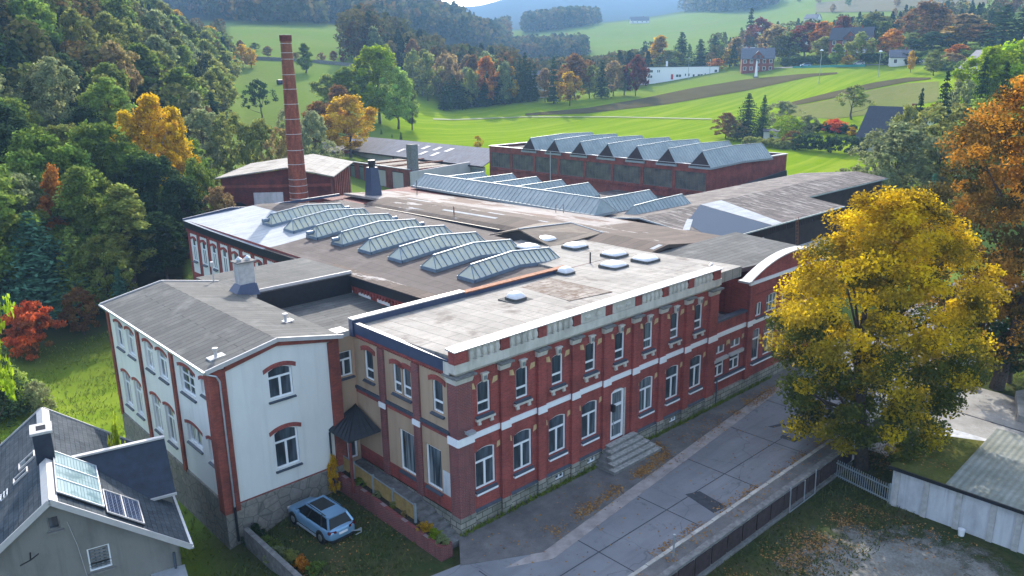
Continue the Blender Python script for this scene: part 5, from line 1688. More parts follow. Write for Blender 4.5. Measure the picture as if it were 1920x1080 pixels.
# retaining wall of the street
rw = root('street_wall', (10, -10.2, -1.5), 'dark boarded retaining wall between the street and the low yard', 'wall')
part('core', MB().box(-30, 26, -10.35, -10.051, -2.5, .06), ['concrete_dark'], rw)
bs = MB()
for i in range(22):
    x = -8+i*1.55
    bs.box(x, x+1.42, -10.42, -10.351, -1.15, -.1)
part('wall_boards', bs, ['darkwood_face'], rw)
part('base_beam', MB().box(-30, 26, -10.5, -10.351, -1.75, -1.3), ['concrete_dark'], rw)
part('top_slab', MB().box(-30, 26, -10.40, -10.02, .061, .13), ['concrete_dark'], rw)
mf = MB()
for a, b in (((17.2, -10.6, -1.4), (17.2, -10.55, .3)), ((20.4, -10.6, -1.4), (20.4, -10.55, .3)), ((19.0, -10.6, -1.4), (19.0, -10.55, .1)), ((17.2, -10.6, -1.35), (20.4, -10.6, -1.35))):
    mf.bar(a, b, .05, .05, 0, (0, 1, 0))
single('metal_frame', mf, ['zinc'], (18.8, -10.6, -1.4), 'white metal frame leaning against the dark street wall', 'frame')
mp = MB().tube((6.6, -9.6, 0), (6.6, -9.6, 1.35), .05).tube((6.6, -9.6, 1.35), (6.6, -9.6, 1.42), .07)
single('marker_post', mp, ['greysteel'], (6.6, -9.6, .05), 'thin grey post standing at the street kerb in front of the wall', 'post')
ub = MB().box(26.0, 26.9, -10.2, -9.7, -1.5, .75).box(25.92, 26.98, -10.28, -9.62, .75, .85, 0)
single('utility_box', ub, ['white_paint'], (26.4, -10, -1.5), 'white utility box under the yellow maple at the end of the street wall', 'box')
# steel picket gate
pg = root('picket_gate', (23.1, -11.9, -1.5), 'grey green steel picket gate between street wall and white garage', 'gate')
A0, A1 = Vector((23.7, -9.9, -1.5)), Vector((22.75, -14.25, -1.5))
up = Vector((0, 0, 1))
part('rail', MB().bar(A0+up*.2, A1+up*.2, .06, .08).bar(A0+up*1.05, A1+up*1.05, .06, .08), ['greysteel'], pg)
n = 28
for i in range(n+1):
    p = A0.lerp(A1, i/n)
    part('picket', MB().bar(p+up*.1, p+up*1.3, .04, .05, 0, (1, 0, 0)), ['greysteel'], pg)
for p in (A0, A1):
    part('gate_post', MB().bar(p, p+up*1.4, .12, .12, 0, (1, 0, 0)), ['greysteel'], pg)
# garage
ga = root('garage', (25, -20, -1.5), 'long low white rendered garage with concrete pilasters and pale flat roof', 'garage')
part('wall', MB().box(22.75, 31, -32, -14.3, -2, 1.02), ['garage_render'], ga)
for y in (-14.6, -16.3, -18.1, -19.9, -21.2, -23):
    part('wall_post', MB().box(22.66, 22.749, y-.16, y+.16, -1.9, 1.0), ['concrete'], ga)
part('roof', MB().hull8([(22.5, -32, 1.021), (31.5, -32, 1.3), (31.5, -17.3, 1.3), (22.5, -17.3, 1.021), (22.5, -32, 1.16), (31.5, -32, 1.75), (31.5, -17.3, 1.75), (22.5, -17.3, 1.16)]), ['garage_roof'], ga)
part('mossy_roof', MB().hull8([(22.5, -17.29, 1.021), (29.5, -17.29, 1.1), (28.5, -14.1, 1.1), (22.5, -14.1, 1.021), (22.5, -17.29, 1.15), (29.5, -17.29, 1.5), (28.5, -14.1, 1.3), (22.5, -14.1, 1.15)]), ['moss'], ga, label='grass covered end of the roof')
part('roof_edge', MB().bar((22.46, -32, 1.1), (22.46, -14.1, 1.1), .1, .2), ['blacksheet'], ga)
bk = MB().tube((22.25, -18.6, -1.5), (22.25, -18.6, -1.1), .16, .2, 14)
single('bucket', bk, ['white_paint'], (22.25, -18.6, -1.5), 'small white bucket in the grass against the garage wall', 'bucket')
# concrete drive, steps and low wall on the far right
zd = -1.46
sheet('yard_slab', [(29, -5.5), (33.4, -5.5), (33.4, -14.0), (33.4, -34), (31.6, -34), (31.6, -16), (29, -14)], -2, zd, 'yard_concrete')
sheet('drive', [(33.9, -5.5), (47, -5.5), (46.5, -14.5), (43, -34), (33.5, -34)], -2, zd+.02, 'yard_concrete')
sheet('drive_joint', [(33.4, -5.5), (33.9, -5.5), (33.5, -34), (33.0, -34)], -2, zd+.05, 'asphalt_dark')
sheet('drive_joint', [(40.6, -5.5), (40.8, -5.5), (38.6, -34), (38.4, -34)], -2, zd+.026, 'asphalt_dark')
sheet('ramp_slab', [(41.5, -16.2), (46.5, -14.6), (52, -17), (52, -34), (42, -34)], -2, zd+.55, 'yard_concrete')
single('yard_patch', MB().poly([(3, -32, -1.47), (27, -32, -1.47), (22.2, -10.7, -1.47), (3, -10.7, -1.47)]), ['patchy_concrete'], (14.5, -19.3, -1.47), kind='structure')
lwz = root('low_wall', (58, -9.4, -1.5), 'low white pillared garden wall with dark rails at the right edge', 'wall')
part('base', MB().box(47.5, 74, -9.55, -9.3, -1.6, -.75), ['garage_render'], lwz)
for x in (47.6, 52.2, 56.8, 61.4, 66):
    part('pillar', MB().box(x-.3, x+.3, -9.75, -9.1, -1.6, .35).box(x-.38, x+.38, -9.83, -9.02, .35, .45), ['garage_render'], lwz)
part('rail', MB().box(47.6, 66, -9.5, -9.38, -.5, -.1).box(47.6, 66, -9.5, -9.38, 0, .2), ['darkwood'], lwz)
# planter wall, fence, walkway, steps by the side entrance
pw_ = root('planter_wall', (-1.9, 4.5, -.4), 'reddish brick planter wall stepping down beside the parked car', 'wall')
pm = MB()
pm.hull8([(-2.12, -.75, -1), (-1.9, -.75, -1), (-1.9, 9.5, -1), (-2.12, 9.5, -1), (-2.12, -.75, .48), (-1.9, -.75, .48), (-1.9, 9.5, .86), (-2.12, 9.5, .86)])
pm.box(-2.12, -1.35, -.95, -.75, -1, .5)
part('brick_face', pm, ['brick_grey'], pw_)
part('planting_soil', MB().hull8([(-1.9, -.75, -.5), (-1.35, -.75, -.5), (-1.35, 9.5, -.5), (-1.9, 9.5, -.5), (-1.9, -.75, .38), (-1.35, -.75, .38), (-1.35, 9.5, .78), (-1.9, 9.5, .78)]), ['soil'], pw_)
wkm = MB().box(-1.349, -.08, 3.3, 10.05, -1, .86)
for i in range(6):
    wkm.box(-1.349, -.08, 3.3-.62*(i+1), 3.3-.62*i-.001, -1, .86-.143*(i+1))
single('side_steps', wkm, ['concrete_dark'], (-.7, 3, 0), 'worn dark concrete steps along the tan side wall', 'steps')
fe = root('picket_fence', (-1.62, 5.8, .8), 'yellow wooden picket fence with grey posts along the side steps', 'fence')
py = [9.9, 8.3, 6.2, 4.1, 2.0]
def pzz(y): return .42+.036*(y+.75)
for y in py:
    part('fence_post', MB().box(-1.67, -1.55, y-.06, y+.06, .4, pzz(y)+1.15), ['greysteel'], fe)
for a, b in zip(py, py[1:]):
    pn = MB()
    m_ = 15
    for i in range(m_):
        y = a-.1-(a-b-.2)*(i+.5)/m_
        pn.box(-1.645, -1.615, y-.045, y+.045, pzz(y)+.12, pzz(y)+1.0)
    for h in (.28, .85):
        pn.bar((-1.60, a-.06, pzz(a)+h), (-1.60, b+.06, pzz(b)+h), .03, .07)
    part('fence_panel', pn, ['picket'], fe)
    part('top_rail', MB().bar((-1.63, a, pzz(a)+1.07), (-1.63, b, pzz(b)+1.07), .05, .05), ['greysteel'], fe)
# ---------------------------------------------------------------- 13. parked car
def make_car(name, loc, rz, label, colmat='car_paint', group=None):
    c = root(name, loc, label, 'car', group, rz)
    WL[c] = (0, 0, 0)
    # stations along the length (front at +y): y, half width, sill z, belt z, top z
    st = [(-2.33, .66, .42, .62, .70), (-2.28, .84, .34, .78, .98), (-2.0, .92, .30, .86, 1.05), (-1.2, .945, .27, .90, 1.02), (0, .945, .26, .88, 1.0), (1.0, .945, .27, .86, 1.0), (1.35, .94, .28, .84, 1.0), (1.8, .91, .30, .78, .93), (2.15, .84, .33, .66, .84), (2.34, .68, .40, .56, .68)]
    b = MB()
    rings = []
    for y, hw, zs, zb, zt in st:
        half = [(hw*.80, zs), (hw*.97, zs+.08), (hw, zs+(zb-zs)*.55), (hw*.985, zb), (hw*.90, zt-.03), (hw*.6, zt+.02)]
        rings.append([(x, y, z) for x, z in half]+[(-x, y, z) for x, z in reversed(half)])
    k = len(rings[0])
    for r0, r1 in zip(rings, rings[1:]):
        for i in range(k):
            b.poly([r0[i], r1[i], r1[(i+1) % k], r0[(i+1) % k]])
    b.poly(rings[0]); b.poly(list(reversed(rings[-1])))
    import bmesh
    me = b.mesh('body', [colmat])
    bm = bmesh.new(); bm.from_mesh(me); bmesh.ops.remove_doubles(bm, verts=bm.verts, dist=.001); bmesh.ops.recalc_face_normals(bm, faces=bm.faces); bm.to_mesh(me); bm.free()
    me.polygons.foreach_set('use_smooth', [True]*len(me.polygons))
    body = link('body', me, c)
    ss = body.modifiers.new('smooth', 'SUBSURF'); ss.levels = ss.render_levels = 2
    # cabin: roof shell with pillars, dark glass just inside
    lo = [(-2.12, .80, 1.0), (-1.2, .83, 1.0), (.3, .83, .99), (1.32, .78, .97)]
    hi = [(-1.78, .58, 1.58), (-1.1, .62, 1.645), (-.1, .63, 1.65), (.42, .58, 1.60)]
    cb = MB()
    g = MB()
    def P(i, s, top): 
        y, x, z = (hi if top else lo)[i]
        return Vector((s*x, y, z))
    rf = [P(i, 1, 1) for i in range(4)]+[P(i, -1, 1) for i in (3, 2, 1, 0)]
    for i in range(3):
        cb.poly([P(i, 1, 1), P(i+1, 1, 1), P(i+1, -1, 1)+Vector((0, 0, 0)), P(i, -1, 1)])
    for s in (-1, 1):
        for i in range(3):
            g.poly([P(i, s, 0), P(i+1, s, 0), P(i+1, s, 1), P(i, s, 1)])
    g.poly([P(0, -1, 0), P(0, 1, 0), P(0, 1, 1), P(0, -1, 1)])
    g.poly([P(3, -1, 0), P(3, 1, 0), P(3, 1, 1), P(3, -1, 1)])
    link('cabin_glass', g.mesh('cabin_glass', ['car_glass']), c)
    for s in (-1, 1):
        for i, w_ in ((0, .11), (3, .07)):
            cb.bar(P(i, s, 0), P(i, s, 1), w_, .07, 0, (0, 1, .3))
        for i in range(3):
            cb.bar(P(i, s, 1)-Vector((0, 0, .02)), P(i+1, s, 1)-Vector((0, 0, .02)), .09, .08)
    cb.bar(P(0, -1, 1), P(0, 1, 1), .25, .06)
    cb.bar(P(3, -1, 1), P(3, 1, 1), .12, .06)
    link('roof', cb.mesh('roof', [colmat]), c)
    for s in (-1, 1):
        pl = MB()
        pl.bar(P(1, s, 0)+Vector((s*.012, -.25, 0)), P(1, s, 1)+Vector((s*.012, -.2, 0)), .09, .05, 0, (1, 0, 0))
        link('door_pillar', pl.mesh('door_pillar', ['car_black']), c)
        pl = MB()
        pl.bar(P(2, s, 0)+Vector((s*.012, -.3, 0)), P(2, s, 1)+Vector((s*.012, -.25, 0)), .08, .05, 0, (1, 0, 0))
        link('door_pillar', pl.mesh('door_pillar', ['car_black']), c)
    link('sunroof', MB().hull8([(-.47, -.95, 1.60), (.47, -.95, 1.60), (.46, .28, 1.58), (-.46, .28, 1.58), (-.47, -.95, 1.662), (.47, -.95, 1.662), (.46, .28, 1.645), (-.46, .28, 1.645)]).mesh('sunroof', ['car_glass']), c)
    rl = MB()
    for s in (-1, 1):
        rl.bar((s*.60, -1.6, 1.66), (s*.60, .2, 1.70), .035, .04)
    link('roof_rail', rl.mesh('roof_rail', ['car_black']), c)
    for s in (-1, 1):
        link('tail_light', MB().hull8([(s*.42, -2.335, .80), (s*.86, -2.24, .80), (s*.86, -2.1, .80), (s*.42, -2.1, .80), (s*.42, -2.31, .92), (s*.86, -2.2, .95), (s*.86, -2.1, .95), (s*.42, -2.1, .92)]).mesh('tail_light', ['tail_red']), c)
        link('mirror', MB().box(s*.92-.1, s*.92+.12, .85, 1.0, .98, 1.12).mesh('mirror', [colmat]), c)
        link('headlight', MB().box(s*.62-.18, s*.62+.16, 2.1, 2.27, .62, .74).mesh('headlight', ['dome']), c)
    link('number_plate', MB().box(-.27, .27, -2.375, -2.33, .66, .77).mesh('number_plate', ['plate']), c)
    link('bumper', MB().box(-.78, .78, -2.34, -2.0, .30, .42).mesh('bumper', ['car_black']), c)
    for s in (-1, 1):
        link('running_board', MB().box(s*.93-.05, s*.93+.05, -1.0, 1.0, .24, .31).mesh('running_board', ['zinc']), c)
    wm = {}
    for s in (-1, 1):
        for y in (-1.42, 1.42):
            w = link('wheel', MB().tube((s*.74, y, .36), (s*.955, y, .36), .36, None, 24).mesh('wheel', ['tyre'], smooth=False), c)
            link('rim', MB().tube((s*.90, y, .36), (s*.965, y, .36), .23, .20, 14).mesh('rim', ['rim']), w)
            link('wheel_arch', MB().tube((s*.70, y, .38), (s*.952, y, .38), .43, None, 24).mesh('wheel_arch', ['car_black']), c)
    return c
gz = zg1(-5.0, 6.9)
car = make_car('parked_car', (-4.95, 6.75, gz+.0), R(3), 'light blue metallic car with glass sunroof parked beside the white building')
bkr = MB().bar((.55, -2.3, .5), (.98, -2.62, .5), .05, .05).bar((.98, -2.62, .35), (.98, -2.62, .62), .05, .05, 0, (1, 0, 0)).bar((.6, -2.62, .36), (1.0, -2.62, .36), .04, .04).bar((.6, -2.62, .62), (1.0, -2.62, .62), .04, .04)
link('bike_carrier', bkr.mesh('bike_carrier', ['zinc']), car)
# ---------------------------------------------------------------- vegetation
G = {  # leaf colours
 'green': (.078, .108, .020), 'mid green': (.095, .130, .024), 'dark green': (.034, .058, .022), 'olive green': (.105, .115, .028), 'grey green': (.120, .135, .060),
 'yellow': (.56, .345, .013), 'golden': (.48, .30, .018), 'orange': (.42, .165, .022), 'rust brown': (.20, .10, .034), 'red': (.66, .095, .032), 'lime green': (.24, .32, .015),
 'brown': (.14, .10, .042), 'dark red': (.15, .035, .025), 'bluish green': (.036, .080, .046), 'pale green': (.17, .215, .050)}
for _k in ('green', 'mid green', 'olive green', 'grey green', 'pale green', 'brown', 'dark green', 'bluish green'):
    G[_k] = tuple(c*(1.25 if _k == 'dark green' else 1.95) for c in G[_k])
def leaf_mesh(name, cen, rad, per, size, rng, mats, flat=.8, outward=.5, branches=None, droop=0.0):
    cen = np.asarray(cen, float)
    m = len(cen)
    n = m*per
    idx = np.repeat(np.arange(m), per)
    d = rng.normal(size=(n, 3))
    d /= np.linalg.norm(d, axis=1)[:, None]
    r = rng.random(n)**.45
    pos = cen[idx]+d*(r*np.asarray(rad)[idx])[:, None]*np.array([1, 1, flat])
    mid = cen.mean(0)
    out = pos-mid
    out /= np.linalg.norm(out, axis=1)[:, None]+1e-6
    nr = rng.normal(size=(n, 3))+outward*2*out+np.array([0, 0, .35])
    nr /= np.linalg.norm(nr, axis=1)[:, None]
    a = np.cross(nr, rng.normal(size=(n, 3)))
    a /= np.linalg.norm(a, axis=1)[:, None]+1e-6
    b = np.cross(nr, a)
    s = size*(.6+.8*rng.random(n))[:, None]
    V = np.stack([pos-a*s, pos-b*s*.62, pos+a*s, pos+b*s*.62], 1).reshape(-1, 3)
    cl = rng.random(m)[idx]
    return mesh_np(name, V, cl, mats, branches)
def mesh_np(name, V, cl, mats, branches=None):
    n = len(V)//4
    bv, bf = (np.array(branches.v, float).reshape(-1, 3), branches.f) if branches is not None and branches.v else (np.zeros((0, 3)), [])
    me = bpy.data.meshes.new(name)
    allv = np.concatenate([V, bv])
    me.vertices.add(len(allv))
    me.vertices.foreach_set('co', allv.ravel().astype(np.float32))
    fl = [len(f) for f in bf]
    loops = np.concatenate([np.arange(4*n, dtype=np.int32), np.array([i+4*n for f in bf for i in f], dtype=np.int32)])
    me.loops.add(len(loops))
    me.loops.foreach_set('vertex_index', loops)
    tot = np.concatenate([np.full(n, 4, dtype=np.int32), np.array(fl, dtype=np.int32)])
    st = np.concatenate([[0], np.cumsum(tot)[:-1]]).astype(np.int32)
    me.polygons.add(len(tot))
    me.polygons.foreach_set('loop_start', st)
    for x in mats:
        me.materials.append(M[x])
    if bf:
        me.polygons.foreach_set('material_index', np.concatenate([np.zeros(n, np.int32), np.ones(len(bf), np.int32)]))
    at_ = me.attributes.new('clump', 'FLOAT', 'FACE')
    at_.data.foreach_set('value', np.concatenate([cl, np.zeros(len(bf))]).astype(np.float32))
    me.update(calc_edges=True)
    me.validate()
    return me
def prof(t, kind):
    if kind == 'round':
        return np.sqrt(np.clip(1-(2*t-1)**2, 0, 1))**.8*(1-.12*t)
    if kind == 'tall':
        return np.clip(np.sin(PI*t**.75), 0, 1)**.7*.9
    if kind == 'oak':
        return np.clip(1-(2*t-.85)**2*.72, 0, 1)**.6
    if kind == 'cone':
        return (1-t)**.75*.95+.05
    return np.ones_like(t)
def clumps(rng, n, H, z0, Wd, kind, lobes=.22, inner=.25):
    t = rng.random(n)**.9
    a = rng.random(n)*2*PI
    ph = rng.random(6)*2*PI
    lob = 1+lobes*(np.sin(2*a+ph[0]+t*3)+.7*np.sin(3*a+ph[1]-t*5)+.5*np.sin(5*a+ph[2]+9*t))
    u = np.where(rng.random(n) < inner, rng.random(n)*.7, .72+.28*rng.random(n))
    r = prof(t, kind)*Wd/2*lob*u
    return np.stack([np.cos(a)*r, np.sin(a)*r, z0+(H-z0)*t*(1+.04*np.sin(4*a+ph[3]))], 1)
def trunk_mb(rng, H, z0, cen, r0, nb=14, top=.8):
    b = MB()
    pts = []
    x = y = 0.0
    k = 6
    for i in range(k+1):
        pts.append((x, y, H*top*i/k-(.6 if i == 0 else 0), r0*(1-.85*i/k)*(1.25 if i == 0 else 1)))
        x += rng.normal()*.015*H
        y += rng.normal()*.015*H
    for p, q in zip(pts, pts[1:]):
        b.tube(p[:3], q[:3], p[3], q[3], 7, 0, False)
    sel = rng.choice(len(cen), min(nb, len(cen)), replace=False)
    for j in sel:
        c = cen[j]
        zt = max(z0*.75, c[2]*.62)
        i = min(int(zt/(H*top)*k), k-1)
        p0 = Vector(pts[i][:3]).lerp(Vector(pts[i+1][:3]), .5)
        m_ = p0.lerp(Vector(c), .5)+Vector((0, 0, -.05*H*rng.random()))
        rr = pts[i][3]*.45
        b.tube(p0, m_, rr, rr*.6, 5, 0, False)
        b.tube(m_, c, rr*.6, rr*.15, 5, 0, False)
    return b
PROTO = {}
def proto_dec(key, seed, H=12., Wd=8.5, z0=2.2, kind='round', n=110, per=110, size=.19, crad=.9, lobes=.2, mat='leaf', r0=.22, merged=False, bark='bark', flat=.8, inner=.25):
    rng = np.random.default_rng(seed)
    cen = clumps(rng, n, H-crad*.5, z0, Wd-crad*.8, kind, lobes, inner)
    rad = crad*(.7+.6*rng.random(n))
    tb = trunk_mb(rng, H, z0, cen, r0)
    if merged:
        PROTO[key] = (leaf_mesh('crown', cen, rad, per, size, rng, [mat, bark], flat, branches=tb), None, H, Wd)
    else:
        PROTO[key] = (leaf_mesh('crown', cen, rad, per, size, rng, [mat], flat), tb.mesh('trunk', [bark]), H, Wd)
def proto_con(key, seed, H=14., Wd=6., layers=30, nb=14, per=22, size=.22, merged=False, z0=.8):
    rng = np.random.default_rng(seed)
    pos, nrm, cl, ax = [], [], [], []
    for i in range(layers):
        t = (i+rng.random()*.5)/layers
        R_ = Wd/2*(1-t)**.8*(.85+.3*rng.random())+.12
        z = z0+(H-z0)*t
        m = max(5, int(nb*(1-t*.6)))
        a0 = rng.random()*6.28
        for j in range(m):
            a = a0+2*PI*j/m+rng.normal()*.12
            L = R_*(.75+.4*rng.random())
            c = rng.random()
            k = max(3, int(per*(.35+L/(Wd/2))))
            for q in range(k):
                f = (q+rng.random())/k
                dz = -.28*L*f*f*1.2+.10*L*f+rng.normal()*.08
                pos.append((math.cos(a)*L*f-math.sin(a)*rng.normal()*.16*L*f, math.sin(a)*L*f+math.cos(a)*rng.normal()*.16*L*f, z+dz))
                cl.append(c)
    pos = np.array(pos)
    n = len(pos)
    rad = pos*np.array([1, 1, 0])
    rad /= np.linalg.norm(rad, axis=1)[:, None]+1e-6
    nr = np.array([0, 0, 1.0])+rng.normal(size=(n, 3))*.55+rad*.5
    nr /= np.linalg.norm(nr, axis=1)[:, None]
    a = np.cross(nr, np.cross(rad, nr)+rng.normal(size=(n, 3))*.3)
    a /= np.linalg.norm(a, axis=1)[:, None]+1e-6
    b = np.cross(nr, a)
    s = size*(.6+.8*rng.random(n))[:, None]
    V = np.stack([pos-a*s*.45, pos-b*s, pos+a*s*.45, pos+b*s*.8-np.array([0, 0, 1])*s*.3], 1).reshape(-1, 3)
    tb = MB().tube((0, 0, -.6), (0, 0, H*.96), .2, .03, 7, 0, False)
    if merged:
        PROTO[key] = (mesh_np('crown', V, np.array(cl), ['leaf_needle', 'bark'], tb), None, H, Wd)
    else:
        PROTO[key] = (mesh_np('crown', V, np.array(cl), ['leaf_needle']), tb.mesh('trunk', ['bark']), H, Wd)
for i in range(4):
    proto_dec('d%d' % i, 11+i, kind=('round', 'oak', 'round', 'oak')[i], lobes=(.15, .25, .3, .2)[i])
for i in range(3):
    proto_dec('t%d' % i, 31+i, H=14, Wd=6., z0=2.0, kind='tall', n=120, per=100, size=.17, crad=.75, lobes=.25)
for i in range(2):
    proto_dec('w%d' % i, 41+i, H=12, Wd=9.5, z0=1.2, kind='oak', n=150, per=60, size=.20, crad=.75, lobes=.3, inner=.15)
for i in range(5):
    proto_dec('f%d' % i, 51+i, kind=('round', 'oak', 'round', 'tall', 'oak')[i], Wd=(8.5, 9, 8, 6, 9.5)[i], n=75, per=40, size=.36, crad=1.05, lobes=.2, merged=True)
for i in range(3):
    proto_con('c%d' % i, 61+i, Wd=(6, 5, 7)[i])
for i in range(3):
    proto_con('k%d' % i, 71+i, Wd=(5.2, 4.6, 6)[i], layers=20, nb=11, per=7, size=.5, merged=True)
for i in range(3):
    proto_dec('b%d' % i, 81+i, H=3., Wd=3.6, z0=.1, kind='oak', n=60, per=60, size=.11, crad=.42, r0=.06, lobes=.25)
proto_dec('bare', 91, H=12, Wd=8, z0=4.0, kind='oak', n=60, per=38, size=.26, crad=.8, lobes=.4, r0=.25, merged=True)
proto_dec('maple', 101, H=18.6, Wd=12.4, z0=2.2, kind='oak', n=360, per=290, size=.105, crad=1.0, lobes=.11, mat='leaf_maple', r0=.42, inner=.18, flat=.7)
proto_dec('beech', 102, H=25, Wd=17, z0=3.0, kind='oak', n=420, per=190, size=.135, crad=1.3, lobes=.16, mat='leaf_beech', r0=.5, inner=.25, flat=.6)
proto_dec('birch', 103, H=15, Wd=7.0, z0=1.0, kind='tall', n=140, per=90, size=.19, crad=.85, lobes=.3, mat='leaf_birch', r0=.2, bark='birch_bark')
RNG = random.Random(5)
def tree(key, x, y, H, Wd, col, label, name=None, group=None, cat='tree', z=None, rot=None):
    me, tr, h0, w0 = PROTO[key]
    z = zg1(x, y) if z is None else z
    name = name or ('spruce_tree' if key[0] in 'ck' else ('shrub' if key[0] == 'b' and key != 'birch' and key != 'bare' else 'deciduous_tree'))
    if name == 'shrub': cat = 'shrub'
    rz = RNG.random()*6.28 if rot is None else rot
    c = G[col]
    v = .85+.3*RNG.random()
    colr = (c[0]*v, c[1]*v*(.94+.12*RNG.random()), c[2]*v, 1)
    sc = (Wd/w0, Wd/w0*(.92+.16*RNG.random()), H/h0)
    if tr is None:
        o = link(name, me, None, (x, y, z), rz)
        o.scale = sc
        o.color = colr
        tag(o, label, cat, group)
        return o
    r = root(name, (x, y, z), label, cat, group, rz)
    r.scale = sc
    link('trunk', tr, r)
    o = link('crown', me, r)
    o.color = colr
    return r
def tree_px(key, px, base, top, wpx, col, label, d=None, **kw):
    """a tree from its column, base row, top row and width in the photograph; d when the base is hidden"""
    if d is None:
        p = at(px, base)
        d = math.hypot(p[0]-CAM[0], p[1]-CAM[1])
    else:
        p = polar(px, base, d)
    q = polar(px, top, d)
    z = zg1(p[0], p[1])
    k = d/F*1.03
    return tree(key, float(p[0]), float(p[1]), max(float(q[2])-z, 1.0), wpx*k*1.05, col, label, z=z, **kw)
# --- the big trees beside the street
tree('maple', 25.9, -11.2, 18.7, 12.2, 'yellow', 'big yellow maple with green lower leaves beside the street wall', 'maple_tree', z=-1.5, rot=1.0)
p = polar(1925, 380, 74)
tree('beech', float(p[0]), float(p[1]), 25.0, 15.0, 'orange', 'tall orange and rust beech rising along the right edge', 'beech_tree', z=-1, rot=.3)
p = polar(1912, 600, 76)
tree('d1', float(p[0]), float(p[1]), 8.0, 7.5, 'dark green', 'dark green tree over the low white wall under the orange beech', z=-1.4)
for a in ((1690, 330, 232, 150, 'grey green', 'grey green willow shrub thicket behind the end of the timber shed', 140, 'w0'),
          (1765, 330, 196, 160, 'olive green', 'olive green loose tree between the grey willow and the orange beech', 150, 'w1'),
          (1835, 300, 188, 150, 'mid green', 'mid green bushy tree below the dark spruces at the right', 158, 'w0'),
          (1640, 370, 285, 70, 'grey green', 'small grey green willow bush at the corner of the bright meadow', 132, 'w1'),
          (1890, 330, 210, 120, 'green', 'green tree partly hidden behind the orange beech crown', 140, 'd2'),
          (1745, 390, 322, 46, 'bluish green', 'small blue green spruce behind the top of the yellow maple', 118, 'c0')):
    tree_px(a[7], a[0], a[1], a[2], a[3], a[4], a[5], a[6])
for a in ((1850, 215, 92, 105, 'lime green', 'broad lime green tree, left of the two at the right edge', 205, 'd0'), (1902, 215, 76, 110, 'lime green', 'taller lime green tree, right of the two at the right edge', 210, 'd2'),
          (1762, 260, 130, 56, 'dark green', 'dark spruce beside the dark roofed house', 176, 'c0'), (1722, 235, 165, 36, 'dark green', 'slim dark spruce just behind the chimney of the dark roofed house', 185, 'c1'),
          (1832, 235, 104, 62, 'dark green', 'tall dark spruce standing before the lime green trees', 180, 'c2'), (1872, 235, 112, 66, 'dark green', 'broad dark spruce close to the top of the orange beech', 176, 'c0'),
          (1795, 240, 150, 60, 'grey green', 'grey green tree between the dark spruces', 190, 'w1'), (1700, 250, 200, 50, 'olive green', 'low olive shrub in front of the dark roofed house', 165, 'w0')):
    tree_px(a[7], a[0], a[1], a[2], a[3], a[4], a[5], a[6])
# --- trees and shrubs of the garden at the edge of the meadow
for a in ((1400, 262, 174, 62, 'dark green', 'broad dark spruce at the left end of the garden hedge', 'c2'), (1429, 258, 178, 30, 'dark green', 'slim dark spruce beside the broad one at the hedge', 'c1'),
          (1360, 260, 212, 46, 'rust brown', 'autumn brown bush at the left end of the garden', 'w0'), (1382, 263, 225, 40, 'brown', 'brownish bush under the broad garden spruce', 'w1'), (1466, 240, 190, 52, 'grey green', 'round grey green bush behind the small garden shed', 'w0'),
          (1474, 262, 216, 44, 'lime green', 'bright green young tree beside the small garden shed', 'w1'), (1512, 255, 216, 34, 'grey green', 'pale grey green tree inside the garden', 'w0'), (1485, 275, 246, 28, 'rust brown', 'reddish shrub in the front garden hedge', 'b0'),
          (1566, 248, 223, 46, 'red', 'crimson red maple bush in the middle of the garden', 'b1'), (1549, 244, 225, 18, 'golden', 'small golden shrub next to the crimson bush', 'b2'), (1597, 254, 238, 20, 'yellow', 'yellow green round shrub at the house wall', 'b0'),
          (1597, 224, 160, 56, 'olive green', 'half bare olive tree standing alone on the dry field', 'bare'), (1690, 285, 262, 40, 'olive green', 'olive shrub at the right end of the garden hedge', 'b1')):
    tree_px(a[6], a[0], a[1], a[2], a[3], a[4], a[5])
def hedge(name, pix0, pix1, h, dpt, col, label):
    p, q = at(*pix0), at(*pix1)
    rng = np.random.default_rng(hash(name+str(pix0[0])) % 1000)
    L = math.hypot(q[0]-p[0], q[1]-p[1])
    n = int(L*7)
    o0 = np.array([p[0], p[1], zg1(p[0], p[1])])
    cen = []
    for i in range(n):
        f = rng.random()
        x, y = p[0]+(q[0]-p[0])*f+rng.normal()*dpt*.25, p[1]+(q[1]-p[1])*f+rng.normal()*dpt*.25
        cen.append((x-o0[0], y-o0[1], zg1(x, y)-o0[2]+h*(.15+.8*rng.random())))
    me = leaf_mesh('hedge', cen, [.7]*n, 45, .26, rng, ['leaf'], .8)
    o = link('hedge', me, None, tuple(o0))
    o.color = G[col]+(1,)
    return tag(o, label, 'hedge')
hedge('hedge', (1488, 282), (1618, 290), 4.2, 2.6, 'dark green', 'dark clipped hedge facing the meadow in front of the garden')
hedge('hedge', (1495, 250), (1605, 254), 2.6, 1.5, 'dark green', 'dark hedge at the back of the garden behind the crimson bush')
hedge('hedge', (1395, 272), (1480, 280), 2.4, 2.0, 'olive green', 'loose olive hedge under the garden spruces')
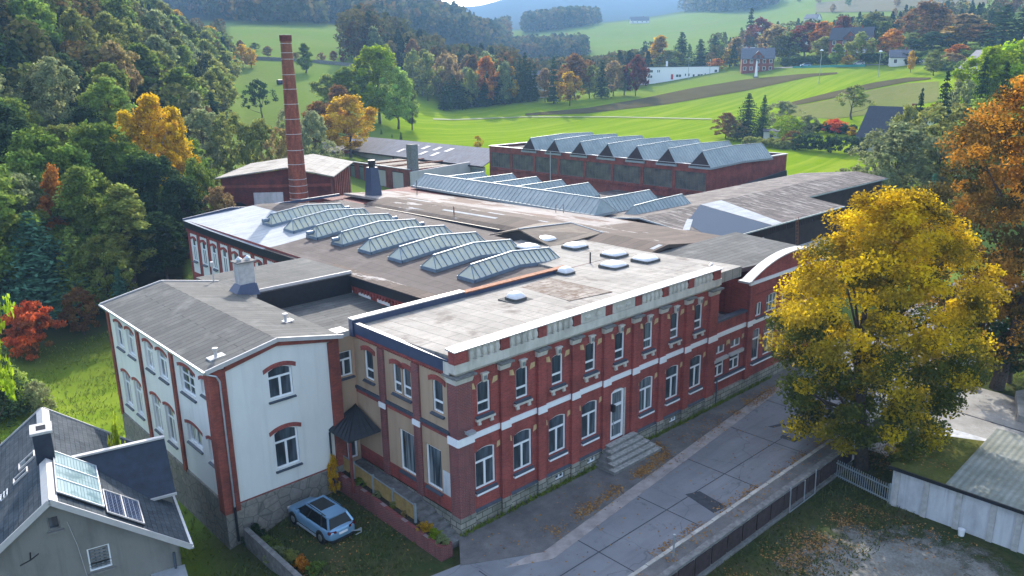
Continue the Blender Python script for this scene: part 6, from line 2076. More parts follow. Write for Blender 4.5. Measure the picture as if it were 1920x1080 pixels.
# --- the valley floor behind the factory
for a in ((712, 228, 84, 84, 'lime green', 'tall bright green ash tree, the highest behind the barn', 262, 'd1'), (746, 226, 128, 70, 'pale green', 'wide green tree on the right of the tall ash', 258, 'd0'), (690, 224, 118, 60, 'pale green', 'green tree leaning against the tall ash from the left', 266, 't1'),
          (655, 232, 128, 66, 'mid green', 'darker green tree between the ash and the golden maple', 262, 'd3'), (622, 235, 140, 62, 'olive green', 'olive tree behind the golden maple', 268, 'd2'), (772, 225, 150, 30, 'green', 'narrow green tree at the right foot of the tall ash', 262, 't0'),
          (656, 268, 180, 92, 'golden', 'golden orange maple behind the warehouse roof', 205, 'd2'), (602, 268, 192, 70, 'rust brown', 'brownish olive tree left of the golden maple', 212, 'd0'), (588, 280, 210, 70, 'grey green', 'grey green willow behind the tall chimney', 180, 'w0'),
          (640, 262, 158, 40, 'rust brown', 'rust brown tree peeping over the golden maple', 240, 'd1'), (545, 290, 205, 60, 'grey green', 'grey green willow left of the tall chimney', 176, 'w1'),
          (385, 310, 206, 84, 'grey green', 'grey green willow at the foot of the hillside wood', 160, 'w0'), (438, 310, 212, 84, 'olive green', 'olive grey willow, second in the row below the lone pine', 158, 'w1'), (492, 310, 226, 76, 'olive green', 'brownish green willow, third in the row below the lone pine', 156, 'w0'),
          (530, 300, 240, 56, 'brown', 'brown thicket at the corner of the boiler house', 150, 'w1'), (410, 400, 352, 64, 'brown', 'brown leafless looking bush beside the boiler house', 112, 'w0'), (365, 330, 262, 60, 'green', 'green tree at the right foot of the golden birches', 140, 'd0')):
    tree_px(a[7], a[0], a[1], a[2], a[3], a[4], a[5], a[6])
tree_px('bare', 490, 228, 150, 46, 'dark green', 'lone dark pine with bare stem on the hillside meadow', name='pine_tree')
for a in ((573, 137, 82, 32, 'green', 'lone oval green tree on the meadow below the hill road', 't1'), (456, 126, 84, 26, 'golden', 'golden tree at the meadow edge of the hillside wood', 'f0'), (471, 128, 90, 26, 'golden', 'second golden tree at the meadow edge, nearest the road', 'f1'), (452, 100, 76, 16, 'rust brown', 'rust tree above the two golden meadow trees', 'f2'), (478, 95, 80, 17, 'mid green', 'small green tree behind the two golden meadow trees', 'f0'),
          (503, 108, 87, 17, 'brown', 'small brown tree on the hill road left of the chimney', 'f2'), (603, 116, 99, 13, 'brown', 'small brown tree on the hill road, first right of the oval tree', 'f0'), (626, 117, 96, 15, 'rust brown', 'small rust tree on the hill road, second right of the oval tree', 'f2'), (644, 119, 101, 11, 'dark red', 'small red tree on the hill road, third right of the oval tree', 'f0'), (555, 112, 98, 12, 'brown', 'faint brown tree just right of the chimney top', 'f2')):
    tree_px(a[6], a[0], a[1], a[2], a[3], a[4], a[5])
for px, py_, h in ((715, 252, 12), (752, 262, 16), (735, 258, 8)):
    p = at(px, py_)
    tree('k1', p[0], p[1], h*.14, h*.07, 'dark green', {715: 'tiny spruce on the meadow behind the warehouse, leftmost of three', 752: 'young spruce on the meadow, tallest of three behind the warehouse', 735: 'tiniest of the three spruces on the meadow edge'}[px])
tree_px('b0', 896, 277, 255, 18, 'golden', 'low golden shrub at the corner of the brick hall')
# golden birches
for i, a in enumerate(((250, 345, 205, 60, 'golden birch, the leftmost and lowest of the golden group'), (300, 345, 174, 84, 'yellow birch, tallest of the golden group at the wood edge'), (338, 345, 198, 62, 'yellow birch on the right of the golden group'), (354, 350, 270, 40, 'small golden birch hanging low beside the green tree'))):
    tree_px('birch', a[0], a[1], a[2], a[3], 'yellow', a[4], 128+2*i, name='birch_tree')
# --- trees on the left of the factory
for a in ((95, 640, 392, 170, 'bluish green', 'huge blue green spruce on the left above the red sumac', 100, 'c2'), (30, 640, 330, 150, 'green', 'tall green tree behind the huge blue green spruce', 102, 'd0'), (112, 420, 314, 62, 'orange', 'slim orange brown tree among the green ones on the left', 108, 't1'),
          (174, 520, 318, 96, 'green', 'green tree right of the slim orange one', 105, 't0'), (250, 540, 345, 110, 'olive green', 'olive tree with yellow tip behind the white building', 104, 't2'), (205, 600, 440, 80, 'olive green', 'yellowish olive bush tree behind the white building', 98, 'w1'),
          (300, 460, 290, 110, 'dark green', 'dark green tree left of the weaving hall', 116, 'd1'), (250, 430, 268, 110, 'green', 'green tree under the golden birches', 120, 'd3'), (345, 440, 330, 90, 'dark green', 'dark tree close to the far corner of the weaving hall', 112, 'd2'),
          (312, 520, 400, 90, 'dark green', 'dark shaded tree between the white building and the hall', 104, 'd0'), (232, 590, 498, 44, 'bluish green', 'small blue green spruce behind the far gable of the white building', 96, 'c1'), (150, 560, 420, 90, 'green', 'green spruce behind the huge blue green one', 99, 'c0'),
          (0, 520, 300, 120, 'green', 'green tree at the left edge under the hillside wood', 108, 'd2'), (-4, 760, 575, 110, 'dark green', 'dark green spruce at the left edge left of the red sumac', 73, 'c2'), (160, 640, 540, 60, 'rust brown', 'brownish shrub between the spruce and the lawn', 92, 'w0'),
          (-26, 700, 466, 84, 'lime green', 'bright lime green branches reaching in at the left edge', 64, 'bare'), (185, 480, 372, 70, 'mid green', 'fresh green tree behind the yellow brown bush', 106, 'd1'), (380, 440, 300, 70, 'green', 'green tree beside the boiler house corner', 118, 'd0'),
          (70, 460, 285, 110, 'mid green', 'mid green tree above the slim orange one', 114, 'd3'), (140, 420, 270, 100, 'green', 'green tree on the slope above the slim orange one', 116, 'd1'), (205, 400, 250, 90, 'mid green', 'mid green tree left of the golden birches', 122, 'd0')):
    tree_px(a[7], a[0], a[1], a[2], a[3], a[4], a[5], a[6])
rng_s = np.random.default_rng(5)
proto_dec('bsumac', 105, H=3.6, Wd=4.6, z0=.2, kind='oak', n=70, per=70, size=.12, crad=.5, lobes=.3, mat='leaf_sumac', r0=.07, flat=.4)
tree_px('bsumac', 64, 668, 562, 96, 'red', 'bright red sumac bush at the edge of the left lawn')
for i, a in enumerate(((35, 770, 690, 60), (75, 775, 712, 50), (10, 780, 720, 50))):
    tree_px('b%d' % i, a[0], a[1], a[2], a[3], ('pale green', 'grey green', 'olive green')[i], ('pale green flowering bush above the slate house roof', 'grey green bush nearest the lawn above the slate house', 'olive bush at the left edge above the slate house')[i])
tree_px('b1', 222, 830, 790, 40, 'lime green', 'yellow green bush at the foot of the white building', 43)
p = polar(6, 1040, 21)
tree('c1', float(p[0]), float(p[1]), 11.7, 5.2, 'bluish green', 'blue green spruce tip at the bottom left corner before the slate house', z=-1.3)
# little shrubs in the yard
for i, (x, y, h, w_, c, lab) in enumerate(((-8.0, 8.9, 1.1, 1.5, 'dark green', 'dark green rose shrub nearest the white building corner'), (-7.9, 7.6, .9, 1.4, 'green', 'green shrub second along the dark yard wall'), (-8.0, 6.3, .8, 1.2, 'grey green', 'grey green shrub third along the dark yard wall'), (-7.8, 5.0, .8, 1.2, 'olive green', 'olive shrub fourth along the dark yard wall'), (-7.6, 4.2, .7, 1.0, 'orange', 'small orange leaved shrub at the street end of the yard wall'), (-7.3, 3.2, .6, 1.0, 'green', 'low green shrub last along the dark yard wall'))):
    tree('b%d' % (i % 3), x, y, h, w_, c, lab, group='shrubs along the dark yard wall')
single('yard_wall', MB().box(-8.6, -8.3, 2.0, 9.0, -1.6, -.02), ['concrete_dark'], (-8.45, 5, -1), 'low dark wall between the car yard and the slate house', 'wall')
tree('b1', -2.5, 9.35, 2.4, .9, 'yellow', 'yellow climber on the downpipe beside the white gable', 'climbing_plant', cat='plant', z=-.2)
for i, (y, h, w_, c, lab) in enumerate(((8.6, .35, .5, 'dark green', 'dark green plant at the upper end of the planter'), (7.4, .45, .9, 'green', 'bright green cushion plant in the planter'), (5.6, .4, .7, 'grey green', 'grey green plant in the middle of the planter'), (4.0, .4, .6, 'olive green', 'olive plant in the planter before the last fence panel'), (2.9, .35, .5, 'brown', 'withered brown plant in the planter'), (.95, .55, .8, 'golden', 'orange flowering cushion beside the side steps'), (.2, .5, .8, 'lime green', 'lime green cushion plant beside the side steps'), (-.55, .5, .8, 'grey green', 'silvery blue cushion plant at the street end of the planter'))):
    tree('b%d' % (i % 3), -1.64 if i < 5 else -1.7, y, h, w_, c, lab, 'plant', 'plants in the brick planter', 'plant', z=.40+.036*(y+.75))
# --- hillside wood on the left
def scatter(rng, n, pxr, dr, ok, mind):
    out = []
    tries = 0
    while len(out) < n and tries < 30000:
        tries += 1
        px = rng.uniform(*pxr)
        d = math.sqrt(rng.uniform(dr[0]**2, dr[1]**2))
        if not ok(px, d):
            continue
        a = az_of(px)
        x, y = CAM[0]+math.sin(a)*d, CAM[1]+math.cos(a)*d
        md = mind(d)
        if any((x-q[0])**2+(y-q[1])**2 < md*md for q in out):
            continue
        out.append((x, y, px, d))
    return out
rg_ = random.Random(3)
def okwood(px, d):
    edge = 338 if d < 150 else (372 if d < 180 else (408 if d < 260 else 432))
    return px < edge and not (d < 172 and px > 195)
wood = scatter(rg_, 235, (-50, 440), (108, 440), okwood, lambda d: 6.2+.011*d)
wood.sort(key=lambda q: q[3])
WC = ['green', 'mid green', 'olive green', 'dark green', 'green', 'olive green', 'grey green', 'green', 'mid green', 'olive green', 'grey green', 'green', 'olive green', 'olive green', 'brown', 'olive green', 'dark green', 'mid green', 'grey green', 'green', 'olive green', 'golden', 'olive green', 'mid green']
for x, y, px, d in wood:
    c = WC[rg_.randrange(len(WC))]
    if d < 170 and c in ('golden', 'rust brown', 'brown'): c = 'green'
    zone = 'lower' if d < 200 else ('middle' if d < 310 else 'upper')
    k = ('d%d' % rg_.randrange(4)) if d < 165 else 'f%d' % rg_.randrange(5)
    if c == 'dark green' and rg_.random() < .5:
        k = 'k%d' % rg_.randrange(3)
    H = rg_.uniform(10, 14.5)
    nm = 'spruce' if k[0] == 'k' else 'tree'
    tree(k, x, y, H, H*rg_.uniform(.62, .8), c, '%s %s in the %s part of the wooded hillside' % (c, nm if nm == 'spruce' else 'leafy tree', zone), group='trees of the wooded hillside')
# --- mixed wood behind the tall ash, spruces at the meadow, village trees
def okmid(px, d):
    return not (d < 330+max(0, (930-px))*.05)
mid = scatter(random.Random(8), 34, (775, 950), (345, 400), okmid, lambda d: 8)
mc = random.Random(9)
for x, y, px, d in mid:
    c = mc.choice(['brown', 'olive green', 'green', 'rust brown', 'grey green', 'brown', 'dark green'])
    H = mc.uniform(15, 21)
    k = 'k%d' % mc.randrange(3) if c == 'dark green' else 'f%d' % mc.randrange(5)
    tree(k, x, y, H, H*mc.uniform(.42, .58), c, '%s tree in the dense wood behind the meadow spruces' % c, group='trees of the mixed wood')
for a in scatter(random.Random(18), 12, (660, 790), (395, 420), lambda px, d: True, lambda d: 8.5):
    c = mc.choice(['brown', 'olive green', 'rust brown', 'grey green', 'brown'])
    if a[2] < 660: continue
    H = mc.uniform(14, 18)
    tree('f%d' % mc.randrange(5), a[0], a[1], H, H*.55, c, '%s tree in the wood edge behind the tall ash' % c, group='trees of the mixed wood')
for i, a in enumerate(((838, 206, 150, 26), (852, 204, 140, 28), (868, 203, 146, 26), (884, 201, 138, 28), (900, 199, 146, 26), (916, 197, 136, 28), (932, 195, 120, 30), (948, 193, 104, 32), (965, 191, 112, 30), (985, 189, 96, 34), (1003, 188, 118, 28), (845, 202, 158, 30), (878, 200, 155, 30), (832, 207, 162, 22), (862, 205, 150, 30), (894, 200, 150, 30), (908, 200, 142, 30), (924, 197, 128, 32), (940, 196, 112, 30), (956, 194, 118, 30), (975, 192, 104, 32), (994, 190, 110, 28))):
    tree_px('k%d' % (i % 3), a[0], a[1], a[2], a[3], 'dark green', 'dark spruce in the row along the left end of the meadow wood', group='spruces at the meadow edge')
for a in ((912, 196, 108, 46, 'orange', 'orange red maple above the dark meadow spruces', 350, 'f0'), (958, 190, 124, 30, 'golden', 'golden tree between the dark meadow spruces', 352, 'f3'), (1022, 186, 130, 30, 'brown', 'brown tree beside the white village house', 352, 'f2'),
          (1038, 184, 104, 28, 'dark green', 'tall dark spruce right of the white village house', 345, 'k1'), (1068, 182, 136, 44, 'golden', 'small golden tree alone at the edge of the meadow wood', 338, 'f0'), (1078, 178, 102, 66, 'rust brown', 'big rust brown tree behind the small golden one', 358, 'f4'), (1106, 178, 122, 40, 'olive green', 'olive green tree right of the big rust brown one', 360, 'f1'),
          (1128, 176, 110, 34, 'dark green', 'dark spruce in the meadow wood right of the olive tree', 362, 'k0'), (1150, 176, 116, 40, 'brown', 'brown tree in the meadow wood near the white hall', 372, 'f2'), (1170, 172, 122, 30, 'green', 'green tree left of the dark tree at the white hall', 376, 'f3'), (1192, 166, 104, 36, 'dark red', 'dark reddish tree at the left end of the white hall', 372, 'f1'),
          (1236, 128, 66, 44, 'golden', 'golden poplar behind the white hall', 480, 'f3'), (1276, 130, 58, 46, 'dark green', 'large dark spruce behind the white hall, beside the poplar', 480, 'k2'), (1258, 130, 95, 60, 'olive green', 'olive bushes directly behind the white hall roof', 470, 'f4'), (1312, 128, 72, 44, 'dark green', 'dark spruce behind the right end of the white hall', 485, 'k0'), (1338, 128, 66, 40, 'dark green', 'dark green pointed spruce next to the orange brown tree', 490, 'k2'),
          (1345, 134, 110, 24, 'orange', 'small orange tree at the right end of the white hall', 440, 'f0'), (1378, 132, 70, 34, 'brown', 'tall orange brown tree left of the red house', 455, 'f3'), (1368, 132, 92, 26, 'golden', 'golden tree left of the red house', 450, 'f3'),
          (1406, 70, 14, 26, 'dark green', 'tall dark conifer above the white village roofs', 560, 'k1'), (1425, 80, 34, 50, 'dark red', 'dark red beech above the village roofs', 540, 'f4'), (1450, 120, 48, 50, 'brown', 'brown tree behind the red house', 450, 'f0'), (1478, 118, 60, 44, 'olive green', 'olive autumn tree right of the red house', 440, 'f1'),
          (1508, 120, 44, 60, 'dark red', 'dark red tree left of the brick villa', 440, 'f4'), (1536, 118, 42, 46, 'orange', 'orange topped tree left of the brick villa', 430, 'f0'), (1545, 122, 70, 40, 'olive green', 'olive tree in front of the brick villa', 410, 'f2'), (1580, 90, 32, 36, 'dark red', 'dark red round tree behind the brick villa roof', 440, 'f0'),
          (1620, 120, 38, 40, 'dark green', 'dark green tree right of the brick villa', 420, 'f4'), (1632, 115, 24, 50, 'olive green', 'olive tall tree behind the dark one at the brick villa', 450, 'f0'), (1652, 118, 40, 34, 'green', 'green tree in the village between villa and orange maple', 430, 'f3'), (1668, 118, 56, 40, 'orange', 'orange maple near the parked white car', 390, 'f2'), (1678, 80, 38, 22, 'dark green', 'round dark green tree above the orange maple', 450, 'f0'),
          (1728, 120, 4, 74, 'rust brown', 'very large purple brown beech in the upper right village', 420, 'f4'), (1705, 120, 62, 50, 'olive green', 'olive tree left under the large beech', 400, 'f1'), (1745, 122, 60, 60, 'dark green', 'dark green tree under the large beech', 395, 'f4'), (1800, 125, 26, 70, 'brown', 'tall brown tree right of the large beech', 400, 'f3'), (1775, 125, 50, 40, 'golden', 'yellowish tree between the two tall brown trees', 398, 'f3'),
          (1838, 125, 46, 60, 'rust brown', 'rust brown tree behind the lime green trees', 390, 'f0'), (1875, 110, 8, 70, 'dark green', 'tall dark spruce at the upper right edge', 380, 'k2'), (1908, 120, 12, 60, 'dark green', 'dark spruce in the upper right corner', 375, 'k0'), (1855, 60, 18, 26, 'dark green', 'small cedar shaped tree before the upper right spruces', 430, 'f4'), (1793, 130, 84, 40, 'orange', 'small orange tree near the end of the village street', 350, 'f2'),
          (1752, 128, 96, 30, 'olive green', 'round olive tree alone on the verge of the village street', 330, 'f0'), (1710, 112, 96, 14, 'golden', 'small golden bush at the village hedge', 345, 'f0'), (1612, 123, 60, 38, 'olive green', 'olive tree before the right half of the brick villa', 378, 'f1'), (1568, 123, 82, 22, 'green', 'slim green tree before the left corner of the brick villa', 378, 'f3'), (1590, 122, 104, 22, 'golden', 'small golden tree in front of the brick villa', 372, 'f2'), (1780, 128, 100, 46, 'brown', 'brown bush at the far end of the village street', 340, 'f4'), (1820, 128, 85, 40, 'green', 'green tree behind the broad lime green one', 345, 'f1')):
    tree_px(a[7], a[0], a[1], a[2], a[3], a[4], a[5], a[6])
vil = scatter(random.Random(21), 26, (955, 1400), (400, 560), lambda px, d: not (1195 < px < 1345 and d < 470), lambda d: 9)
for x, y, px, d in vil:
    c = mc.choice(['brown', 'olive green', 'green', 'grey green', 'rust brown', 'dark green', 'green'])
    H = mc.uniform(9, 15)
    tree('k0' if c == 'dark green' else 'f%d' % mc.randrange(5), x, y, H, H*mc.uniform(.5, .7), c, '%s tree in the wooded valley beyond the meadow' % c, group='trees of the far valley')
vil = scatter(random.Random(23), 20, (1420, 1900), (470, 700), lambda px, d: True, lambda d: 13)
for x, y, px, d in vil:
    c = mc.choice(['brown', 'olive green', 'green', 'grey green', 'rust brown', 'dark green', 'golden'])
    H = mc.uniform(7, 12)
    tree('f%d' % mc.randrange(5), x, y, H, H*mc.uniform(.5, .7), c, '%s tree on the slope above the village' % c, group='trees on the slope above the village')
vil = scatter(random.Random(25), 14, (1470, 1900), (780, 1100), lambda px, d: True, lambda d: 24)
for x, y, px, d in vil:
    tree('f%d' % mc.randrange(5), x, y, mc.uniform(8, 11), 7, mc.choice(['green', 'olive green', 'brown']), 'small tree on the open field at the top right', group='field trees at the top right')
# village hedges
hedge('hedge', (1465, 125), (1560, 121), 4.0, 3.0, 'dark green', 'dark hedge between the red house and the brick villa')
hedge('hedge', (1615, 121), (1735, 119), 4.5, 3.0, 'dark green', 'long dark hedge along the village street behind the cars')
hedge('hedge', (1740, 129), (1830, 134), 3.0, 3.0, 'green', 'green hedge at the far right of the village street')
# far woods as one mass each
def far_wood(name, seed, n, pxr, dr, ok, H, label, m=34, sz=.105):
    rng = np.random.default_rng(seed)
    V, C_ = [], []
    k = 0
    while k < n:
        px = rng.uniform(*pxr)
        d = math.sqrt(rng.uniform(dr[0]**2, dr[1]**2))
        a = az_of(px)
        x, y = CAM[0]+math.sin(a)*d, CAM[1]+math.cos(a)*d
        z = zg1(x, y)
        v = np.array([x, y, z])-CAM
        row = 540-F*(v@cu)/(v@cf)
        k += 1
        if not ok(px, d, row):
            continue
        h = H*(.75+.5*rng.random())
        con = rng.random() < .45
        t = rng.random(m)**.8
        r = (.30*h*(1-t)**.8 if con else .36*h*np.sqrt(np.clip(1-(1.6*t-.75)**2, 0.05, 1)))*(.6+.4*rng.random(m))
        b = rng.random(m)*2*PI
        pos = np.stack([x+np.cos(b)*r, y+np.sin(b)*r, z+h*(.12+.88*t)], 1)
        nr = rng.normal(size=(m, 3))+np.stack([np.cos(b), np.sin(b), np.full(m, .8)], 1)
        nr /= np.linalg.norm(nr, axis=1)[:, None]
        ta = np.cross(nr, rng.normal(size=(m, 3)))
        ta /= np.linalg.norm(ta, axis=1)[:, None]
        tb = np.cross(nr, ta)
        s = h*sz*(.6+.8*rng.random(m))[:, None]
        V.append(np.stack([pos-ta*s, pos-tb*s*.8, pos+ta*s, pos+tb*s*.8], 1).reshape(-1, 3))
        C_.append(np.full(m, rng.random()*.55+(0 if con else .45)))
    me = mesh_np(name, np.concatenate(V), np.concatenate(C_), ['leaf_far'])
    o = link(name, me)
    return tag(o, label, 'wood', None, 'stuff')
eb = ([290, 345, 400, 470, 560, 610, 618, 660, 700, 800, 900, 960, 1000], [22, 26, 34, 47, 55, 58, 40, 47, 58, 72, 86, 92, 92])
far_wood('far_forest', 1, 5200, (255, 955), (640, 1250), lambda px, d, row: row < float(np.interp(px, *eb)) and not (px < 400 and d < 700), 19, 'dense bluish forest on the far ridge behind the hillside meadow')
kb = ([975, 1000, 1060, 1130, 1175], [64, 62, 56, 44, 38])
far_wood('far_forest', 2, 1500, (985, 1170), (1080, 1420), lambda px, d, row: row < float(np.interp(px, *kb)) and row > (30-.0*px if px < 1130 else 26), 21, 'wooded knoll on the far green field')
far_wood('far_forest', 3, 1300, (930, 1100), (560, 900), lambda px, d, row: 60 < row < 112 and (px < 985 or row > 92 or 66 < row < 76), 13, 'far valley trees below the wooded knoll')
far_wood('far_forest', 4, 900, (1270, 1445), (1100, 1500), lambda px, d, row: row < 24, 20, 'blue forest at the top of the far field')
far_wood('far_forest', 5, 150, (640, 955), (398, 480), lambda px, d, row: px > 660, 20, 'back rows of the brown and green wood behind the tall ash', 260, .045)
far_wood('far_forest', 6, 150, (955, 1215), (410, 560), lambda px, d, row: True, 14, 'back rows of trees in the valley beyond the meadow', 220, .05)
far_wood('far_forest', 7, 130, (1330, 1900), (435, 600), lambda px, d, row: not (1380 < px < 1425 and d < 520), 11, 'back rows of trees on the village slope', 200, .05)
far_wood('far_forest', 8, 520, (-60, 425), (150, 540), lambda px, d, row: okwood(px+4, d) or (d > 440 and px < 415), 10, 'undergrowth and back rows of the wooded hillside', 240, .05)
# ---------------------------------------------------------------- ground sheet to the horizon
def build_ground():
    rs = [2.0]
    while rs[-1] < 6000:
        r = rs[-1]
        rs.append(r+max(.9, r*.017))
    rs = np.array(rs)
    af = np.arange(-44, 44.01, .22)
    ab = np.concatenate([np.arange(-180, -44, 4.0), af, np.arange(48, 180.1, 4.0)])
    az = np.radians(ab)+YAW
    A, R_ = np.meshgrid(az, rs, indexing='ij')
    X, Y = CAM[0]+np.sin(A)*R_, CAM[1]+np.cos(A)*R_
    Zh = zg(X, Y)
    na, nr = X.shape
    V = np.stack([X, Y, Zh], -1).reshape(-1, 3)
    ii, jj = np.meshgrid(np.arange(na-1), np.arange(nr-1), indexing='ij')
    b = (ii*nr+jj).ravel()
    Fq = np.stack([b, b+1, b+nr+1, b+nr], 1)
    me = bpy.data.meshes.new('terrain')
    me.vertices.add(len(V)); me.vertices.foreach_set('co', V.ravel().astype(np.float32))
    me.loops.add(Fq.size); me.loops.foreach_set('vertex_index', Fq.ravel().astype(np.int32))
    me.polygons.add(len(Fq)); me.polygons.foreach_set('loop_start', (np.arange(len(Fq))*4).astype(np.int32))
    me.polygons.foreach_set('use_smooth', np.ones(len(Fq), bool))
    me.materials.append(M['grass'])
    pa = np.degrees(A-YAW)
    d = R_
    px = np.interp(np.degrees(A), [math.degrees(az_of(k)) for k in (-2600, -700, 0, 140, 300, 400, 450, 560, 700, 960, 1200, 1400, 1600, 1920, 2700)], [-2600, -700, 0, 140, 300, 400, 450, 560, 700, 960, 1200, 1400, 1600, 1920, 2700])
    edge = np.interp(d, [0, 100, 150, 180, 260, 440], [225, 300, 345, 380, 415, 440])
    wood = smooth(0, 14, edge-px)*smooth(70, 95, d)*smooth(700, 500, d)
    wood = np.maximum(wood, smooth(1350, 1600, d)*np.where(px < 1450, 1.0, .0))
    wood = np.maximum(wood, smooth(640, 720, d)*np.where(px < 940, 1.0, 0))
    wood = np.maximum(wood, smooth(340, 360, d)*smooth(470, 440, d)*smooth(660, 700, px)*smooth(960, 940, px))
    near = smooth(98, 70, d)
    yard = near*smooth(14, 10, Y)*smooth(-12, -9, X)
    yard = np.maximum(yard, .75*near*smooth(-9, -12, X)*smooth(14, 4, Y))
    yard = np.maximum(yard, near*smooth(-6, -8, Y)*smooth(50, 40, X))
    lush = smooth(150, 190, d)*smooth(420, 300, d)*smooth(690, 760, px)
    lush = np.maximum(lush, .6*near*np.maximum(smooth(-9, -11, X)*smooth(6, 14, Y), smooth(28, 32, Y)*smooth(7.5, 5, X)))
    for nm, arr in (('wood', wood), ('yard', yard), ('lush', lush)):
        at_ = me.attributes.new(nm, 'FLOAT', 'POINT')
        at_.data.foreach_set('value', arr.ravel().astype(np.float32))
    me.update(calc_edges=True)
    return tag(link('terrain', me), kind='structure')
build_ground()
def drape(name, upper, lower, mat, lift_=.12, n=40, m=5, thick=.0):
    """a sheet lying on the ground between two lines traced in the photograph"""
    ux, uy = zip(*upper); lx, ly = zip(*lower)
    b = MB()
    grid = []
    for i in range(n+1):
        f = i/n
        pu = (ux[0]+(ux[-1]-ux[0])*f, 0); pu = (pu[0], float(np.interp(pu[0], ux, uy)))
        pl = (lx[0]+(lx[-1]-lx[0])*f, 0); pl = (pl[0], float(np.interp(pl[0], lx, ly)))
        row = []
        a, c = at(*pu), at(*pl)
        for j in range(m+1):
            q = a+(c-a)*(j/m)
            row.append((q[0], q[1], zg1(q[0], q[1])+lift_))
        grid.append(row)
    for i in range(n):
        for j in range(m):
            b.poly([grid[i][j], grid[i+1][j], grid[i+1][j+1], grid[i][j+1]])
    return single(name, b, [mat], grid[0][0], kind='structure')
drape('ploughed_field', [(985, 213.5), (1100, 203), (1200, 186), (1300, 165), (1400, 149), (1500, 139.5), (1570, 136)], [(985, 217), (1100, 213), (1250, 196), (1400, 170), (1520, 144), (1570, 139)], 'ploughed', .16)
drape('ploughed_field', [(1480, 193), (1560, 173), (1640, 155), (1700, 146), (1745, 146)], [(1480, 200), (1560, 185), (1640, 166), (1700, 154), (1745, 149)], 'ploughed', .16)
drape('dry_field', [(1470, 203), (1560, 187), (1640, 168), (1700, 157), (1760, 153)], [(1480, 217), (1560, 224), (1640, 214), (1700, 200), (1760, 190)], 'dryfield', .12)
drape('field_path', [(812, 222.5), (850, 224), (985, 219), (1150, 219), (1335, 223)], [(812, 225), (850, 226), (985, 220.6), (1150, 220.6), (1335, 224.8)], 'track', .18, 60, 2)
drape('far_field', [(1530, 6), (1640, -4), (1760, -8), (1850, -4)], [(1530, 24), (1640, 23), (1760, 18), (1850, 8)], 'farfield', .5)
drape('village_road', [(1440, 128), (1500, 124.5), (1600, 122), (1700, 119.5), (1790, 121)], [(1440, 130), (1500, 126), (1600, 123.5), (1700, 121), (1790, 122.5)], 'asphalt', .15)
drape('hill_road', [(455, 108), (540, 111.5), (600, 115), (665, 121)], [(455, 110.5), (540, 114), (600, 117.5), (665, 123.5)], 'asphalt', .2)
# guard wall below the hill road
gw_ = MB()
prev = None
for px, py in ((462, 111.5), (500, 113), (540, 115), (600, 119), (665, 125)):
    p = at(px, py)
    if prev is not None:
        gw_.bar((prev[0], prev[1], prev[2]+.5), (p[0], p[1], p[2]+.5), .4, 2.0)
    prev = p
p = at(560, 116)
single('road_wall', gw_, ['concrete_dark'], tuple(p), 'long dark wall under the hill road left of the tall ash', 'wall')
p = at(525, 158)
single('wrapped_bale', MB().tube((p[0]-.9, p[1], p[2]+.8), (p[0]+.9, p[1], p[2]+.8), .95, None, 16), ['blacksheet'], tuple(p), 'black wrapped bale lying on the hillside meadow right of the lone pine', 'bale')
